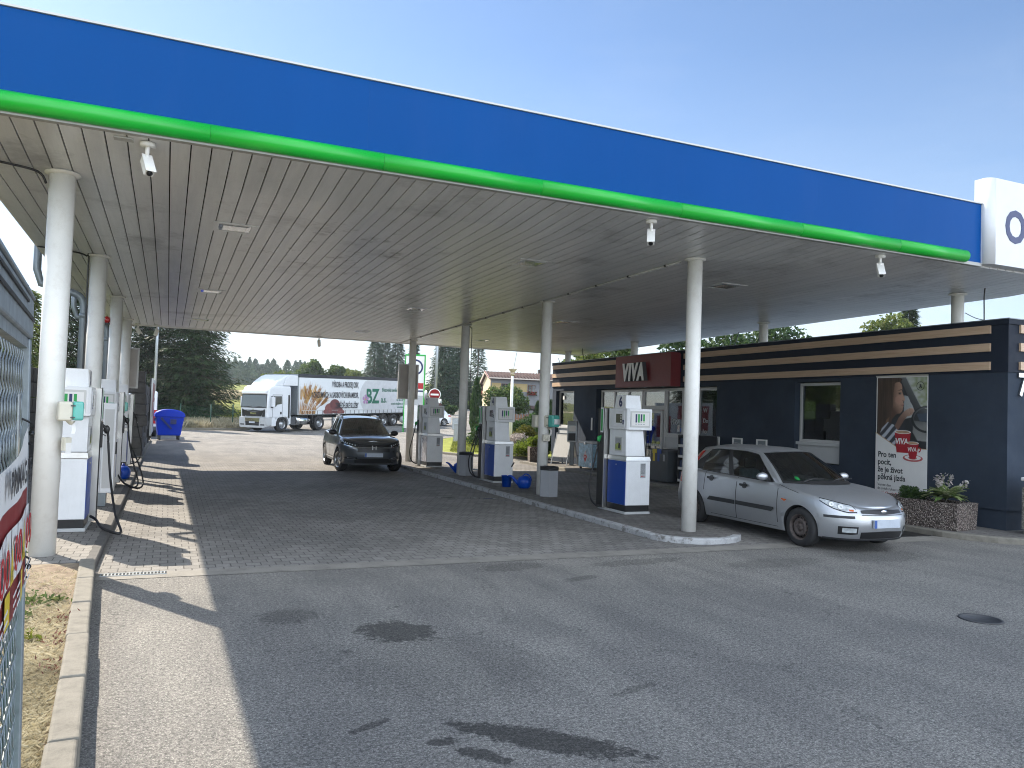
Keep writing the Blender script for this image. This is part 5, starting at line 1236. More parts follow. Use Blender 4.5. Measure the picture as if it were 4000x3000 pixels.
# interior so the panes have a room behind them
mb = MB(); mb.box(FX+.285, 21.69, Y0+.29, Y1-.29, .08, .10); sp_('floor', mb, [M['panel_grey']])
mb = MB(); mb.box(FX+.285, 21.69, Y0+.29, Y1-.29, 2.80, 2.855); sp_('ceiling', mb, [M['paper']])
mb = MB(); mb.box(18.2,18.3,Y0+.29,Y1-.29,.1,2.8); mb.box(FX+.3,18.2,15.4,15.5,.1,2.8); mb.box(FX+.3,18.2,24.4,24.5,.1,2.8); sp_('inner_wall', mb, [mat('shop_inner_wall', (.20,.15,.11), .8)])
mb = MB(); mb.box(14.75,15.25,15.36,15.395,1.95,2.40); sp_('window_glow', mb, [M['broad_pane'] if 'broad_pane' in M else mat('garden_glow', (.22,.32,.10), .5, var=.5, scale=14, emit=((.25,.36,.12), .7))])  # solid panel glows by itself, in place of a bright window seen in the pane
def window(y0, y1, z0, z1, fr=.06, bars=(), hb=(), x=FX+.16, glass='shop_glass', label=None):
    mb = MB(); d0, d1 = x-.03, x+.04
    mb.box(d0,d1,y0,y1,z1-fr,z1); mb.box(d0,d1,y0,y1,z0,z0+fr); mb.box(d0,d1,y0,y0+fr,z0+fr,z1-fr); mb.box(d0,d1,y1-fr,y1,z0+fr,z1-fr)
    for y in bars: mb.box(d0,d1,y-fr/2,y+fr/2,z0+fr,z1-fr)
    ys = [y0]+list(bars)+[y1]
    for i, z in hb: mb.box(d0+.002,d1-.002,ys[i]+fr*.6,ys[i+1]-fr*.6,z-fr/2,z+fr/2)
    o = sp_('window', mb, [M['frame_grey']])
    g = MB(); g.box(x,x+.008,y0+fr*.5,y1-fr*.5,z0+fr*.5,z1-fr*.5); g.build('pane', [M[glass]], o)
    return o
w1 = window(25.02,26.42,1.42,2.73); mb = MB(); mb.box(FX+.10,FX+.22,25.03,26.41,.95,1.36); mb.box(FX+.05,FX+.22,25.0,26.44,1.36,1.42); mb.build('lower_panel', [M['panel_grey']], w1)
mb = MB(); mb.box(FX+.12,FX+.155,26.0,26.12,2.42,2.56); mb.build('sensor', [M['paper']], w1)
w2 = window(12.80,14.1,1.42,2.77); mb = MB(); mb.box(FX+.10,FX+.22,12.80,14.11,.97,1.35); mb.box(FX+.05,FX+.22,12.78,14.13,1.35,1.42); mb.build('lower_panel', [M['panel_grey']], w2)
wf = window(20.72,23.30,.45,2.73,.07,(21.55,22.42))
# entrance door bay
dr = MB(); x = FX+.16
def fr_(mb, y0, y1, z0, z1, f, dx=0): mb.box(x-.03+dx,x+.04+dx,y0,y1,z1-f,z1); mb.box(x-.03+dx,x+.04+dx,y0,y1,z0,z0+f); mb.box(x-.03+dx,x+.04+dx,y0,y0+f,z0+f,z1-f); mb.box(x-.03+dx,x+.04+dx,y1-f,y1,z0+f,z1-f)
fr_(dr, 19.50, 20.71, .10, 2.73, .08); dr.box(x-.03,x+.04,19.58,20.63,2.10,2.22)
d = sp_('entrance_door', dr, [M['frame_grey']])
mb = MB(); fr_(mb, 19.62, 20.60, .12, 2.08, .085, -.035); mb.build('door_leaf', [M['frame_grey']], d)
mb = MB(); mb.box(x,x+.008,19.6,20.62,2.22,2.66); mb.box(x-.03,x-.022,19.7,20.52,.2,2.0); mb.build('pane', [M['shop_glass']], d)
mb = MB(); mb.tube([(x-.10,20.42,.5),(x-.10,20.42,1.5)], .018, 8); mb.tube([(x-.10,20.42,.7),(x-.04,20.42,.7)], .01, 6); mb.tube([(x-.10,20.42,1.3),(x-.04,20.42,1.3)], .01, 6); mb.build('handle', [M['steel']], d)
mb = MB()
for k in range(7): mb.box(x-.034,x-.031,19.76+k*.105,19.82+k*.105,1.0,1.07)
mb.build('glass_marker', [M['paper']], d)
w3 = window(17.0,19.49,1.34,2.73,.075,(18.66,17.9)[::-1])
mb = MB()
for a, b in ((18.70,19.47),(17.95,18.63),(17.02,17.86)): mb.box(FX+.13,FX+.20,a,b,.98,1.30)
mb.build('lower_panel', [M['panel_grey']], w3)
mb = MB(); mb.box(FX+.12,FX+.22,17.0,19.49,1.30,1.335); mb.box(FX+.12,FX+.22,17.0,19.49,.93,.975); mb.box(FX+.12,FX+.22,18.63,18.70,.975,1.30); mb.box(FX+.12,FX+.22,17.87,17.94,.975,1.30); mb.build('sill', [M['frame_grey']], w3)
mb = MB(); mb.box(FX+.16,FX+.24,17.0,19.49,.42,.93); mb.build('dado', [M['pipe']], w3)
# lettering and stickers on the shop glass
mb = MB()
mb.text('VIVA', frame((x-.034, 20.5, 1.66), (0,-1,0), (0,0,1)), .20, 0, 0, 1.0, bold=.008, shear=.3)
mb.text('VIVA', frame((x-.004, 19.3, 1.68), (0,-1,0), (0,0,1)), .22, 0, 0, 1.0, bold=.008, shear=.3)
for k, s_ in enumerate(('W', 'Do', 'ho')): mb.text(s_, frame((x-.004, 17.75, 2.05-k*.29), (0,-1,0), (0,0,1)), .17, 0, 0, 1.0, bold=.004)
mb.box(x-.004,x-.001,18.83,18.93,1.47,1.66,1); mb.lathe([(.043,x-.006),(.043,x-.005),(.033,x-.005),(.033,x-.006)], (0,18.88,1.58), 18, m=2, axis='X', cap=False); mb.box(x-.004,x-.001,18.73,18.80,1.48,1.58,3)
mb.build('window_lettering', [mat('faint_lettering', (.40,.41,.42), .5), M['paper'], M['red'], M['pump_blue']], w3)
mb = MB()
for a in (20.3, 22.4, 17.6): mb.box(14.6,15.9,a-.06,a+.06,2.785,2.798)
sp_('ceiling_lamp', mb, [mat('lamp_strip', (.9,.9,.85), .5, emit=((1,.93,.8), 3.0))])
mb = MB(); mb.box(FX-.02,FX+.001,23.62,23.70,1.35,1.78); sp_('wall_sign', mb, [M['paper']])
# maroon sign with raised letters
t = thing('shop_sign', 'dark red box sign with raised white letters above the shop entrance', 'sign', (0,0,0))
mb = MB(); mb.box(FX-.36,FX-.017,18.6,21.6,2.77,3.74); b = mb.build('panel', [M['maroon']], t, bevel=.004)
mb = MB(); mb.text('VIVA', frame((FX-.43, 20.97, 3.0), (0,-1,0), (0,0,1)), .66, 0, .068, .72, bold=.050, shear=.12, sp=1.22)
mb.m = [1 if abs(sum((Vector(mb.v[i]) for i in f[:3]), Vector()).x/3-(FX-.43)) < .05 else 0 for f in mb.f]; mb.build('letters', [mat('letter_white', (.88,.88,.87), .4, var=.01), M['grey_plastic']], t)
mb = MB()
for y in (19.2, 20.1, 21.0): mb.lathe([(0,2.755),(.05,2.755),(.055,2.769)], (FX-.2,y,0), 16)
mb.build('spotlight', [M['lamp_glass']], b)
# numeral 7 and poster, picture frames
t = thing('house_number', 'silver numeral 7 on the right end wall of the shop', 'house number')
mb = MB(); mb.text('7', frame((13.62, Y0-.03, 2.46), (1,0,0), (0,0,1)), .56, 0, .014, .9, bold=.012); mb.build('numeral', [M['steel']], t)
def picframe(y, label, txt, z0=1.0, z1=1.41, w=.37):
    t = thing('picture_frame', label, 'frame', (FX, y, 0), 0, 'small white frames on the shop wall')
    m = MB(); f = .035
    for a, b, c, d in ((-w/2,w/2,z1-f,z1),(-w/2,w/2,z0,z0+f),(-w/2,-w/2+f,z0+f,z1-f),(w/2-f,w/2,z0+f,z1-f)): m.box(-.03,-.001,a,b,c,d)
    m.build('frame', [M['white']], t)
    m = MB(); m.box(-.012,-.001,-w/2+f,w/2-f,z0+f,z1-f,0)
    if txt:
        for k, s_ in enumerate(txt): m.text(s_, frame((-.0135, 0, z1-.17-k*.08), (0,-1,0), (0,0,1)), .07, 1, 0, .75, align='CENTER', bold=.001)
    m.build('card', [M['pipe'] if txt else M['panel_grey'], M['paper']], t)
picframe(17.0, 'empty white frame on the shop wall right beside the shop window', None, 1.08)
picframe(16.1, 'white frame with dark seasonal offer card, the left of the two card frames', ('SEZONNÍ', 'NABÍDKA'))
picframe(15.2, 'white frame with dark seasonal offer card, nearest the single window', ('SEZONNÍ', 'NABÍDKA'))
pt = thing('advert_poster', 'tall poster of a woman driving above two red coffee cups on shop wall', 'poster', (FX-.004, 0, 0))
PY0, PY1, PZ0, PZ1 = 11.81, 10.62, .16, 2.84
def pp(u, v, l=0): return (-.012-.0012*l, lerp(PY0, PY1, u), lerp(PZ1, PZ0, v))
mb = MB(); mb.box(-.012,.0,PY1,PY0,PZ0,PZ1,0); mb.box(-.022,-.001,PY1-.01,PY0+.01,PZ1,PZ1+.03,1); mb.build('sheet', [M['paper'], M['steel']], pt)
# the upper photograph of the poster: painted cell by cell, soft edged, as a printed picture
NU, NV = 170, 230
U, V = np.meshgrid(np.linspace(.02,.99,NU), np.linspace(.006,.545,NV)); IM = np.zeros((NV,NU,3)); rgn = np.random.default_rng(5)
def nz_(sx_, sy_):
    g = rgn.random((max(2,int(NV/sy_))+2, max(2,int(NU/sx_))+2)); y = np.linspace(0, g.shape[0]-1.001, NV); x = np.linspace(0, g.shape[1]-1.001, NU); yi = y.astype(int)[:,None]; xi = x.astype(int)[None,:]; fy = (y-y.astype(int))[:,None]; fx = (x-x.astype(int))[None,:]
    return g[yi,xi]*(1-fy)*(1-fx)+g[yi+1,xi]*fy*(1-fx)+g[yi,xi+1]*(1-fy)*fx+g[yi+1,xi+1]*fy*fx
def blur(m, n):
    for _ in range(n):
        p = np.pad(m, 1, mode='edge'); m = (p[1:-1,1:-1]*2+p[:-2,1:-1]+p[2:,1:-1]+p[1:-1,:-2]+p[1:-1,2:])/6
    return m
def pin(pts):
    m = np.zeros_like(U, bool); n = len(pts)
    for i in range(n):
        (x0,y0),(x1,y1) = pts[i], pts[i-1]
        if y0 == y1: continue
        m ^= ((V < y0) != (V < y1)) & (U < (x1-x0)*(V-y0)/(y1-y0)+x0)
    return m.astype(float)
def lay(mask, col):
    global IM
    c = np.asarray(col, float) if not callable(col) else col(); IM = IM*(1-mask[...,None]) + c*mask[...,None]
def el_(u, v, a, b): return (((U-u)/a)**2+((V-v)/b)**2 < 1).astype(float)
def grad(c0, c1, t): t = np.clip(t, 0, 1)[...,None]; t = t*t*(3-2*t); return np.array(c0)*(1-t)+np.array(c1)*t
lay(np.ones_like(U), (np.array((.022,.024,.028))*(0.6+.8*nz_(14,14))[...,None]))
lay(blur(pin([(.50,.0),(1,.0),(1,.245),(.80,.21),(.60,.10)]), 2), grad((.50,.52,.50), (.20,.25,.10), (U-.55)*1.6-V*1.2+.6*nz_(9,7)-.15))
lay(blur(pin([(.555,.14),(.67,.15),(.76,.26),(.72,.30),(.56,.315)]), 2), grad((.30,.33,.34), (.48,.50,.50), (U-.55)*4+.3*nz_(12,12)-.1))
lay(blur(pin([(.46,.0),(.58,.0),(.74,.125),(.88,.225),(1,.25),(1,.29),(.80,.265),(.68,.19)]), 2), grad((.03,.034,.038), (.15,.16,.165), (U*.9-V*1.9-.15)*2))
lay(blur(pin([(.58,.005),(.60,.005),(.885,.222),(.87,.222)]), 1)*.7, (.30,.32,.33))
lay(blur(pin([(.74,.325),(1,.335),(1,.475),(.82,.47),(.73,.41)]), 3), grad((.10,.105,.105), (.28,.285,.275), (V-.32)*5+.35*nz_(20,20)))
rr_w = np.sqrt(((U-1.0)/.29)**2+((V-.315)/.095)**2); lay(blur((abs(rr_w-.95) < .085).astype(float), 1), grad((.012,.014,.016), (.13,.14,.15), (.95-rr_w)*5+.5-(V-.24)*6))
lay(blur(pin([(.80,.275),(1,.27),(1,.33),(.86,.33)]), 3), (.05,.07,.10))
hs_ = nz_(2.2,60)*.7+nz_(1.3,40)*.5
lay(blur(pin([(.0,.0),(.45,.0),(.52,.02),(.47,.05),(.36,.13),(.33,.28),(.30,.40),(.22,.47),(.0,.45)]), 3), (np.array((.035,.021,.014))[None,None]*(.3+1.7*hs_)[...,None]))
face = blur(pin([(.33,.06),(.40,.042),(.46,.04),(.505,.058),(.518,.085),(.512,.105),(.530,.128),(.556,.152),(.574,.168),(.566,.178),(.540,.184),(.538,.194),(.550,.201),(.548,.209),(.536,.214),(.545,.221),(.536,.232),(.532,.246),(.515,.262),(.478,.275),(.42,.278),(.36,.30),(.30,.335),(.24,.36),(.22,.33),(.29,.25),(.30,.13)]), 2)
lay(face, grad((.085,.045,.03), (.45,.28,.20), (U-.30)*3.2-.35*np.clip((V-.215)*14,0,1)+.18*nz_(30,30)+.05))
lay(blur(el_(.455,.175,.075,.035), 14)*.5, (.50,.27,.20)); lay(blur(el_(.475,.125,.04,.010), 4)*.6, (.12,.06,.045)); lay(blur(pin([(.425,.103),(.50,.094),(.514,.10),(.46,.104)]), 1)*.85, (.035,.02,.014)); lay(blur(el_(.477,.126,.022,.0055), 1), (.02,.015,.014)); lay(blur(el_(.492,.1255,.007,.004), 1)*.7, (.5,.48,.46))
lay(blur(el_(.535,.179,.013,.0035), 1)*.8, (.10,.045,.035)); lay(blur(pin([(.495,.212),(.55,.2075),(.536,.2135),(.50,.2155)]), 1), (.20,.05,.05)); lay(blur(pin([(.50,.217),(.54,.2155),(.53,.224)]), 1)*.8, (.33,.12,.11)); lay(blur(el_(.50,.245,.03,.008), 5)*.4, (.18,.10,.075))
lay(blur(pin([(.27,.04),(.38,.03),(.345,.12),(.335,.22),(.30,.30),(.24,.40),(.15,.42),(.20,.2)]), 4)*.95, (np.array((.04,.024,.016))[None,None]*(.25+1.8*hs_)[...,None])); lay(blur(pin([(.20,.33),(.27,.30),(.24,.40),(.17,.43)]), 4)*.8, (np.array((.13,.075,.04))[None,None]*(.4+1.4*hs_)[...,None]))
arm = blur(pin([(.36,.385),(.45,.31),(.55,.262),(.62,.243),(.69,.232),(.735,.238),(.755,.252),(.73,.272),(.695,.288),(.62,.296),(.56,.325),(.50,.365),(.43,.41)]), 2)
lay(arm, grad((.16,.09,.065), (.50,.33,.25), (.30-V)*6+(U-.4)*1.2+.15*nz_(20,20)))
for k in range(4): lay(blur(pin([(.655+.022*k,.236+.003*k),(.661+.022*k,.236+.003*k),(.690+.018*k,.278-.003*k),(.683+.018*k,.279-.003*k)]), 1)*.7, (.15,.08,.06))
sl_ = blur(pin([(.06,.45),(.12,.39),(.24,.34),(.36,.36),(.44,.40),(.47,.44),(.44,.53),(.30,.50)]), 2)
st_ = np.sin((U*1.0+V*2.3)*38+1.2*nz_(30,30)); lay(sl_, grad((.035,.038,.048), (.44,.47,.53), st_*.9+.35+.4*(nz_(18,18)-.5)))
IM = IM*(.93+.14*rgn.random((NV,NU,1)))
pm_t = bpy.data.materials.new('poster_photo'); pm_t.use_nodes = True; b_ = pm_t.node_tree.nodes['Principled BSDF']; at_ = pm_t.node_tree.nodes.new('ShaderNodeAttribute'); at_.attribute_name = 'print'; pm_t.node_tree.links.new(at_.outputs['Color'], b_.inputs['Base Color']); b_.inputs['Roughness'].default_value = .35
mb = MB(); mb.grid([[pp(U[j,i], V[j,i], 1) for i in range(NU)] for j in range(NV)], 0, False); po = mb.build('photo_print', [pm_t], pt)
ca_ = po.data.color_attributes.new('print', 'FLOAT_COLOR', 'POINT'); buf = np.ones((NV*NU,4), np.float32); buf[:,:3] = IM.reshape(-1,3); ca_.data.foreach_set('color', buf.ravel())
PC = {k: mat('print_'+k, c, .45, var=v, scale=9) for k, c, v in (('cup',(.36,.012,.022),.15),('coffee',(.45,.30,.18),.2),('tan',(.50,.36,.22),.1),('saucer',(.45,.10,.10),.2))}
pk = list(PC); pm = [PC[k] for k in pk] + [M['ink'], M['paper'], M['red']]
mb = MB()
def sh(col, pts, l): mb.poly([pp(u, v, l) for u, v in pts], pk.index(col) if col in pk else len(pk)+('ink','paper','red').index(col))
def el(col, u, v, ru, rv, l, n=22): sh(col, [(u+ru*math.cos(2*PI*k/n), v+rv*math.sin(2*PI*k/n)) for k in range(n)], l)
sh('paper', [(0,.425),(.42,.525),(1,.53),(1,1),(0,1)], 6); sh('tan', [(0,.42),(.42,.52),(1,.528),(1,.533),(.42,.527),(0,.427)], 7)
mb.lathe([(.088,0),(.088,.001),(.078,.001),(.078,0)], (0,0,0), 28, m=len(pk), axis='X', cap=False); k0 = 28*4
for i in range(len(mb.v)-k0, len(mb.v)): a, b, c = mb.v[i]; q = pp(.87,.073,8); mb.v[i] = (q[0]-a, q[1]+b, q[2]+c)
el('ink', .87, .066, .02, .006, 9); sh('ink', [(.855,.075),(.885,.068),(.90,.088),(.89,.09),(.87,.08),(.85,.09),(.845,.087)], 9)
# cups
sh('cup', [(.39,.415),(.70,.415),(.665,.565),(.43,.565)], 9); el('paper', .545, .412, .16, .014, 10); el('coffee', .545, .412, .135, .010, 11)
el('saucer', .745, .60, .19, .026, 11); el('paper', .745, .596, .155, .018, 12); el('saucer', .745, .598, .08, .012, 13)
sh('cup', [(.63,.49),(.86,.49),(.82,.58),(.79,.605),(.70,.605),(.67,.58)], 14); el('paper', .745, .49, .116, .011, 15); el('coffee', .745, .49, .098, .008, 16)
for k in range(10):
    a0, a1 = R(-80+k*16), R(-80+(k+1)*16); sh('cup', [(.85+.05*math.cos(a0), .535-.022*math.sin(a0)),(.85+.05*math.cos(a1), .535-.022*math.sin(a1)),(.85+.03*math.cos(a1), .535-.012*math.sin(a1)),(.85+.03*math.cos(a0), .535-.012*math.sin(a0))], 13)
def ptx(s_, u, v, size, m, l, sx=.9, bold=.002, shear=0):
    q = pp(u, v, l); mb.text(s_, frame(q, (0,-1,0), (0,0,1)), size, len(pk)+m, 0, sx, bold=bold, shear=shear)
ptx('VIVA', .405, .50, .155, 1, 12, .88, .006, .1); ptx('VIVA', .65, .55, .11, 1, 17, .85, .004, .1)
for k, s_ in enumerate(('Pro ten', 'pocit,', 'že je život', 'pěkná jízda')): ptx(s_, .055, .605+.0567*k, .155, 0, 8, .93, .004)
ptx('Vemte den', .055, .825, .078, 0, 8, .95, .0006); ptx('do svých rukou s novou', .055, .853, .078, 0, 8, .90, .0006); ptx('VIVA Classic Selection', .055, .888, .085, 2, 8, .92, .002)
mb.build('print', pm, pt)

# things in front of the shop
t = thing('a_frame_sign', 'white folding pavement sign standing by the far shop window', 'pavement sign', (12.95, 24.75, .10), R(-62))
def afr(mb, side):
    s = side; a = (-.34, s*.36, 0); 
    for X in (-.34, .31): mb.hexa([(X,s*.36-.015,0),(X+.03,s*.36-.015,0),(X+.03,s*.36+.015,0),(X,s*.36+.015,0)], [(X,s*.03-.015,1.12),(X+.03,s*.03-.015,1.12),(X+.03,s*.03+.015,1.12),(X,s*.03+.015,1.12)])
    for z in (.24, 1.07): y = lerp(.36,.03,z/1.12)*s; mb.box(-.31,.31,y-.014,y+.014,z,z+.03)
mb = MB(); afr(mb,1); mb.build('back_frame', [M['galv']], t)
mb = MB(); afr(mb,-1); mb.build('front_frame', [M['galv']], t)
for s in (1,-1):
    mb = MB(); mb.hexa([(-.31,s*.293-.006,.27),(.31,s*.293-.006,.27),(.31,s*.293+.006,.27),(-.31,s*.293+.006,.27)], [(-.31,s*.047-.006,1.07),(.31,s*.047-.006,1.07),(.31,s*.047+.006,1.07),(-.31,s*.047+.006,1.07)]); mb.build('panel', [M['white']], t)
t = thing('payment_terminal', 'grey self service terminal with black keypad between window and freezer', 'terminal', (13.02, 24.35, .10), R(-35))
mb = MB(); mb.box(-.07,.07,-.05,.07,0,.85); mb.build('post', [M['pipe']], t)
mb = MB(); mb.extr_x([(-.13,.82),(.14,.82),(.14,1.54),(-.06,1.54),(-.10,1.40)], -.17, .17); h = mb.build('housing', [M['galv']], t, bevel=.012)
mb = MB(); mb.box(-.125,.125,-.142,-.126,.86,1.12); mb.build('keypad', [M['black']], h); mb = MB(); mb.box(-.125,.125,-.125,-.105,1.18,1.38); mb.build('screen', [M['paper']], h)
ice = mat('frozen_print', (.30,.46,.56), .4, var=.45, scale=9, bmp=.1)
t = thing('chest_freezer', 'ice chest freezer with blue frosted front before the shop window', 'freezer', (12.98, 22.62, .10), 0)
mb = MB(); mb.box(-.38,.38,-.46,.46,.06,.84); b = mb.build('body', [M['pipe']], t, bevel=.01)
mb = MB(); mb.box(-.385,-.379,-.45,.45,.07,.83); mb.build('side_print', [ice], t); mb = MB(); mb.box(-.36,.36,-.466,-.459,.08,.82); mb.build('end_print', [ice], t)
mb = MB(); mb.box(-.40,.40,-.47,.47,.845,.91); mb.box(-.43,-.40,-.05,.05,.80,.88,1); mb.build('lid', [M['frame_grey'], M['steel']], t, bevel=.01)
mb = MB(); mb.poly([(-.3865,0,.62),(-.3865,-.14,.40),(-.3865,0,.18),(-.3865,.14,.40)], 0); mb.poly([(-.388,0,.595),(-.388,-.122,.40),(-.388,0,.205),(-.388,.122,.40)], 1)
mb.text('LED', frame((-.3895,.10,.37),(0,-1,0),(0,0,1)), .085, 0, 0, .9, bold=.002); mb.poly([(-.3895,0,.57),(-.3895,-.06,.47),(-.3895,.06,.47)], 0); mb.box(-.388,-.386,-.40,-.30,.12,.22,0); mb.build('badge', [M['paper'], M['red']], b)
mb = MB()
for X in (-.32,.32):
    for Y in (-.40,.40): mb.box(X-.03,X+.03,Y-.03,Y+.03,0,.06)
mb.build('foot', [M['black']], t)
t = thing('recycling_bin', 'dark waste sorting bin with yellow and blue slot labels by shop entrance', 'waste bin', (12.75, 18.15, .10), 0)
mb = MB(); mb.box(-.34,.34,-.40,.42,.02,.84); b = mb.build('body', [mat('bin_charcoal', (.045,.052,.058), .45)], t, bevel=.012)
mb = MB(); mb.box(-.35,.35,-.41,.43,.845,.89); mb.build('lid', [M['grey_plastic']], t, bevel=.01)
for y, c in ((.24,'yellow'),(.02,'pump_blue')):
    mb = MB(); mb.box(-.352,-.3405,y-.14,y+.06,.78,.893); mb.box(-.3435,-.3405,y-.05,y+.05,.56,.78); mb.build('slot_label', [M[c]], t)
mb = MB(); mb.box(-.3435,-.3405,-.28,-.20,.58,.76); mb.build('tag', [M['grey_print']], t)
t = thing('goods_rack', 'black wheeled rack of canisters beside the silver car and shop', 'rack', (12.85, 17.05, .10), 0)
mb = MB()
for Y in (-.42,.42): mb.box(-.30,.30,Y-.02,Y+.02,.03,1.32)
mb.box(-.30,.30,-.40,.40,1.28,1.33); mb.box(.28,.30,-.40,.40,.05,1.28); b = mb.build('frame', [M['black']], t, bevel=.02)
for z in (.10,.42,.74,1.02):
    mb = MB(); mb.box(-.29,.27,-.40,.40,z,z+.02); mb.box(-.31,-.295,-.40,.40,z-.02,z+.05,1); mb.build('shelf', [M['black'], M['paper']], t)
    mb = MB(); r_ = random.Random(int(z*100))
    for k in range(6):
        y = -.34+k*.135; h = r_.uniform(.17,.23); mb.box(-.26,-.08,y-.05,y+.05,z+.021,z+.02+h,k%3); mb.lathe([(.02,z+.02+h),(.02,z+.05+h)], (-.17,y,0), 8, m=3)
    mb.build('canister', [M['navy'], M['black'], mat('canister_blue', (.03,.05,.12), .4), M['paper']], t)
def planter(label, loc, w, d, h, rz):
    t = thing('planter', label, 'planter', loc, rz, 'stone planters along the shop')
    mb = MB(); mb.hexa([(-w/2,-d/2,0),(w/2,-d/2,0),(w/2,d/2,0),(-w/2,d/2,0)], [(-w/2-.02,-d/2-.02,h),(w/2+.02,-d/2-.02,h),(w/2+.02,d/2+.02,h),(-w/2-.02,d/2+.02,h)], caps=False)
    a = [(-w/2-.02,-d/2-.02,h),(w/2+.02,-d/2-.02,h),(w/2+.02,d/2+.02,h),(-w/2-.02,d/2+.02,h)]; b = [(-w/2+.05,-d/2+.05,h),(w/2-.05,-d/2+.05,h),(w/2-.05,d/2-.05,h),(-w/2+.05,d/2-.05,h)]; c = [(x,y,h-.08) for x, y, z in b]
    for k in range(4): j = (k+1)%4; mb.poly([a[k],a[j],b[j],b[k]]); mb.poly([b[k],b[j],c[j],c[k]])
    mb.build('trough', [M['granite']], t)
    mb = MB(); mb.poly([(x,y,h-.06) for x, y, z in b]); mb.build('soil', [M['earth']], t)
    return t
planter('long aggregate stone planter with hosta at the near corner of the shop', (12.52, 10.085, .10), .62, 1.70, .46, R(8))
planter('square aggregate stone planter at the far end of the pavement', (12.55, 26.15, .10), .62, .95, .52, R(-20))
t = thing('litter_bin', 'pale aggregate litter bin with flat lid at the right end of shop', 'litter bin', (13.64, 8.44, .10), R(3))
mb = MB(); mb.box(-.33,.33,-.28,.28,0,.08,1); mb.box(-.35,.35,-.30,.30,.08,.79); mb.build('body', [M['granite2'], M['kerb']], t, bevel=.015)
mb = MB(); mb.box(-.31,.31,-.26,.26,.79,.90); mb.build('opening', [M['black']], t); mb = MB(); mb.box(-.36,.36,-.31,.31,.90,.955); mb.build('lid', [M['paper']], t, bevel=.012)
# things seen through the panes
def store_rack(label, x, y, rz, seed):
    t = thing('store_shelf', label, 'shelf', (x, y, .10), rz, 'shelves inside the shop'); r_ = random.Random(seed)
    mb = MB(); mb.box(-.02,.02,-1.0,1.0,0,1.55); mb.build('back_panel', [M['moulding']], t)
    for z in (.3,.7,1.1):
        mb = MB(); mb.box(-.34,-.021,-1.0,1.0,z,z+.025); mb.box(-.355,-.341,-1,1,z-.01,z+.045,1); mb.build('shelf', [M['moulding'], M['panel_grey']], t)
        mb = MB(); y_ = -.95
        while y_ < .92:
            w_ = r_.uniform(.05,.09); h_ = r_.uniform(.16,.30); mb.box(-.30,-.12,y_,y_+w_*.9,z+.026,z+.026+h_,r_.randrange(6)); y_ += w_
        mb.build('goods', [M['maroon'], M['navy'], mat('pack_grey', (.22,.22,.22), .5), mat('pack_ochre', (.22,.15,.03), .5), M['moulding'], M['ink']], t)
    return t
store_rack('stocked shelf seen through the single window near the poster', 15.3, 15.36, R(90), 1)
store_rack('stocked shelf seen through the windows right of the entrance', 15.6, 18.3, 0, 2)
store_rack('stocked shelf seen through the windows left of the entrance', 15.2, 22.2, 0, 3)
# wires and rods on the shop roof
for k, (pts, r_, lb_) in enumerate((([(13.83,10.2,4.05),(13.95,10.0,3.92),(14.2,9.75,3.88),(15.0,9.5,3.95),(17,9.3,3.93),(20,9.25,3.92)], .008, 'thin lightning wire looping from the last roof pillar along the shop roof'), ([(13.46,9.55,3.79),(13.47,9.56,4.0),(13.55,9.62,4.25),(13.57,9.62,4.42)], .012, 'thin cable rising from the shop roof corner to the canopy'), ([(13.5,24.5,3.79),(13.48,24.6,4.0),(13.5,24.7,4.24)], .012, 'black cable rising from the far part of the shop roof to the canopy'), ([(14.1,17.2,3.8),(14.1,17.0,4.25)], .014, 'pale rod on the shop roof right of the sign, the left one'), ([(14.2,17.55,3.8),(14.2,17.35,4.25)], .014, 'pale rod on the shop roof right of the sign, the right one'), ([(13.6,26.6,3.8),(13.6,26.75,4.0)], .012, 'short rod at the far end of the shop roof'))):
    mb = MB(); mb.tube(spline(pts, 6), r_, 6); tag(mb.build('roof_cable' if k < 3 else 'roof_rod', [M['black'] if k in (1,2) else M['pipe']]), lb_, 'cable' if k < 3 else 'rod', 'wires and rods on the shop roof')
# ------------------------------------------------------------------ articulated lorry
LR = thing('articulated_lorry', 'white articulated lorry with grain picture and green letters on its trailer', 'lorry', (5.25, 55.1, 0), R(-51.7), rx=.030)
LR.rotation_mode = 'XYZ'
def lp(name, mb, m, par=None, **k): return mb.build(name, m, par or LR, **k)
w = 1.23
def cabring(y, z0, z1, ww, rnd=.0): return None
# cab: stacked side profile, rounded by bevels
mb = MB()
prof = [(.10,.95),(.10,1.30),(.06,1.62),(.16,2.55),(.30,2.95),(.60,3.12),(2.25,3.12),(2.30,2.9),(2.30,.95)]
mb.extr_x([(y,z) for y, z in prof][::-1], -w, w); cab = lp('cab', mb, [M['truck_white']], bevel=.11, seg=4)
mb = MB(); mb.extr_x([(.75,3.08),(1.05,3.40),(1.75,3.80),(2.28,3.92),(2.28,3.08)][::-1], -w+.10, w-.10); lp('roof_spoiler', mb, [M['truck_white']], bevel=.10, seg=4)
for s in (1,-1):
    mb = MB(); mb.extr_x([(1.55,3.14),(2.9,3.14),(2.9,3.86),(2.2,3.90),(1.75,3.62)][::-1], s*(w-.06) if s > 0 else -w, w if s > 0 else -w+.06); lp('side_deflector', mb, [M['truck_white']], bevel=.04)
mb = MB(); mb.hexa([(-w+.12,.03,2.60),(w-.12,.03,2.60),(w-.12,.10,2.60),(-w+.12,.10,2.60)], [(-w+.10,.10,2.80),(w-.10,.10,2.80),(w-.10,.18,2.80),(-w+.10,.18,2.80)])
lp('sun_visor', mb, [M['truck_white']], cab, bevel=.02)
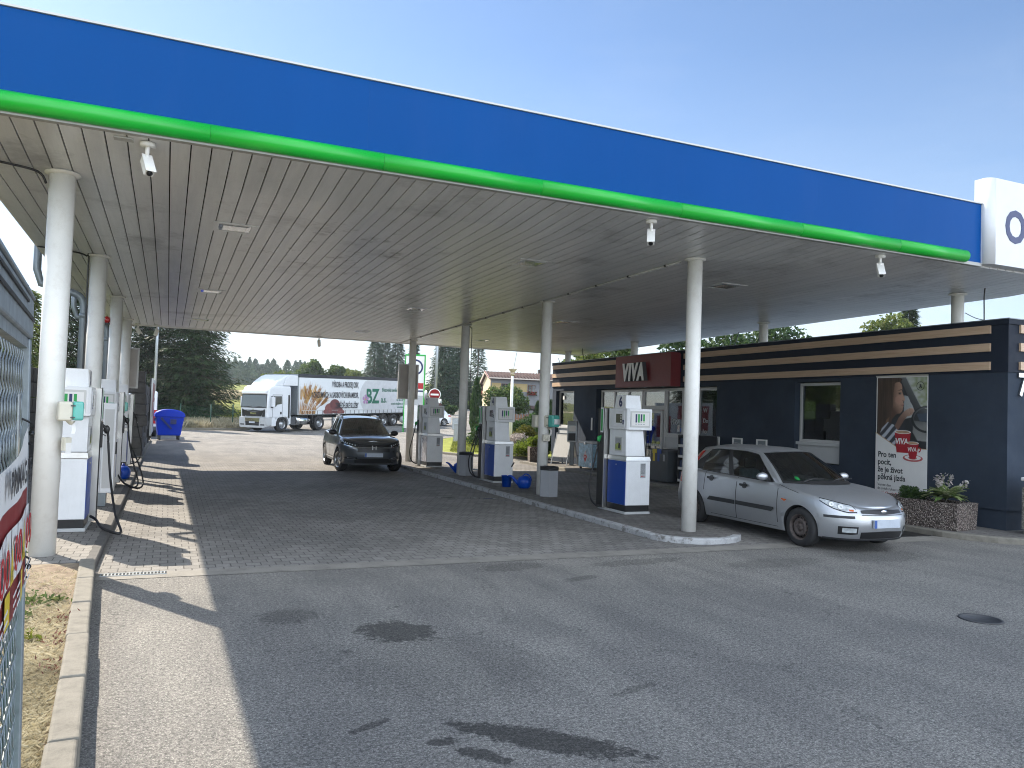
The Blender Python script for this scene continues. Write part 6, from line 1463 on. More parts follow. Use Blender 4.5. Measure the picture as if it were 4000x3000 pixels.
def strip(mb, prof_fn, x0, x1, m=0): mb.poly([(x0,*prof_fn[0]),(x1,*prof_fn[0]),(x1,*prof_fn[1]),(x0,*prof_fn[1])], m)
mb = MB(); mb.hexa([(-w+.09,.050,1.66),(w-.09,.050,1.66),(w-.09,.09,1.66),(-w+.09,.09,1.66)], [(-w+.13,.128,2.50),(w-.13,.128,2.50),(w-.13,.17,2.50),(-w+.13,.17,2.50)]); ws = lp('windscreen', mb, [glassmat('truck_glass', (.15,.19,.20), .10, .03)], bevel=.02)
mb = MB(); mb.hexa([(-w+.05,.058,1.60),(w-.05,.058,1.60),(w-.05,.10,1.60),(-w+.05,.10,1.60)], [(-w+.09,.135,2.56),(w-.09,.135,2.56),(w-.09,.175,2.56),(-w+.09,.175,2.56)]); lp('windscreen_trim', mb, [M['black']], cab, bevel=.02)
mb = MB()
for x0 in (-.7, .15): mb.tube([(x0,.035,1.68),(x0+.55,.038,1.74)], .016, 6)
lp('wiper', mb, [M['black']], ws)
for s in (1,-1):
    X = s*(w+.002)
    mb = MB(); pts = [(.62,1.72),(.66,2.42),(1.40,2.42),(1.40,1.90),(.95,1.84),(.88,1.72)]
    mb.hexa([(s*(w-.02),y,z) for y, z in pts], [(s*(w+.010),y,z) for y, z in pts]); lp('side_window', mb, [M['pane']])
    mb = MB(); mb.box(min(s*w,s*(w+.008)),max(s*w,s*(w+.008)),.56,.575,1.0,2.5); mb.box(min(s*w,s*(w+.008)),max(s*w,s*(w+.008)),1.46,1.475,1.0,2.5); mb.box(min(s*w,s*(w+.008)),max(s*w,s*(w+.008)),.575,1.46,2.49,2.52); mb.box(min(s*w,s*(w+.006)),max(s*w,s*(w+.006)),2.0,2.16,.95,2.5); mb.box(min(s*w,s*(w+.014)),max(s*w,s*(w+.014)),1.26,1.40,1.20,1.36); lp('door_trim', mb, [M['black']], cab)
    mb = MB(); mb.box(min(s*(w+.10),s*(w+.30)),max(s*(w+.10),s*(w+.30)),.34,.52,1.72,2.35); mb.box(min(s*(w-.02),s*(w+.2)),max(s*(w-.02),s*(w+.2)),.40,.45,2.36,2.41,1); mb.box(min(s*(w-.02),s*(w+.2)),max(s*(w-.02),s*(w+.2)),.40,.45,1.64,1.70,1); lp('wing_mirror', mb, [M['truck_white'], M['black']], bevel=.03)
    mb = MB(); P = [(.0,.55),(.02,1.0),(.34,1.02),(.50,.9),(.50,.5),(.2,.42)]
    mb.hexa([(s*(w-.02),y,z) for y, z in P], [(s*(w+.02),y,z) for y, z in P]); lp('bumper_corner', mb, [M['panel_grey']], bevel=.02)
    mb = MB(); mb.hexa([(s*.70,-.03,.62),(s*1.12,.0,.62),(s*1.12,.1,.62),(s*.70,.1,.62)], [(s*.74,-.02,.86),(s*1.16,.04,.90),(s*1.16,.1,.90),(s*.74,.1,.86)]); h = lp('headlight', mb, [M['lamp_glass']], bevel=.02)
    mb = MB(); mb.box(min(s*.75,s*1.1),max(s*.75,s*1.1),-.035,.05,.46,.55); lp('fog_light', mb, [M['grey_plastic']], bevel=.01)
    mb = MB(); mb.hexa([(s*.80,.035,1.05),(s*1.02,.05,1.05),(s*1.02,.12,1.05),(s*.80,.12,1.05)], [(s*.94,.035,1.52),(s*1.06,.05,1.54),(s*1.06,.12,1.54),(s*.94,.12,1.52)]); lp('air_intake', mb, [M['black']], cab)
    # wheel arch, steps and tank
    mb = MB(); a = [(1.48+.66*math.cos(R(d)), .52+.66*math.sin(R(d))) for d in range(-8, 189, 14)]; b = [(1.48+.60*math.cos(R(d)), .52+.60*math.sin(R(d))) for d in range(-8, 189, 14)]
    for k in range(len(a)-1): mb.hexa([(s*.9,*a[k]),(s*.9,*a[k+1]),(s*.9,*b[k+1]),(s*.9,*b[k])], [(s*(w+.015),*a[k]),(s*(w+.015),*a[k+1]),(s*(w+.015),*b[k+1]),(s*(w+.015),*b[k])])
    lp('wheel_arch', mb, [M['truck_white']])
    mb = MB(); mb.box(min(s*.85,s*w),max(s*.85,s*w),.50,.86,.40,.98); mb.box(min(s*.86,s*(w-.02)),max(s*.86,s*(w-.02)),2.12,2.30,.5,1.1); lp('step_panel', mb, [M['truck_white']], bevel=.03)
    mb = MB(); mb.lathe([(0,2.95),(.26,2.95),(.30,2.99),(.30,4.36),(.26,4.40),(0,4.40)], (s*.88,0,.72), 24, axis='Y'); mb.v = [(x, y, .72+(z-.72)*1.05) for x, y, z in mb.v]
    for y in (3.3, 4.0): mb.lathe([(.307,y),(.307,y+.06)], (s*.88,0,.72), 24, m=1, axis='Y')
    lp('fuel_tank', mb, [M['chrome'], M['grey_plastic']])
    mb = MB(); mb.box(min(s*.6,s*1.15),max(s*.6,s*1.15),2.35,2.85,.42,1.0); lp('battery_box', mb, [M['grey_plastic']], bevel=.03)
mb = MB(); mb.box(-w+.03,w-.03,-.02,.30,.38,.98); mb.box(-w+.10,w-.10,-.045,-.02,.30,.44); lp('bumper', mb, [M['panel_grey']], bevel=.06, seg=3)
mb = MB(); mb.hexa([(-.60,-.035,.42),(.60,-.035,.42),(.66,-.033,.95),(-.66,-.033,.95)], [(-.60,.0,.42),(.60,.0,.42),(.66,.0,.95),(-.66,.0,.95)]); g = lp('lower_grille', mb, [M['black']])
mb = MB()
for k in range(4): mb.box(-.64,.64,-.05,-.036,.72+k*.062,.742+k*.062)
lp('grille_bar', mb, [M['chrome']], g)
mb = MB(); mb.poly([(-.92,.035,1.48),(.92,.035,1.48),(.72,.06,1.06),(-.72,.06,1.06)][::-1]); mb.poly([(-.92,.058,1.48),(.92,.058,1.48),(.72,.08,1.06),(-.72,.08,1.06)]); lp('front_grille', mb, [M['black']])
mb = MB(); mb.tube([(-.96,.03,1.49),(-.3,.015,1.40),(0,.012,1.385),(.3,.015,1.40),(.96,.03,1.49)], .014, 6); mb.text('MAN', frame((-.24,.028,1.20),(1,0,0),(0,0,1)), .17, 0, .008, 1.3, bold=.004); mb.lathe([(.045,.022),(.045,.03),(.03,.022)], (0,0,1.53), 16, axis='Y'); lp('front_badge', mb, [M['chrome']])
mb = MB(); mb.box(-.26,.26,-.058,-.05,.60,.71); lp('number_plate', mb, [M['plate']])
mb = MB(); mb.box(-.42,.42,.2,6.3,.62,.90); mb.box(-w+.2,w-.2,2.35,6.2,.9,.98); lp('chassis', mb, [M['dark']])
rimT = dict(kind='truck', r=.29, m=M['alloy'])
for s in (1,-1):
    make_wheel(LR, s*1.07, 1.48, .52, .30, rimT, s, .52)
    make_wheel(LR, s*.98, 5.15, .52, .5, rimT, s, .52)
    for y in (11.4, 12.7, 14.0): make_wheel(LR, s*1.06, y, .52, .38, rimT, s, .52)
    mb = MB(); mb.box(min(s*.7,s*1.2),max(s*.7,s*1.2),4.5,5.85,1.06,1.10); mb.box(min(s*.72,s*1.2),max(s*.72,s*1.2),4.44,4.5,.55,1.08); lp('mudguard', mb, [M['black']])
# trailer
TY0, TY1, TZ0, TZ1 = 2.92, 16.5, 1.12, 3.98
mb = MB(); mb.box(-w+.02,w-.02,TY0,TY0+.08,TZ0,TZ1-.02); mb.box(-w+.02,w-.02,TY1-.08,TY1,TZ0,TZ1-.02); mb.box(-w+.03,w-.03,TY0+.08,TY1-.08,TZ0,TZ0+.15); mb.box(-w+.03,w-.03,TY0+.08,TY1-.08,TZ1-.12,TZ1-.02); tr = lp('trailer', mb, [M['galv']])
mb = MB(); mb.box(-w-.01,w+.01,TY0+.02,TY1,TZ1-.24,TZ1); lp('roof_rail', mb, [M['ink']], tr)
mb = MB(); mb.box(-.5,.5,3.2,16.3,.85,1.115); lp('trailer_chassis', mb, [M['dark']])
mb = MB(); mb.box(-w+.05,w-.05,16.3,16.5,.55,.75); mb.box(-w+.1,w-.1,14.9,16.2,.45,.95); lp('rear_bumper', mb, [M['black']])
mb = MB()
for s in (1,-1): mb.box(min(s*1.0,s*1.15),max(s*1.0,s*1.15),6.9,10.4,.55,.62); mb.box(min(s*.75,s*.85),max(s*.75,s*.85),7.0,7.2,.3,.9)
lp('side_guard', mb, [M['galv']])
for s in (1,-1):
    mb = MB(); G = []
    for i in range(56):
        y = lerp(TY0+.09, TY1-.09, i/55); off = .012*math.sin(i*1.15)*(1 if i%3 else .4)
        G.append([(s*(w+.0+off*math.sin(PI*j/5)), y, lerp(TZ0+.03, TZ1-.241, j/5)) for j in range(6)])
    mb.grid(G, 0, True, s < 0); cu = lp('side_curtain', mb, [M['truck_white']])
    if s > 0:
        X = w+.020; mbp = MB(); rg = random.Random(4)
        def q(y, z, l=0): return (X+.0015*l, y, z)
        # grey disc behind the logo, running back to the rear
        pts = [q(13.2+3.6*math.cos(R(a)), 2.45+2.1*math.sin(R(a))) for a in range(90, 271, 8)]; pts = [(a, b, min(TZ1-.26, max(TZ0+.05, c))) for a, b, c in pts]
        mbp.poly(pts + [q(TY1-.12, TZ0+.05), q(TY1-.12, TZ1-.26)], 0)
        # wheat
        def ear(y, z, ang, ln_, m):
            d = Vector((0, math.cos(ang), math.sin(ang))); n = Vector((0, -d.z, d.y)); b = Vector(q(y, z, 2))
            for k in range(10):
                c = b + d*(ln_*k/10)
                for sg in (1,-1):
                    tip = c + d*.16 + n*sg*.075; mbp.poly([c+n*sg*.012, c+d*.06+n*sg*.10, tip, c+d*.10+n*sg*.01], m)
                    mbp.poly([c+d*.1, c+d*.34+n*sg*.13+n*.01, c+d*.34+n*sg*.13-n*.01], m)
        fans = [(3.15,1.2,86,1.5),(3.35,1.2,77,1.6),(3.6,1.25,69,1.55),(3.85,1.25,60,1.6),(4.15,1.25,51,1.5),(4.4,1.3,31,1.5),(3.3,1.2,58,1.5),(3.7,1.25,46,1.5),(3.25,1.2,80,1.75),(3.5,1.2,72,1.9),(3.75,1.2,64,1.95),(4.0,1.25,56,1.9),(4.3,1.25,47,1.75),(4.5,1.3,36,1.6),(3.3,1.2,66,1.2),(4.1,1.25,40,1.3)]
        for k, (y, z, a, l) in enumerate(fans):
            a = R(a); d = Vector((0, math.cos(a), math.sin(a))); e = Vector(q(y, z, 1))+d*l*.65; n = Vector((0,-d.z,d.y))*.02
            mbp.poly([Vector(q(y,z,1))-n, Vector(q(y,z,1))+n, e+n, e-n], 2); ear(e.y, e.z, a, l*.45, 1+k%2)
        # meadow of stalks at the foot, potatoes
        for k in range(60):
            y = 3.05+rg.random()*1.6; h = rg.uniform(.3,1.3); d = rg.uniform(-.1,.5); mbp.poly([q(y-.012,1.17,1),q(y+.02,1.17,1),q(y+d*h,1.17+h,1)], 1+k%2)
        for k, (y, z, ry, rz_) in enumerate(((6.3,1.55,.62,.40),(7.05,1.42,.60,.30),(6.0,1.32,.5,.20),(6.75,1.85,.55,.38),(7.4,1.28,.45,.17))):
            mbp.poly([q(y+ry*math.cos(2*PI*i/24), max(1.17, z+rz_*math.sin(2*PI*i/24)), 2+k) for i in range(24)], 3+k%2)
        def tx(s_, y, z, size, m, l, sx=.7, bold=.006, al='LEFT'): mbp.text(s_, frame(q(y, z, l), (0,1,0), (0,0,1)), size, m, 0, sx, bold=bold, align=al)
        tx('VÝROBA A PRODEJ OSIV,', 9.45, 3.12, .58, 5, 9, .47, .012, 'RIGHT'); tx('KONZUMNÍCH A SADBOVÝCH BRAMBOR,', 9.45, 2.34, .58, 5, 9, .47, .012, 'RIGHT'); tx('ZEMĚDĚLSKÉ SLUŽBY', 9.45, 1.56, .58, 5, 9, .47, .012, 'RIGHT')
        tx('BZ', 10.35, 1.95, 1.55, 6, 9, .86, .05); tx('a.s.', 12.25, 1.98, .72, 6, 9, .8, .02); tx('Březovská zemědělská', 12.35, 2.85, .40, 6, 9, .72, .008)
        tx('Březová', 14.9, 2.45, .26, 6, 9, .8, .005); tx('tel.: 461 307 008', 14.3, 2.1, .24, 6, 9, .8, .004); tx('e-mail: info@bzas.cz', 13.6, 1.8, .24, 6, 9, .8, .004); tx('www.bzas.cz', 14.4, 1.52, .24, 6, 9, .8, .004)
        for k in range(5):
            a = 2*PI*k/5+.3; c = (10.3, 2.22); mbp.poly([q(c[0],c[1],11),q(c[0]+.34*math.cos(a-.5),c[1]+.34*math.sin(a-.5),11),q(c[0]+.40*math.cos(a),c[1]+.40*math.sin(a),11),q(c[0]+.34*math.cos(a+.5),c[1]+.34*math.sin(a+.5),11)], 7)
        mbp.lathe([(0,X+.02),(.07,X+.02)], (0,10.3,2.22), 12, m=8, axis='X')
        mbp.poly([q(3.3,1.40,3),q(TY1-.1,1.40,3),q(TY1-.1,1.44,3),q(3.3,1.44,3)], 9)
        mbp.build('curtain_print', [mat('print_grey', (.50,.51,.53), .5), mat('wheat', (.52,.30,.09), .6, var=.3), mat('wheat_dark', (.36,.17,.05), .6, var=.3), mat('potato', (.19,.06,.055), .6, var=.25, scale=4), mat('potato_dark', (.13,.04,.04), .6, var=.25, scale=4), M['ink'], mat('dark_green_print', (.006,.12,.07), .5), mat('flower_mauve', (.36,.20,.36), .5), M['yellow'], M['frame_grey']], cu)
        mb = MB()
        for k in range(26): y = 3.35+k*.515; mb.box(X+.004,X+.012,y-.02,y+.02,1.02,1.40)
        lp('curtain_straps', mb, [M['grey_plastic']], cu)

# ------------------------------------------------------------------ street furniture
def lamp(label, x, y, h, r, col='galv', grp='lamp posts', head=True):
    z = gh(x, y); t = thing('lamp_post', label, 'lamp post', (x, y, z), 0, grp)
    m = MB(); m.tube([(0,0,0),(0,0,1.3)], r*1.45, 12); m.tube([(0,0,1.3),(0,0,1.36)], [r*1.45, r], 12); m.tube([(0,0,1.36),(0,0,h)], [r, r*.7], 12); p = m.build('pole', [M[col]], t)
    if head:
        m = MB(); m.tube([(0,0,h-.05),(.4,-.3,h+.1),(.9,-.7,h+.12)], .035, 8); m.build('arm', [M[col]], t); m = MB(); m.ball((1.15,-.9,h+.12),.38,.16,.08); m.build('lamp_head', [M['galv']], t)
    return t
lamp('tall grey lamp post behind pump 2 and the no entry sign', 15.57, 47.7, 9.5, .10)
lamp('tall grey lamp post in front of the big dark spruce', -.72, 48.6, 9.0, .085)
t = thing('lantern_post', 'white weathered post with a small lantern top behind pump 4', 'lantern post', (14.44, 33.0, .1))
m = MB(); m.tube([(0,0,0),(0,0,3.5)], [.085,.06], 12); m.build('pole', [M['pillar']], t)
m = MB(); m.lathe([(.05,3.44),(.09,3.5),(.13,3.54),(.06,3.58),(.12,3.66),(.19,3.74),(.20,3.78),(0,3.80)], (0,0,0), 18); m.build('lantern', [mat('old_lantern', (.42,.36,.25), .5, var=.3, scale=12)], t)
m = MB(); m.tube([(.05,0,3.8),(.32,-.1,5.6)], .012, 5); m.build('aerial', [M['galv']], t)
t = thing('no_entry_sign', 'round red no entry sign with white bar on a thin post', 'road sign', (15.35, 47.2, gh(15.35,47.2)), R(-18))
m = MB(); m.tube([(0,.06,0),(0,.06,3.2)], .03, 8); m.build('post', [M['galv']], t)
m = MB(); m.lathe([(0,-.02),(.37,-.02),(.385,-.01),(.385,.01),(0,.012)], (0,0,2.85), 36, axis='Y', ms=[0,0,2,2]); m.lathe([(0,-.023),(.335,-.023)], (0,0,2.85), 36, m=1, axis='Y'); m.box(-.25,.25,-.026,-.0235,2.795,2.905,0); m.build('disc', [M['white'], M['red'], M['galv']], t)
t = thing('round_sign', 'pale round road sign seen from behind left of the no entry sign', 'road sign', (15.62, 50.0, gh(15.6,50.0)), R(-88)); m = MB(); m.tube([(0,.05,0),(0,.05,3.1)], .03, 8); m.build('post', [M['galv']], t); m = MB(); m.lathe([(0,-.01),(.32,-.01),(.32,.01),(0,.012)], (0,0,2.85), 28, axis='Y'); m.build('disc', [M['galv']], t)
t = thing('price_totem', 'tall white station sign with green edges and blue ring, behind the lorry end', 'sign', (16.55, 55.7, gh(16.5,55.7)), R(-27))
m = MB(); m.box(-.68,.68,-.12,.12,.3,5.6); m.build('panel', [M['white']], t)
m = MB(); m.box(-.75,-.69,-.14,.14,0,5.72); m.box(.69,.75,-.14,.14,0,5.72); m.box(-.68,.68,-.14,.14,5.61,5.72); m.build('green_edge', [M['green_tube']], t)
m = MB(); m.lathe([(.58,-.125),(.58,-.135),(.46,-.135),(.46,-.125)], (.02,0,4.78), 40, axis='Y', cap=False); m.build('ring_mark', [M['navy']], t)
m = MB(); m.box(-.66,.66,-.13,-.121,3.2,3.62); m.box(-.66,.66,-.13,-.121,2.98,3.08,1); m.box(-.66,.66,-.13,-.121,2.0,2.7,2); m.build('price_panel', [M['red'], M['navy'], M['panel_grey']], t)
m = MB(); m.box(-.3,.3,-.2,.2,0,.3); m.build('base', [M['kerb']], t)
t = thing('utility_cabinet', 'grey roadside cabinet beyond the lawn between pumps 2 and 4', 'cabinet', (20.93, 58.6, gh(20.9,58.6)), R(-25)); m = MB(); m.box(-.30,.30,-.2,.2,0,.85); m.build('body', [M['galv']], t, bevel=.02); m = MB(); m.box(-.32,.32,-.22,.22,.86,.90); m.build('lid', [M['galv']], t)
t = thing('small_cabinet', 'small grey meter box on the lawn edge behind the third right pillar', 'cabinet', (15.25, 42.4, .1), R(-25)); m = MB(); m.box(-.22,.22,-.14,.14,0,1.0); m.build('body', [M['hexgrey']], t, bevel=.01); m = MB(); m.box(-.24,.24,-.16,.16,1.0,1.04); m.build('lid', [M['galv']], t)
# blue wheeled container
t = thing('waste_container', 'blue wheeled waste container with domed lid at far end of the yard', 'waste container', (.10, 41.4, 0), R(4))
m = MB(); m.hexa([(-.50,-.42,.22),(.50,-.42,.22),(.50,.42,.22),(-.50,.42,.22)], [(-.62,-.50,1.12),(.62,-.50,1.12),(.62,.50,1.12),(-.62,.50,1.12)]); b = m.build('body', [M['bin_blue']], t, bevel=.05, seg=3)
m = MB(); n = 14; pts = [(-.67,1.10),(.67,1.10)] + [(.67*math.cos(PI*k/n), 1.14+.34*math.sin(PI*k/n)**.8) for k in range(n+1)]; m.extr_y(pts, -.54, .54); m.build('lid', [M['bin_blue']], t, bevel=.03)
for X in (-.42,.42):
    for Y in (-.34,.34):
        m = MB(); m.lathe([(0,-.04),(.09,-.04),(.10,-.03),(.10,.03),(.09,.04),(0,.04)], (X,Y,.10), 18, axis='X'); m.box(X-.05,X+.05,Y-.03,Y+.05,.12,.24,1); m.build('wheel', [M['rubber'], M['grey_plastic']], t)
m = MB()
m.hexa([(-.42,-.53,1.02),(-.36,-.53,1.10),(.12,-.50,.55),(.05,-.50,.52)], [(-.42,-.50,1.02),(-.36,-.50,1.10),(.12,-.46,.55),(.05,-.46,.52)]); m.build('lock_bar', [M['navy']], t)
m = MB(); m.box(.02,.28,-.545,-.5,.78,1.0); m.build('lock', [M['navy']], t)
for s in (1,-1): m = MB(); m.box(s*.64-.03,s*.64+.03,-.06,.06,.9,1.05); m.build('lifting_pin', [M['navy']], t)
# white van hidden behind the board
t = thing('white_van', 'white van with red tail light showing behind the advertising board', 'van', (-1.22, 44.0, 0), 0)
m = MB(); m.extr_x([(0,.35),(0,1.3),(.15,2.35),(3.4,2.35),(4.1,1.5),(5.0,1.2),(5.1,.35)][::-1], -.95, .72); m.build('body', [M['car_white']], t, bevel=.08, seg=3)
for X in (-.86,.62):
    m = MB(); m.box(X-.07,X+.115,-.03,.06,.70,1.40); m.build('tail_light', [M['red_lens']], t)
    for Y in (1.0,4.2): make_wheel(t, X, Y, .33, .2, dict(kind='steel', r=.2, n=10, m=M['rusty']), 1 if X > 0 else -1, .33)
m = MB(); m.box(-.7,.5,-.03,.02,1.35,2.1); m.build('rear_window', [M['pane']], t)
m = MB(); m.box(-.95,.74,-.10,.0,.36,.55); m.build('bumper', [M['grey_plastic']], t)

# ------------------------------------------------------------------ house, glasshouse, fences
H = thing('house', 'cream two storey house with brown tiled roof and flower boxes', 'house', (27.0, 66.7, .8), R(-10))   # local: long front to -Y, gable to -X
cream = mat('cream_render', (.66,.55,.36), .85, var=.06); greyr = mat('grey_render', (.17,.175,.185), .85, var=.05); yel = mat('ochre_render', (.34,.26,.12), .85, var=.06)
hl, hd, ez, rz_, be, ry = 11.0, 6.5, 4.25, 4.72, 2.55, 1.5
m = MB(); m.extr_x([(0,0),(hd,0),(hd,be),(ry,rz_),(0,ez)], 0, hl); H1 = m.build('wall', [cream], H)
m = MB(); m.box(.02,hl+.02,-.03,-.002,0,ez-.05); m.build('front_render', [greyr], H)
m = MB(); m.box(.12,1.0,-.055,-.031,3.05,3.78); m.box(1.86,3.5,-.055,-.031,3.05,3.78); m.build('ochre_band', [yel], H)
tile = mat('roof_tiles', (.075,.042,.036), .8, var=.25, scale=6, bmp=.5, bscale=10)
m = MB()
m.extr_x([(-.45,ez-.14),(-.45,ez-.02),(ry,rz_+.16),(hd+.4,be-.02),(hd+.4,be-.16),(ry,rz_+.01)][::-1], -.22, hl+.3)
rf = m.build('roof', [tile], H)
m = MB()
for k in range(36): m.tube([(-.2+k*.31,-.46,ez+.0),(-.2+k*.31,ry,rz_+.18)], .035, 5)
m.build('tile_roll', [tile], rf)
m = MB(); m.box(5.0,5.3,1.6,1.95,ez,rz_+.55); m.build('chimney', [mat('chimney_brick', (.05,.045,.045), .9)], rf)
m = MB(); m.extr_x([(-.5,ez-.20),(-.5,ez+.02),(ry,rz_+.20),(hd+.45,be+.02),(hd+.45,be-.20),(ry,rz_-.02)][::-1], -.27, -.222); m.box(-.22,hl+.3,-.56,-.46,ez-.10,ez+.0); m.build('gutter', [mat('pale_trim', (.52,.46,.40), .5)], rf)
m = MB(); m.hexa([(-.285,-.5,ez-.10),(-.275,-.5,ez-.10),(-.275,ry,rz_+.12),(-.285,ry,rz_+.12)], [(-.285,-.5,ez+.03),(-.275,-.5,ez+.03),(-.275,ry,rz_+.22),(-.285,ry,rz_+.22)]); m.build('verge_board', [mat('red_brown_trim', (.28,.06,.045), .5)], rf)
def leafq(mb, c, r, s, m=0, elong=1.4):
    d = Vector((r.gauss(0,1), r.gauss(0,1), r.gauss(0,1)))
    if d.length < 1e-3: d = Vector((1,0,0))
    d.normalize(); n = d.cross(Vector((r.gauss(0,1), r.gauss(0,1), r.gauss(0,1)))).normalized(); s *= r.uniform(.6, 1.3)
    a = d*s*elong*.5; b = n*s*.5; e = d.cross(n)*s*.12
    mb.poly([c-a, c+b*.8+e, c+a, c-b*.8+e], m)
def hwin(x, z0, z1, wd, gable=False, flowers=True):
    m = MB()
    if gable: m.box(-.05,-.002,x-wd/2,x+wd/2,z0,z1)
    else: m.box(x-wd/2,x+wd/2,-.10,-.033,z0,z1)
    o = m.build('window', [mat('brown_frame', (.09,.045,.03), .6)], H)
    g = MB()
    if gable: g.box(-.06,-.052,x-wd/2+.08,x+wd/2-.08,z0+.08,z1-.08)
    else:
        for s in (-1,1): g.box(x+s*wd/4-wd/4+.05,x+s*wd/4+wd/4-.05,-.112,-.102,z0+.06,z1-.06)
    g.build('pane', [M['pane']], o)
    if not flowers: return
    f = MB(); r_ = random.Random(int(x*10)+7)
    for k in range(240):
        if gable: c = Vector((-.15+r_.uniform(-.14,.05), x+r_.uniform(-wd*.7,wd*.7), z0-.2+r_.uniform(-.3,.2)))
        else: c = Vector((x+r_.uniform(-wd*.65,wd*.65), -.25+r_.uniform(-.15,.1), z0-.06+r_.uniform(-.18,.14)))
        leafq(f, c, r_, .10, r_.randrange(4)//2)
    f.build('flower_box', [M['geranium'], M['hedge']], o)
hwin(1.42, 3.0, 3.74, .72); hwin(3.92, 3.0, 3.70, .68); hwin(6.8, 3.0, 3.7, .7); hwin(3.7, .7, 1.4, 1.0, False, False)
hwin(3.6, 3.1, 3.72, .7, True); hwin(4.6, .5, 1.75, .9, True, False)
m = MB(); m.hexa([(3.3,-1.3,1.5),(hl,-1.3,1.5),(hl,-.031,1.7),(3.3,-.031,1.7)], [(3.3,-1.3,1.6),(hl,-1.3,1.6),(hl,-.031,1.8),(3.3,-.031,1.8)]); m.build('porch_roof', [tile], H)
t = thing('glasshouse', 'small white framed glasshouse in the garden across the road', 'glasshouse', (29.0, 92.0, gh(29,92)), R(-35)); t.scale = (.55,.55,.48)
m = MB(); m.box(-3.2,3.2,-1.6,1.6,0,1.6); m.extr_x([(-1.6,1.6),(1.6,1.6),(0,2.9)], -3.2, 3.2); m.build('glazing', [mat('greenhouse_film', (.46,.52,.48), .35, var=.15)], t)
m = MB()
for k in range(6):
    X = -3.2+k*1.28
    for a, b in (((X,-1.62,0),(X,-1.62,1.6)),((X,-1.62,1.6),(X,0,2.93)),((X,0,2.93),(X,1.62,1.6))): m.tube([a,b], .05, 5)
for a in ((-1.62,1.6),(0,2.93)): m.tube([(-3.2,*a),(3.2,*a)], .05, 5)
m.build('frame', [M['white']], t)
t = thing('garden_shed', 'pale low shed with sloping roof beside the cream house', 'shed', (34.9, 88.0, gh(34,88)), R(-30)); t.scale = (.6,.6,.55); m = MB(); m.box(-2.6,2.6,-1.6,1.6,0,1.7); m.build('wall', [M['panel_grey']], t); m = MB(); m.hexa([(-2.9,-1.9,1.65),(2.9,-1.9,1.65),(2.9,1.9,2.5),(-2.9,1.9,2.5)],[(-2.9,-1.9,1.8),(2.9,-1.9,1.8),(2.9,1.9,2.65),(-2.9,1.9,2.65)]); m.build('roof', [M['paper']], t)
# picket fence before the house
t = thing('picket_fence', 'brown wooden picket fence in front of the house', 'fence', (0,0,0)); a, b = Vector((23.6, 53.6)), Vector((34.5, 48.2)); n_ = 60
m = MB(); m2 = MB(); wd_ = mat('picket_wood', (.20,.10,.055), .85, var=.25)
for k in range(n_):
    p = a.lerp(b, k/n_); z = gh(p.x, p.y)+.35; d = (b-a).normalized()*.06; nn = Vector((-d.y, d.x)).normalized()*.012
    m.hexa([(*(p-d-nn),z),(*(p+d-nn),z),(*(p+d+nn),z),(*(p-d+nn),z)], [(*(p-d-nn),z+1.15),(*(p+d-nn),z+1.15),(*(p+d+nn),z+1.15),(*(p-d+nn),z+1.15)])
m.build('pickets', [wd_], t)
for h in (.65,1.2): m = MB(); m.tube([(a.x+.02,a.y+.05,gh(*a)+h),(b.x+.02,b.y+.05,gh(*b)+h)], .04, 5); m.build('rail', [wd_], t)
# wire fence beyond the bin
t = thing('wire_fence', 'green wire mesh fence on posts along the far yard edge', 'fence', (0,0,0)); wire, nt, bb = newmat('wire_mesh'); nt.nodes.remove(bb)
v = coords(nt, 'Object', (1,1,1)); br = N(nt, 'ShaderNodeTexWave', wave_type='BANDS', bands_direction='DIAGONAL'); br.inputs['Scale'].default_value = 5; nt.links.new(v, br.inputs['Vector'])
g1 = N(nt, 'ShaderNodeBsdfDiffuse'); g1.inputs[0].default_value = (.03,.08,.05,1); t1 = N(nt, 'ShaderNodeBsdfTransparent'); mx = N(nt, 'ShaderNodeMixShader'); mx.inputs[0].default_value = .16
nt.links.new(t1.outputs[0], mx.inputs[1]); nt.links.new(g1.outputs[0], mx.inputs[2]); nt.links.new(mx.outputs[0], nt.nodes['Material Output'].inputs[0])
P_ = [Vector((-3.0,56.2)), Vector((.8,57.3)), Vector((2.75,58.1)), Vector((4.25,58.9)), Vector((6.0,60.5)), Vector((8.2,69.8))]
pm_ = mat('fence_post_green', (.02,.07,.045), .5)
for p in P_:
    m = MB(); m.tube([(p.x,p.y,gh(*p)),(p.x,p.y,gh(*p)+1.75)], .04, 8); m.build('post', [pm_], t)
m = MB()
for a, b in zip(P_, P_[1:]): m.poly([(*a,gh(*a)+.05),(*b,gh(*b)+.05),(*b,gh(*b)+1.6),(*a,gh(*a)+1.6)])
m.build('mesh_panel', [wire], t)
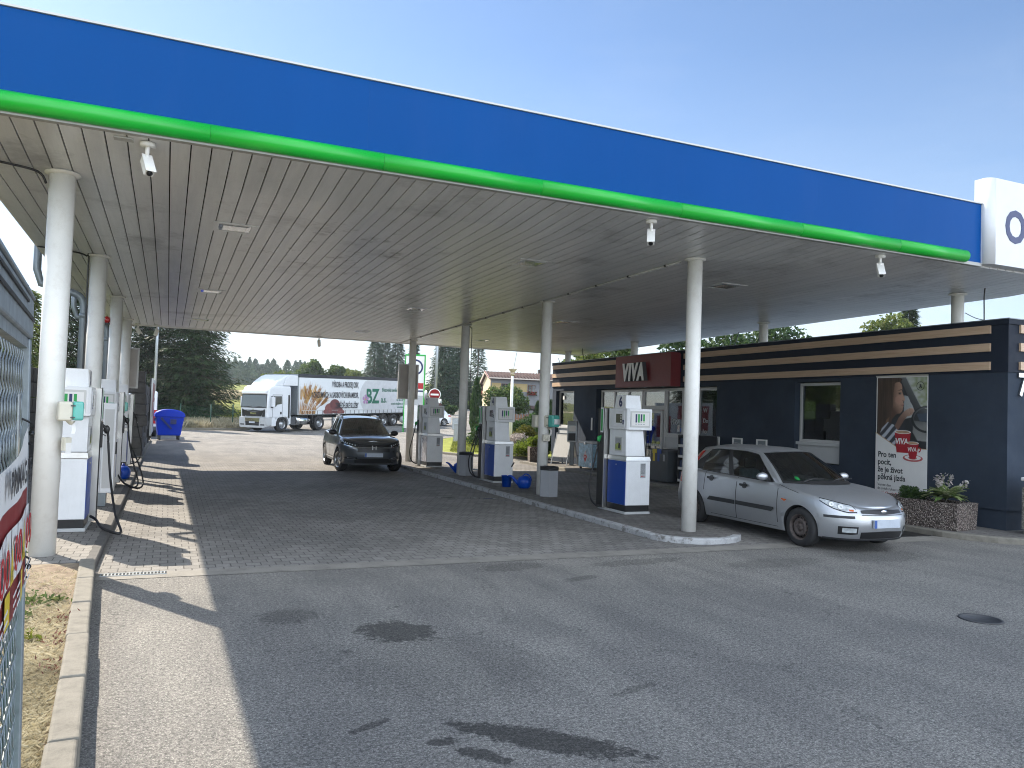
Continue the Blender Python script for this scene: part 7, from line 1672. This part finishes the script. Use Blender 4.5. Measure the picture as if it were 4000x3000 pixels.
# ------------------------------------------------------------------ vegetation
def conifer(name, label, x, y, h, r, seed, m='spruce', dens=1.0, clump=.30, group='spruces', base=.05, droop=.35, lean=0, cat='tree'):
    """spruce: tapered trunk, tiers of drooping boughs, each bough hung with many small needle sprays"""
    rg = random.Random(seed); z0 = gh(x, y); t = thing(name, label, cat, (x, y, z0), 0, group)
    mb = MB(); mb.tube([(0,0,-.1),(0,0,h*.5),(lean,0,h)], [r*.07, r*.045, .02], 9); tr = mb.build('trunk', [M['bark']], t)
    mb = MB(); lb = MB(); z = base*h; tier = 0
    while z < h*.985:
        f = 1-z/h; R_ = r*(f**.82)*rg.uniform(.82,1.14); nb = max(5, int((6+7*f)*dens)); a0 = rg.uniform(0, 2*PI)
        for k in range(nb):
            a = a0 + 2*PI*k/nb + rg.uniform(-.25,.25); ln_ = R_*rg.uniform(.68,1.18); d = Vector((math.cos(a), math.sin(a), 0)); side = Vector((-d.y, d.x, 0))
            st = max(3, int(ln_/(clump*.55))); zz = z + rg.uniform(-.2,.2)
            lb.tube([(0,0,zz),tuple(d*ln_*.5+Vector((0,0,zz-droop*ln_*.30))),tuple(d*ln_+Vector((0,0,zz-droop*ln_*.42)))], [.035*f+.01,.02*f+.006,.004], 4, cap=False)
            for i in range(1, st+1):
                u = i/st; c = d*ln_*u + Vector((0,0,zz-droop*ln_*(.72*u-.30*u*u)))
                wdt = ln_*.34*(1-u)*1.2+clump*.5
                for j in range(max(1, int((3.2+3.2*(1-u))*dens))):
                    o = side*rg.uniform(-1,1)*wdt + Vector((0,0,rg.uniform(-.28,.10)*clump*2)) ; p = c+o
                    ax = (d*rg.uniform(.3,1)+side*(1 if o.dot(side) > 0 else -1)*rg.uniform(.1,.9)+Vector((0,0,rg.uniform(-.55,.12)))).normalized()
                    nn = ax.cross(Vector((rg.gauss(0,.5), rg.gauss(0,.5), 1))).normalized(); L_ = clump*rg.uniform(.8,1.8); w_ = clump*rg.uniform(.09,.17); up = Vector((0,0,-.12*clump))
                    mb.poly([p, p+ax*L_*.45+nn*w_+up, p+ax*L_+up*2, p+ax*L_*.45-nn*w_+up])
        z += max(.16, clump*.95*(.6+.6*f)); tier += 1
    for k in range(int(2000*dens*h/10)):
        zz = h*(base+.02+(.96-base)*rg.random()**1.25); f = 1-zz/h; a = rg.uniform(0,2*PI); q = r*(f**.82)*.80*math.sqrt(rg.random()); ax = Vector((math.cos(a), math.sin(a), rg.uniform(-.7,-.05))).normalized(); p = Vector((q*math.cos(a), q*math.sin(a), zz)); nn = ax.cross(Vector((rg.gauss(0,.6), rg.gauss(0,.6), 1))).normalized(); L_ = clump*rg.uniform(.9,1.9); w_ = clump*rg.uniform(.12,.22)
        mb.poly([p, p+ax*L_*.45+nn*w_, p+ax*L_, p+ax*L_*.45-nn*w_])
    mb.build('crown', [M[m]], t); lb.build('boughs', [M['bark']], t)
    return t
def broadleaf(name, label, x, y, h, r, seed, m='broad', n=6000, leaf=.22, group='leafy trees', trunk=.35, cat='tree', blobs=9, flat=.8, z0=None):
    rg = random.Random(seed); z0 = gh(x, y) if z0 is None else z0; t = thing(name, label, cat, (x, y, z0), 0, group)
    cs = []; mb = MB(); ch = h*(1-trunk)
    for k in range(blobs):
        a = rg.uniform(0, 2*PI); q = math.sqrt(rg.random())*.62; zc = h*trunk + ch*rg.uniform(.22,.80); s = 1-.45*abs((zc-h*trunk)/ch-.45)
        cs.append((Vector((r*q*math.cos(a)*s, r*q*math.sin(a)*s, zc)), r*rg.uniform(.34,.55)*s))
    cs.append((Vector((0,0,h-.38*r)), r*.38))
    if trunk > .02 or h > 2:
        mb.tube([(0,0,-.1),(.03*h*rg.uniform(-1,1),0,h*.35),(0,0,h*.8)], [.035*h, .024*h, .006*h], 9)
        for c, s in cs[:6]: mb.tube([(0,0,h*trunk*.8),tuple(c*.6+Vector((0,0,h*trunk*.3))),tuple(c)], [.016*h,.010*h,.003*h], 6)
        mb.build('trunk', [M['bark']], t)
    mb = MB(); tot = sum(s**2 for _, s in cs)
    for c, s in cs:
        for k in range(int(n*s*s/tot)):
            d = Vector((rg.gauss(0,1), rg.gauss(0,1), rg.gauss(0,1))).normalized(); q = s*(rg.random()**.38)*(1+.18*math.sin(5*d.x+3*d.z+seed)); p = c + Vector((d.x*q, d.y*q, d.z*q*flat))
            if p.z > .02: leafq(mb, p, rg, leaf)
    mb.build('crown', [M[m]], t)
    return t
def column_tree(label, x, y, h, r, seed, n=2600, m='hedge', z0=None, group='columnar thujas', leaf=.12):
    rg = random.Random(seed); t = thing('thuja', label, 'conifer shrub', (x, y, gh(x,y) if z0 is None else z0), 0, group); mb = MB()
    for k in range(n):
        z = h*rg.random()**.9; f = S(z/h, [0,.15,.5,.85,1], [.72,1,.88,.45,.04]); a = rg.uniform(0,2*PI); q = r*f*math.sqrt(rg.uniform(.45,1.08)); p = Vector((q*math.cos(a), q*math.sin(a), z))
        ax = Vector((math.cos(a)*.4, math.sin(a)*.4, 1)).normalized(); nn = ax.cross(Vector((rg.gauss(0,1),rg.gauss(0,1),0))).normalized(); s = leaf*rg.uniform(.7,1.4)
        mb.poly([p-ax*s, p+nn*s*.5, p+ax*s*1.3, p-nn*s*.5])
    mb.build('crown', [M[m]], t); mb = MB(); mb.tube([(0,0,-.05),(0,0,h*.8)], [.05,.02], 6); mb.build('trunk', [M['bark']], t); return t
# the big dark spruces beyond the bin
conifer('spruce_tree', 'tallest dark spruce with wide drooping boughs beyond the blue waste container', 1.6, 66.5, 17.5, 4.1, 11, dens=1.15, clump=.33, base=.03)
conifer('spruce_tree', 'dark spruce standing behind the tall lamp post left of the big spruce', -1.5, 69.5, 16.0, 3.4, 12, dens=1.0, clump=.33, base=.03)
conifer('spruce_tree', 'dark spruce seen between the left pillars and the lamp post', -4.4, 66.0, 15.0, 3.1, 13, dens=1.0, clump=.33, base=.03)
conifer('young_spruce', 'light green young spruce behind the boundary wall beside the steel cage', -4.9, 29.5, 6.0, 1.9, 14, m='broad_light', clump=.24, base=.1, group='young conifers by the wall')
conifer('young_spruce', 'light green young spruce behind drain pipe and boundary wall', -5.4, 37.0, 6.4, 2.2, 15, m='broad_light', clump=.26, base=.1, group='young conifers by the wall')
conifer('young_spruce', 'dark young spruce behind the second left pillar and pipe', -4.6, 43.0, 8.0, 2.0, 16, clump=.28, base=.1, group='young conifers by the wall')
# trees on the skyline beyond the lorry
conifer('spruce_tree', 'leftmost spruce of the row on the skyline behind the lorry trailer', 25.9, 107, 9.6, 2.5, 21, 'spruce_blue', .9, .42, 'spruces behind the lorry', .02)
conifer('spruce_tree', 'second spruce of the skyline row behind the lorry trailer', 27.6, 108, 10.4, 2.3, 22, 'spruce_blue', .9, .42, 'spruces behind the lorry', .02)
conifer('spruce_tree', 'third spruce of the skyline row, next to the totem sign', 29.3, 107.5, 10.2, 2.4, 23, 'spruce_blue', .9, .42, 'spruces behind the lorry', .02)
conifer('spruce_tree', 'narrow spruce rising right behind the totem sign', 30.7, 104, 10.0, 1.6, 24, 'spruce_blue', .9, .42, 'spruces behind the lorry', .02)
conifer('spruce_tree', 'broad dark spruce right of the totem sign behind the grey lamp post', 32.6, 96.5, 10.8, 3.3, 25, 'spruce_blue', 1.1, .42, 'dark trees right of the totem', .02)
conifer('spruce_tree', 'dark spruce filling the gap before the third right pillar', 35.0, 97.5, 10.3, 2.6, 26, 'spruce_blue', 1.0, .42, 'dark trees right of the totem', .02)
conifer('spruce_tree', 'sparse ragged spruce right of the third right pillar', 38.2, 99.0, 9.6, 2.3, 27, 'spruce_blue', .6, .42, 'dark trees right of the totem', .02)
broadleaf('birch_tree', 'airy grey green tree on the skyline above the lorry trailer', 20.0, 121, 6.3, 3.0, 31, 'broad', 5200, .36, 'leafy trees on the skyline', .25, flat=.9)
broadleaf('birch_tree', 'rounded loose tree just right of the airy skyline tree', 22.9, 120, 5.6, 2.3, 32, 'broad', 3600, .36, 'leafy trees on the skyline', .25)
broadleaf('birch_tree', 'light green tree between the skyline trees and spruce row', 25.6, 116, 4.9, 2.6, 33, 'broad_light', 3600, .34, 'leafy trees on the skyline', .2)
for k, (x, y, h, r, m_, lb_) in enumerate(((12.4,116,4.0,2.0,'broad_light','low light green tree above the lorry cab roof'),(14.9,119,4.5,2.4,'broad_light','yellow green tree above the front of the trailer'),(17.0,125,4.3,2.2,'broad','mid green bushy tree above the trailer front'),(26.0,100,3.2,1.6,'broad','dark bushy tree low behind the spruce row'))):
    broadleaf('bushy_tree', lb_, x, y, h, r, 40+k, m_, 3000, .34, 'bushy trees behind the lorry', .12)
broadleaf('bushy_tree', 'bushy tree in shade beyond the glasshouse', 38.0, 108, 6.5, 3.2, 47, 'broad', 3600, .4, 'bushes in the garden across the road', .1)
broadleaf('bushy_tree', 'green tree beside the gable of the cream house', 33.5, 84, 4.6, 2.2, 48, 'broad', 3600, .3, 'bushes in the garden across the road', .1)
for k, (x, y, h, r, m_, lb_) in enumerate(((26.5,90.5,1.7,1.1,'olive','yellow green bush left of the glasshouse'),(31.0,91.5,1.3,.9,'hedge','dark low bush right of the glasshouse'),(29.6,89.5,.9,.8,'purple','reddish low bush before the glasshouse'),(33.2,87.0,1.5,1.0,'broad','green bush by the garden shed'),(28.0,80.8,1.1,1.0,'hedge','dark bush at the foot of the cream gable'),(25.2,94,2.6,1.1,'broad','upright dark shrub left in the garden'))):
    broadleaf('garden_bush', lb_, x, y, h, r, 60+k, m_, 1300, .2, 'bushes in the garden across the road', .02, 'bush', 5)
# far forest and the wheat strip
rg = random.Random(77); fb = MB(); tk = MB()
for k in range(210):
    x = rg.uniform(-70, 46); y = rg.uniform(252, 300)+ (x-10)*.10; z0 = gh(x,y); h = rg.uniform(5.0,8.6); r = h*rg.uniform(.22,.32)
    if k < 90: x = rg.uniform(8, 34)
    tk.tube([(x,y,z0),(x,y,z0+h*.6)], .2, 5)
    for j in range(340):
        zz = h*rg.random()**.8; f = S(zz/h, [0,.25,.6,1], [.75,1,.7,.05]); a = rg.uniform(0,2*PI); q = r*f*math.sqrt(rg.uniform(.3,1.1)); leafq(fb, Vector((x+q*math.cos(a), y+q*math.sin(a), z0+zz)), rg, .55)
tag(fb.build('forest', [leafmat('forest_leaves', (.05,.09,.055), (.075,.12,.07), (.11,.15,.08), .25, .08)]), kind='stuff')
# strip of straw coloured field and road beyond the meadow
def band(name, pts, m, off, kind='structure'): return sheet(name, pts, m, off, kind)
band('wheat_field', [(-60,150),(60,176),(60,190),(-60,164)], mat('stubble', (.50,.42,.24), .95, var=.2, scale=.5), -.02)
band('dry_bank', [(-3,55.2),(.5,56.2),(5.1,58.3),(6.6,64),(-3,66)], M['soil'], -.02)
# grasses: many loose blades, nobody could count them
def blades(name, pick, n, h, wdt, m, seed, lean=.5):
    rg = random.Random(seed); mb = MB()
    for k in range(n):
        x, y, z = pick(rg); a = rg.uniform(0,2*PI); hh = h*rg.uniform(.4,1.3); l = lean*hh*rg.uniform(.1,1.4); s = wdt*rg.uniform(.6,1.4)
        dx, dy = math.cos(a), math.sin(a); b = rg.uniform(0,2*PI); ox, oy = s*math.cos(b), s*math.sin(b)
        mb.poly([(x-ox,y-oy,z-.01),(x+ox,y+oy,z-.01),(x+dx*l*.45+ox*.6,y+dy*l*.45+oy*.6,z+hh*.62),(x+dx*l*1.1,y+dy*l*1.1,z+hh)])
    return tag(mb.build(name, [M[m]] if isinstance(m, str) else m), kind='stuff')
def tri(a, b, c, d):
    def f(r):
        u, v = r.random(), r.random(); x = lerp(lerp(a[0],b[0],u), lerp(d[0],c[0],u), v); y = lerp(lerp(a[1],b[1],u), lerp(d[1],c[1],u), v); return x, y, gh(x, y)
    return f
def soilpick(r):
    for _ in range(60):
        t_ = r.random()**.8; y = lerp(9.3, 2.2, t_); xr = -.66+(9.5-y)*.0618 - .135; x = xr - abs(r.gauss(0,.55)); 
        dens = S(y, [2, 5.5, 7.2, 8.2, 9.4], [1,.85,.4,.10,.03])
        if r.random() < dens: return x, y, .10
    return x, y, .10
blades('dry_grass', soilpick, 30000, .030, .0011, 'straw', 5, 1.8)
blades('straw_litter', lambda r: (lambda p: (p[0], p[1], .106))(soilpick(r)), 14000, .014, .0012, 'straw', 6, 4)
blades('bank_grass', tri((-3,56),(5.0,58.6),(6.3,63),(-3,65)), 9000, .55, .02, 'straw', 9, .5)
blades('meadow_grass', tri((4.6,62),(9,75),(12,86),(3,80)), 5000, .35, .02, 'lawn', 10, .5)
blades('tall_dry_grass', tri((3,116),(16,124),(16,130),(3,124)), 6000, .9, .05, 'straw', 12, .3)
blades('lawn_grass', tri((11.2,32.0),(18,30),(25,51),(17,48)), 26000, .08, .010, 'lawn', 13, .6).location.z = .1
def weed(label, x, y, m, seed, n=26, s=.035, name='weed', grp='small weeds on the dry strip', h=.07):
    rg = random.Random(seed); t = MB()
    for k in range(n):
        p = Vector((x+rg.gauss(0,.055), y+rg.gauss(0,.07), .10+abs(rg.gauss(0,h*.5))+.01)); leafq(t, p, rg, s, 0, 1.9)
    return tag(t.build('weed_plant', [M[m]]), label, 'weed', grp)  # scattered loose leaves of one low weed, no stem and no bush
weed('larger green weed on the dry strip beside the steel cage', -1.02, 7.75, 'weed', 1, 80, .024, h=.09)
weed('small green weed nearer to the kerb on the dry strip', -.80, 7.72, 'weed', 2, 34)
weed('small green weed just below the larger one', -.98, 7.25, 'weed', 3, 34)
weed('sparse pale green weed halfway along the dry strip', -.83, 6.55, 'lawn', 4, 26)
weed('dark red weed against the kerb, farthest of the red ones', -.69, 7.05, 'redweed', 5, 36, .017)
weed('dark red weed against the kerb, middle of the red ones', -.67, 6.45, 'redweed', 6, 40, .018)
weed('dark red weed against the kerb, nearest of the red ones', -.63, 5.8, 'redweed', 7, 30, .016)
weed('thin green weed growing at the foot of nearest left pillar', -1.40, 10.2, 'weed', 8, 30, .03, h=.3)
# planting in the troughs and along the shop
def bush(label, x, y, z, h, r, seed, m, n, leaf, name='bush', grp='bushes by the shop', blobs=5): return broadleaf(name, label, x, y, h, r, seed, m, n, leaf, grp, 0, 'bush', blobs, z0=z)
bush('low dark green bush in the long stone planter', 12.46, 10.15, .53, .26, .27, 71, 'hedge', 3600, .026, 'planter_bush', 'plants in the stone planters')
bush('low bright green shrub in the square stone planter', 12.55, 26.15, .58, .42, .52, 72, 'lime', 2400, .06, 'planter_bush', 'plants in the stone planters')
hs = thing('hosta', 'variegated hosta with pale flower stalks in the long stone planter', 'plant', (12.58, 9.60, .53)); hs.scale = (1.3,1.3,1.0)
rg = random.Random(9); mb = MB()
for k in range(120):
    a = rg.uniform(0,2*PI); ln_ = rg.uniform(.12,.33); el_ = rg.uniform(.05,1.0); d = Vector((math.cos(a), math.sin(a), 0)); sd = Vector((-d.y,d.x,0)); G = []
    for i in range(7):
        u = i/6; c = d*ln_*u*math.cos(el_*.6) + Vector((0,0,.06+ln_*(math.sin(el_)*u*1.4-.80*u*u)+.16*u)); wd_ = .050*math.sin(PI*min(1, u**.8*.97+.02))*(ln_/.32)
        G.append([c-sd*wd_+Vector((0,0,.012)), c, c+sd*wd_+Vector((0,0,.012))])
    mb.grid(G, 0, True)
mb.build('leaves', [M['hosta']], hs)
mb = MB(); fl = MB()
for k, (dx, dy, hh) in enumerate(((-.05,.10,.46),(.02,.06,.50),(-.10,.02,.42),(.05,-.02,.48),(.26,-.14,.40),(.0,.14,.42))):
    pts = spline([(0,0,.05),(dx*.5,dy*.5,hh*.55),(dx,dy,hh)], 6); mb.tube(pts, .006, 5)
    for q in range(22): 
        p = Vector(pts[-1])*(1-q*.016)+Vector((rg.gauss(0,.022),rg.gauss(0,.022),rg.gauss(0,.012))); leafq(fl, p, rg, .04, 0)
mb.build('stem', [M['weed']], hs); fl.build('flowers', [M['petal']], hs)
bush('dark green hedge bush behind pump 4', 15.6, 34.6, .1, 1.55, 1.35, 73, 'hedge', 5200, .09)
bush('dark hedge bush beside the far end of the shop', 17.2, 35.2, .1, 1.7, 1.5, 74, 'hedge', 5200, .09)
bush('dark hedge bush behind the white lantern post', 14.9, 37.2, .1, 1.8, 1.2, 75, 'hedge', 4200, .09)
bush('yellow green feathery bush at the far corner of the shop', 13.9, 30.0, .1, 1.35, .95, 76, 'olive', 4600, .07)
bush('dark red barberry bush in front of the picket fence', 19.2, 40.0, .1, 1.75, 1.5, 77, 'purple', 3800, .09)
bush('pale flowering bush beside the square stone planter', 13.15, 29.3, .1, .95, .75, 78, 'petal', 1300, .06)
bush('green undergrowth bush between the pale flowers and planter', 13.2, 28.9, .1, .8, .8, 79, 'weed', 3200, .06)
bush('light green bush below the yellow green one at the kerb', 12.9, 28.3, .1, .6, .6, 80, 'lime', 1600, .05)
bush('dark bush between planter and shop wall', 13.7, 27.7, .1, 1.1, .5, 81, 'hedge', 2200, .07)
broadleaf('garden_tree', 'round light green tree in front of the cream house', 24.2, 56.5, 3.9, 2.15, 82, 'broad', 7500, .17, 'trees before the house', .1, z0=gh(24,56)-.2, blobs=12)
column_tree('tall dark columnar thuja at the corner of the cream house', 22.15, 57.5, 4.1, .46, 83, 3000)
column_tree('small dark cone thuja right of the round tree', 26.4, 55.2, 2.35, .36, 84, 1400)
column_tree('small green cone thuja nearest the shop pillar', 27.2, 54.6, 2.5, .52, 85, 1800)
column_tree('small dark conical shrub beside the glasshouse', 26.9, 88.5, 3.3, .75, 86, 1400, leaf=.2)
for k in range(6):
    bush('dark green hedge section along the picket fence, %s' % ('leftmost','second from left','third from left','third from right','second from right','rightmost')[k], 22.6+k*1.5, 51.2-k*.9, gh(23,51), 1.3+.15*(k%2), 1.05, 90+k, 'hedge', 2400, .10, 'hedge_bush', 'hedge before the picket fence')
# trees behind the shop roof
for k, (x, y, h, r, m_, lb_) in enumerate(((21.6,38.5,6.2,2.2,'broad_light','light green tree behind the far end of the shop roof'),(24.0,39.0,6.9,2.5,'broad','leafy tree behind the shop roof left of the sign'),(26.0,36.5,7.1,2.8,'hedge','dark leafy tree behind the shop sign'),(27.5,34,7.2,3.0,'hedge','dark leafy tree behind the roof right of the sign'),(31,34.5,7.8,3.2,'hedge','dark leafy tree over the shop roof at nearest right pillar'))):
    broadleaf('backyard_tree', lb_, x, y, h, r, 100+k, m_, 6000, .2, 'trees behind the shop', .15)
broadleaf('backyard_tree', 'yellow green tree top above the shop roof at right', 36.2, 31.0, 8.2, 1.9, 110, 'broad_light', 3600, .18, 'trees behind the shop', .3)
conifer('backyard_spruce', 'spruce tip above the shop roof at right', 38.5, 31.8, 8.9, 1.9, 111, clump=.28, base=.3, group='trees behind the shop')
# trees left of the forecourt, beyond the boundary wall
for k, (x, y, h, r, m_, lb_) in enumerate(((-9.5,13,5.6,2.4,'broad','leafy tree left beyond boundary wall, nearest to the viewer'),(-10.5,18.5,6.2,2.6,'hedge','dark leafy tree left beyond the boundary wall'),(-10,24,5.8,2.4,'broad','second leafy tree left beyond the boundary wall'),(-11,30,6.4,2.6,'hedge','dark leafy tree left beyond the young spruces'),(-10,37,6.2,2.6,'broad_light','pale leafy tree left beyond the young spruces'),(-11,7,5.6,2.5,'hedge','dark tree left behind the steel cage'),(-9,46,6.5,2.6,'hedge','dark leafy tree at the far left of the yard'))):
    broadleaf('side_tree', lb_, x, y, h, r, 200+k, m_, 4200, .24, 'trees beyond the boundary wall', .1)

# ------------------------------------------------------------------ thin summer haze in the air over the whole place
hm = bpy.data.materials.new('air'); hm.use_nodes = True; nt = hm.node_tree; nt.nodes.clear()
pv = nt.nodes.new('ShaderNodeVolumePrincipled'); pv.inputs['Color'].default_value = (.80,.90,1,1); pv.inputs['Density'].default_value = .00042; pv.inputs['Anisotropy'].default_value = .3
nt.links.new(pv.outputs[0], nt.nodes.new('ShaderNodeOutputMaterial').inputs['Volume'])
mb = MB(); mb.box(-165,155,-45,425,-1.2,34); tag(mb.build('haze', [hm]), kind='stuff')
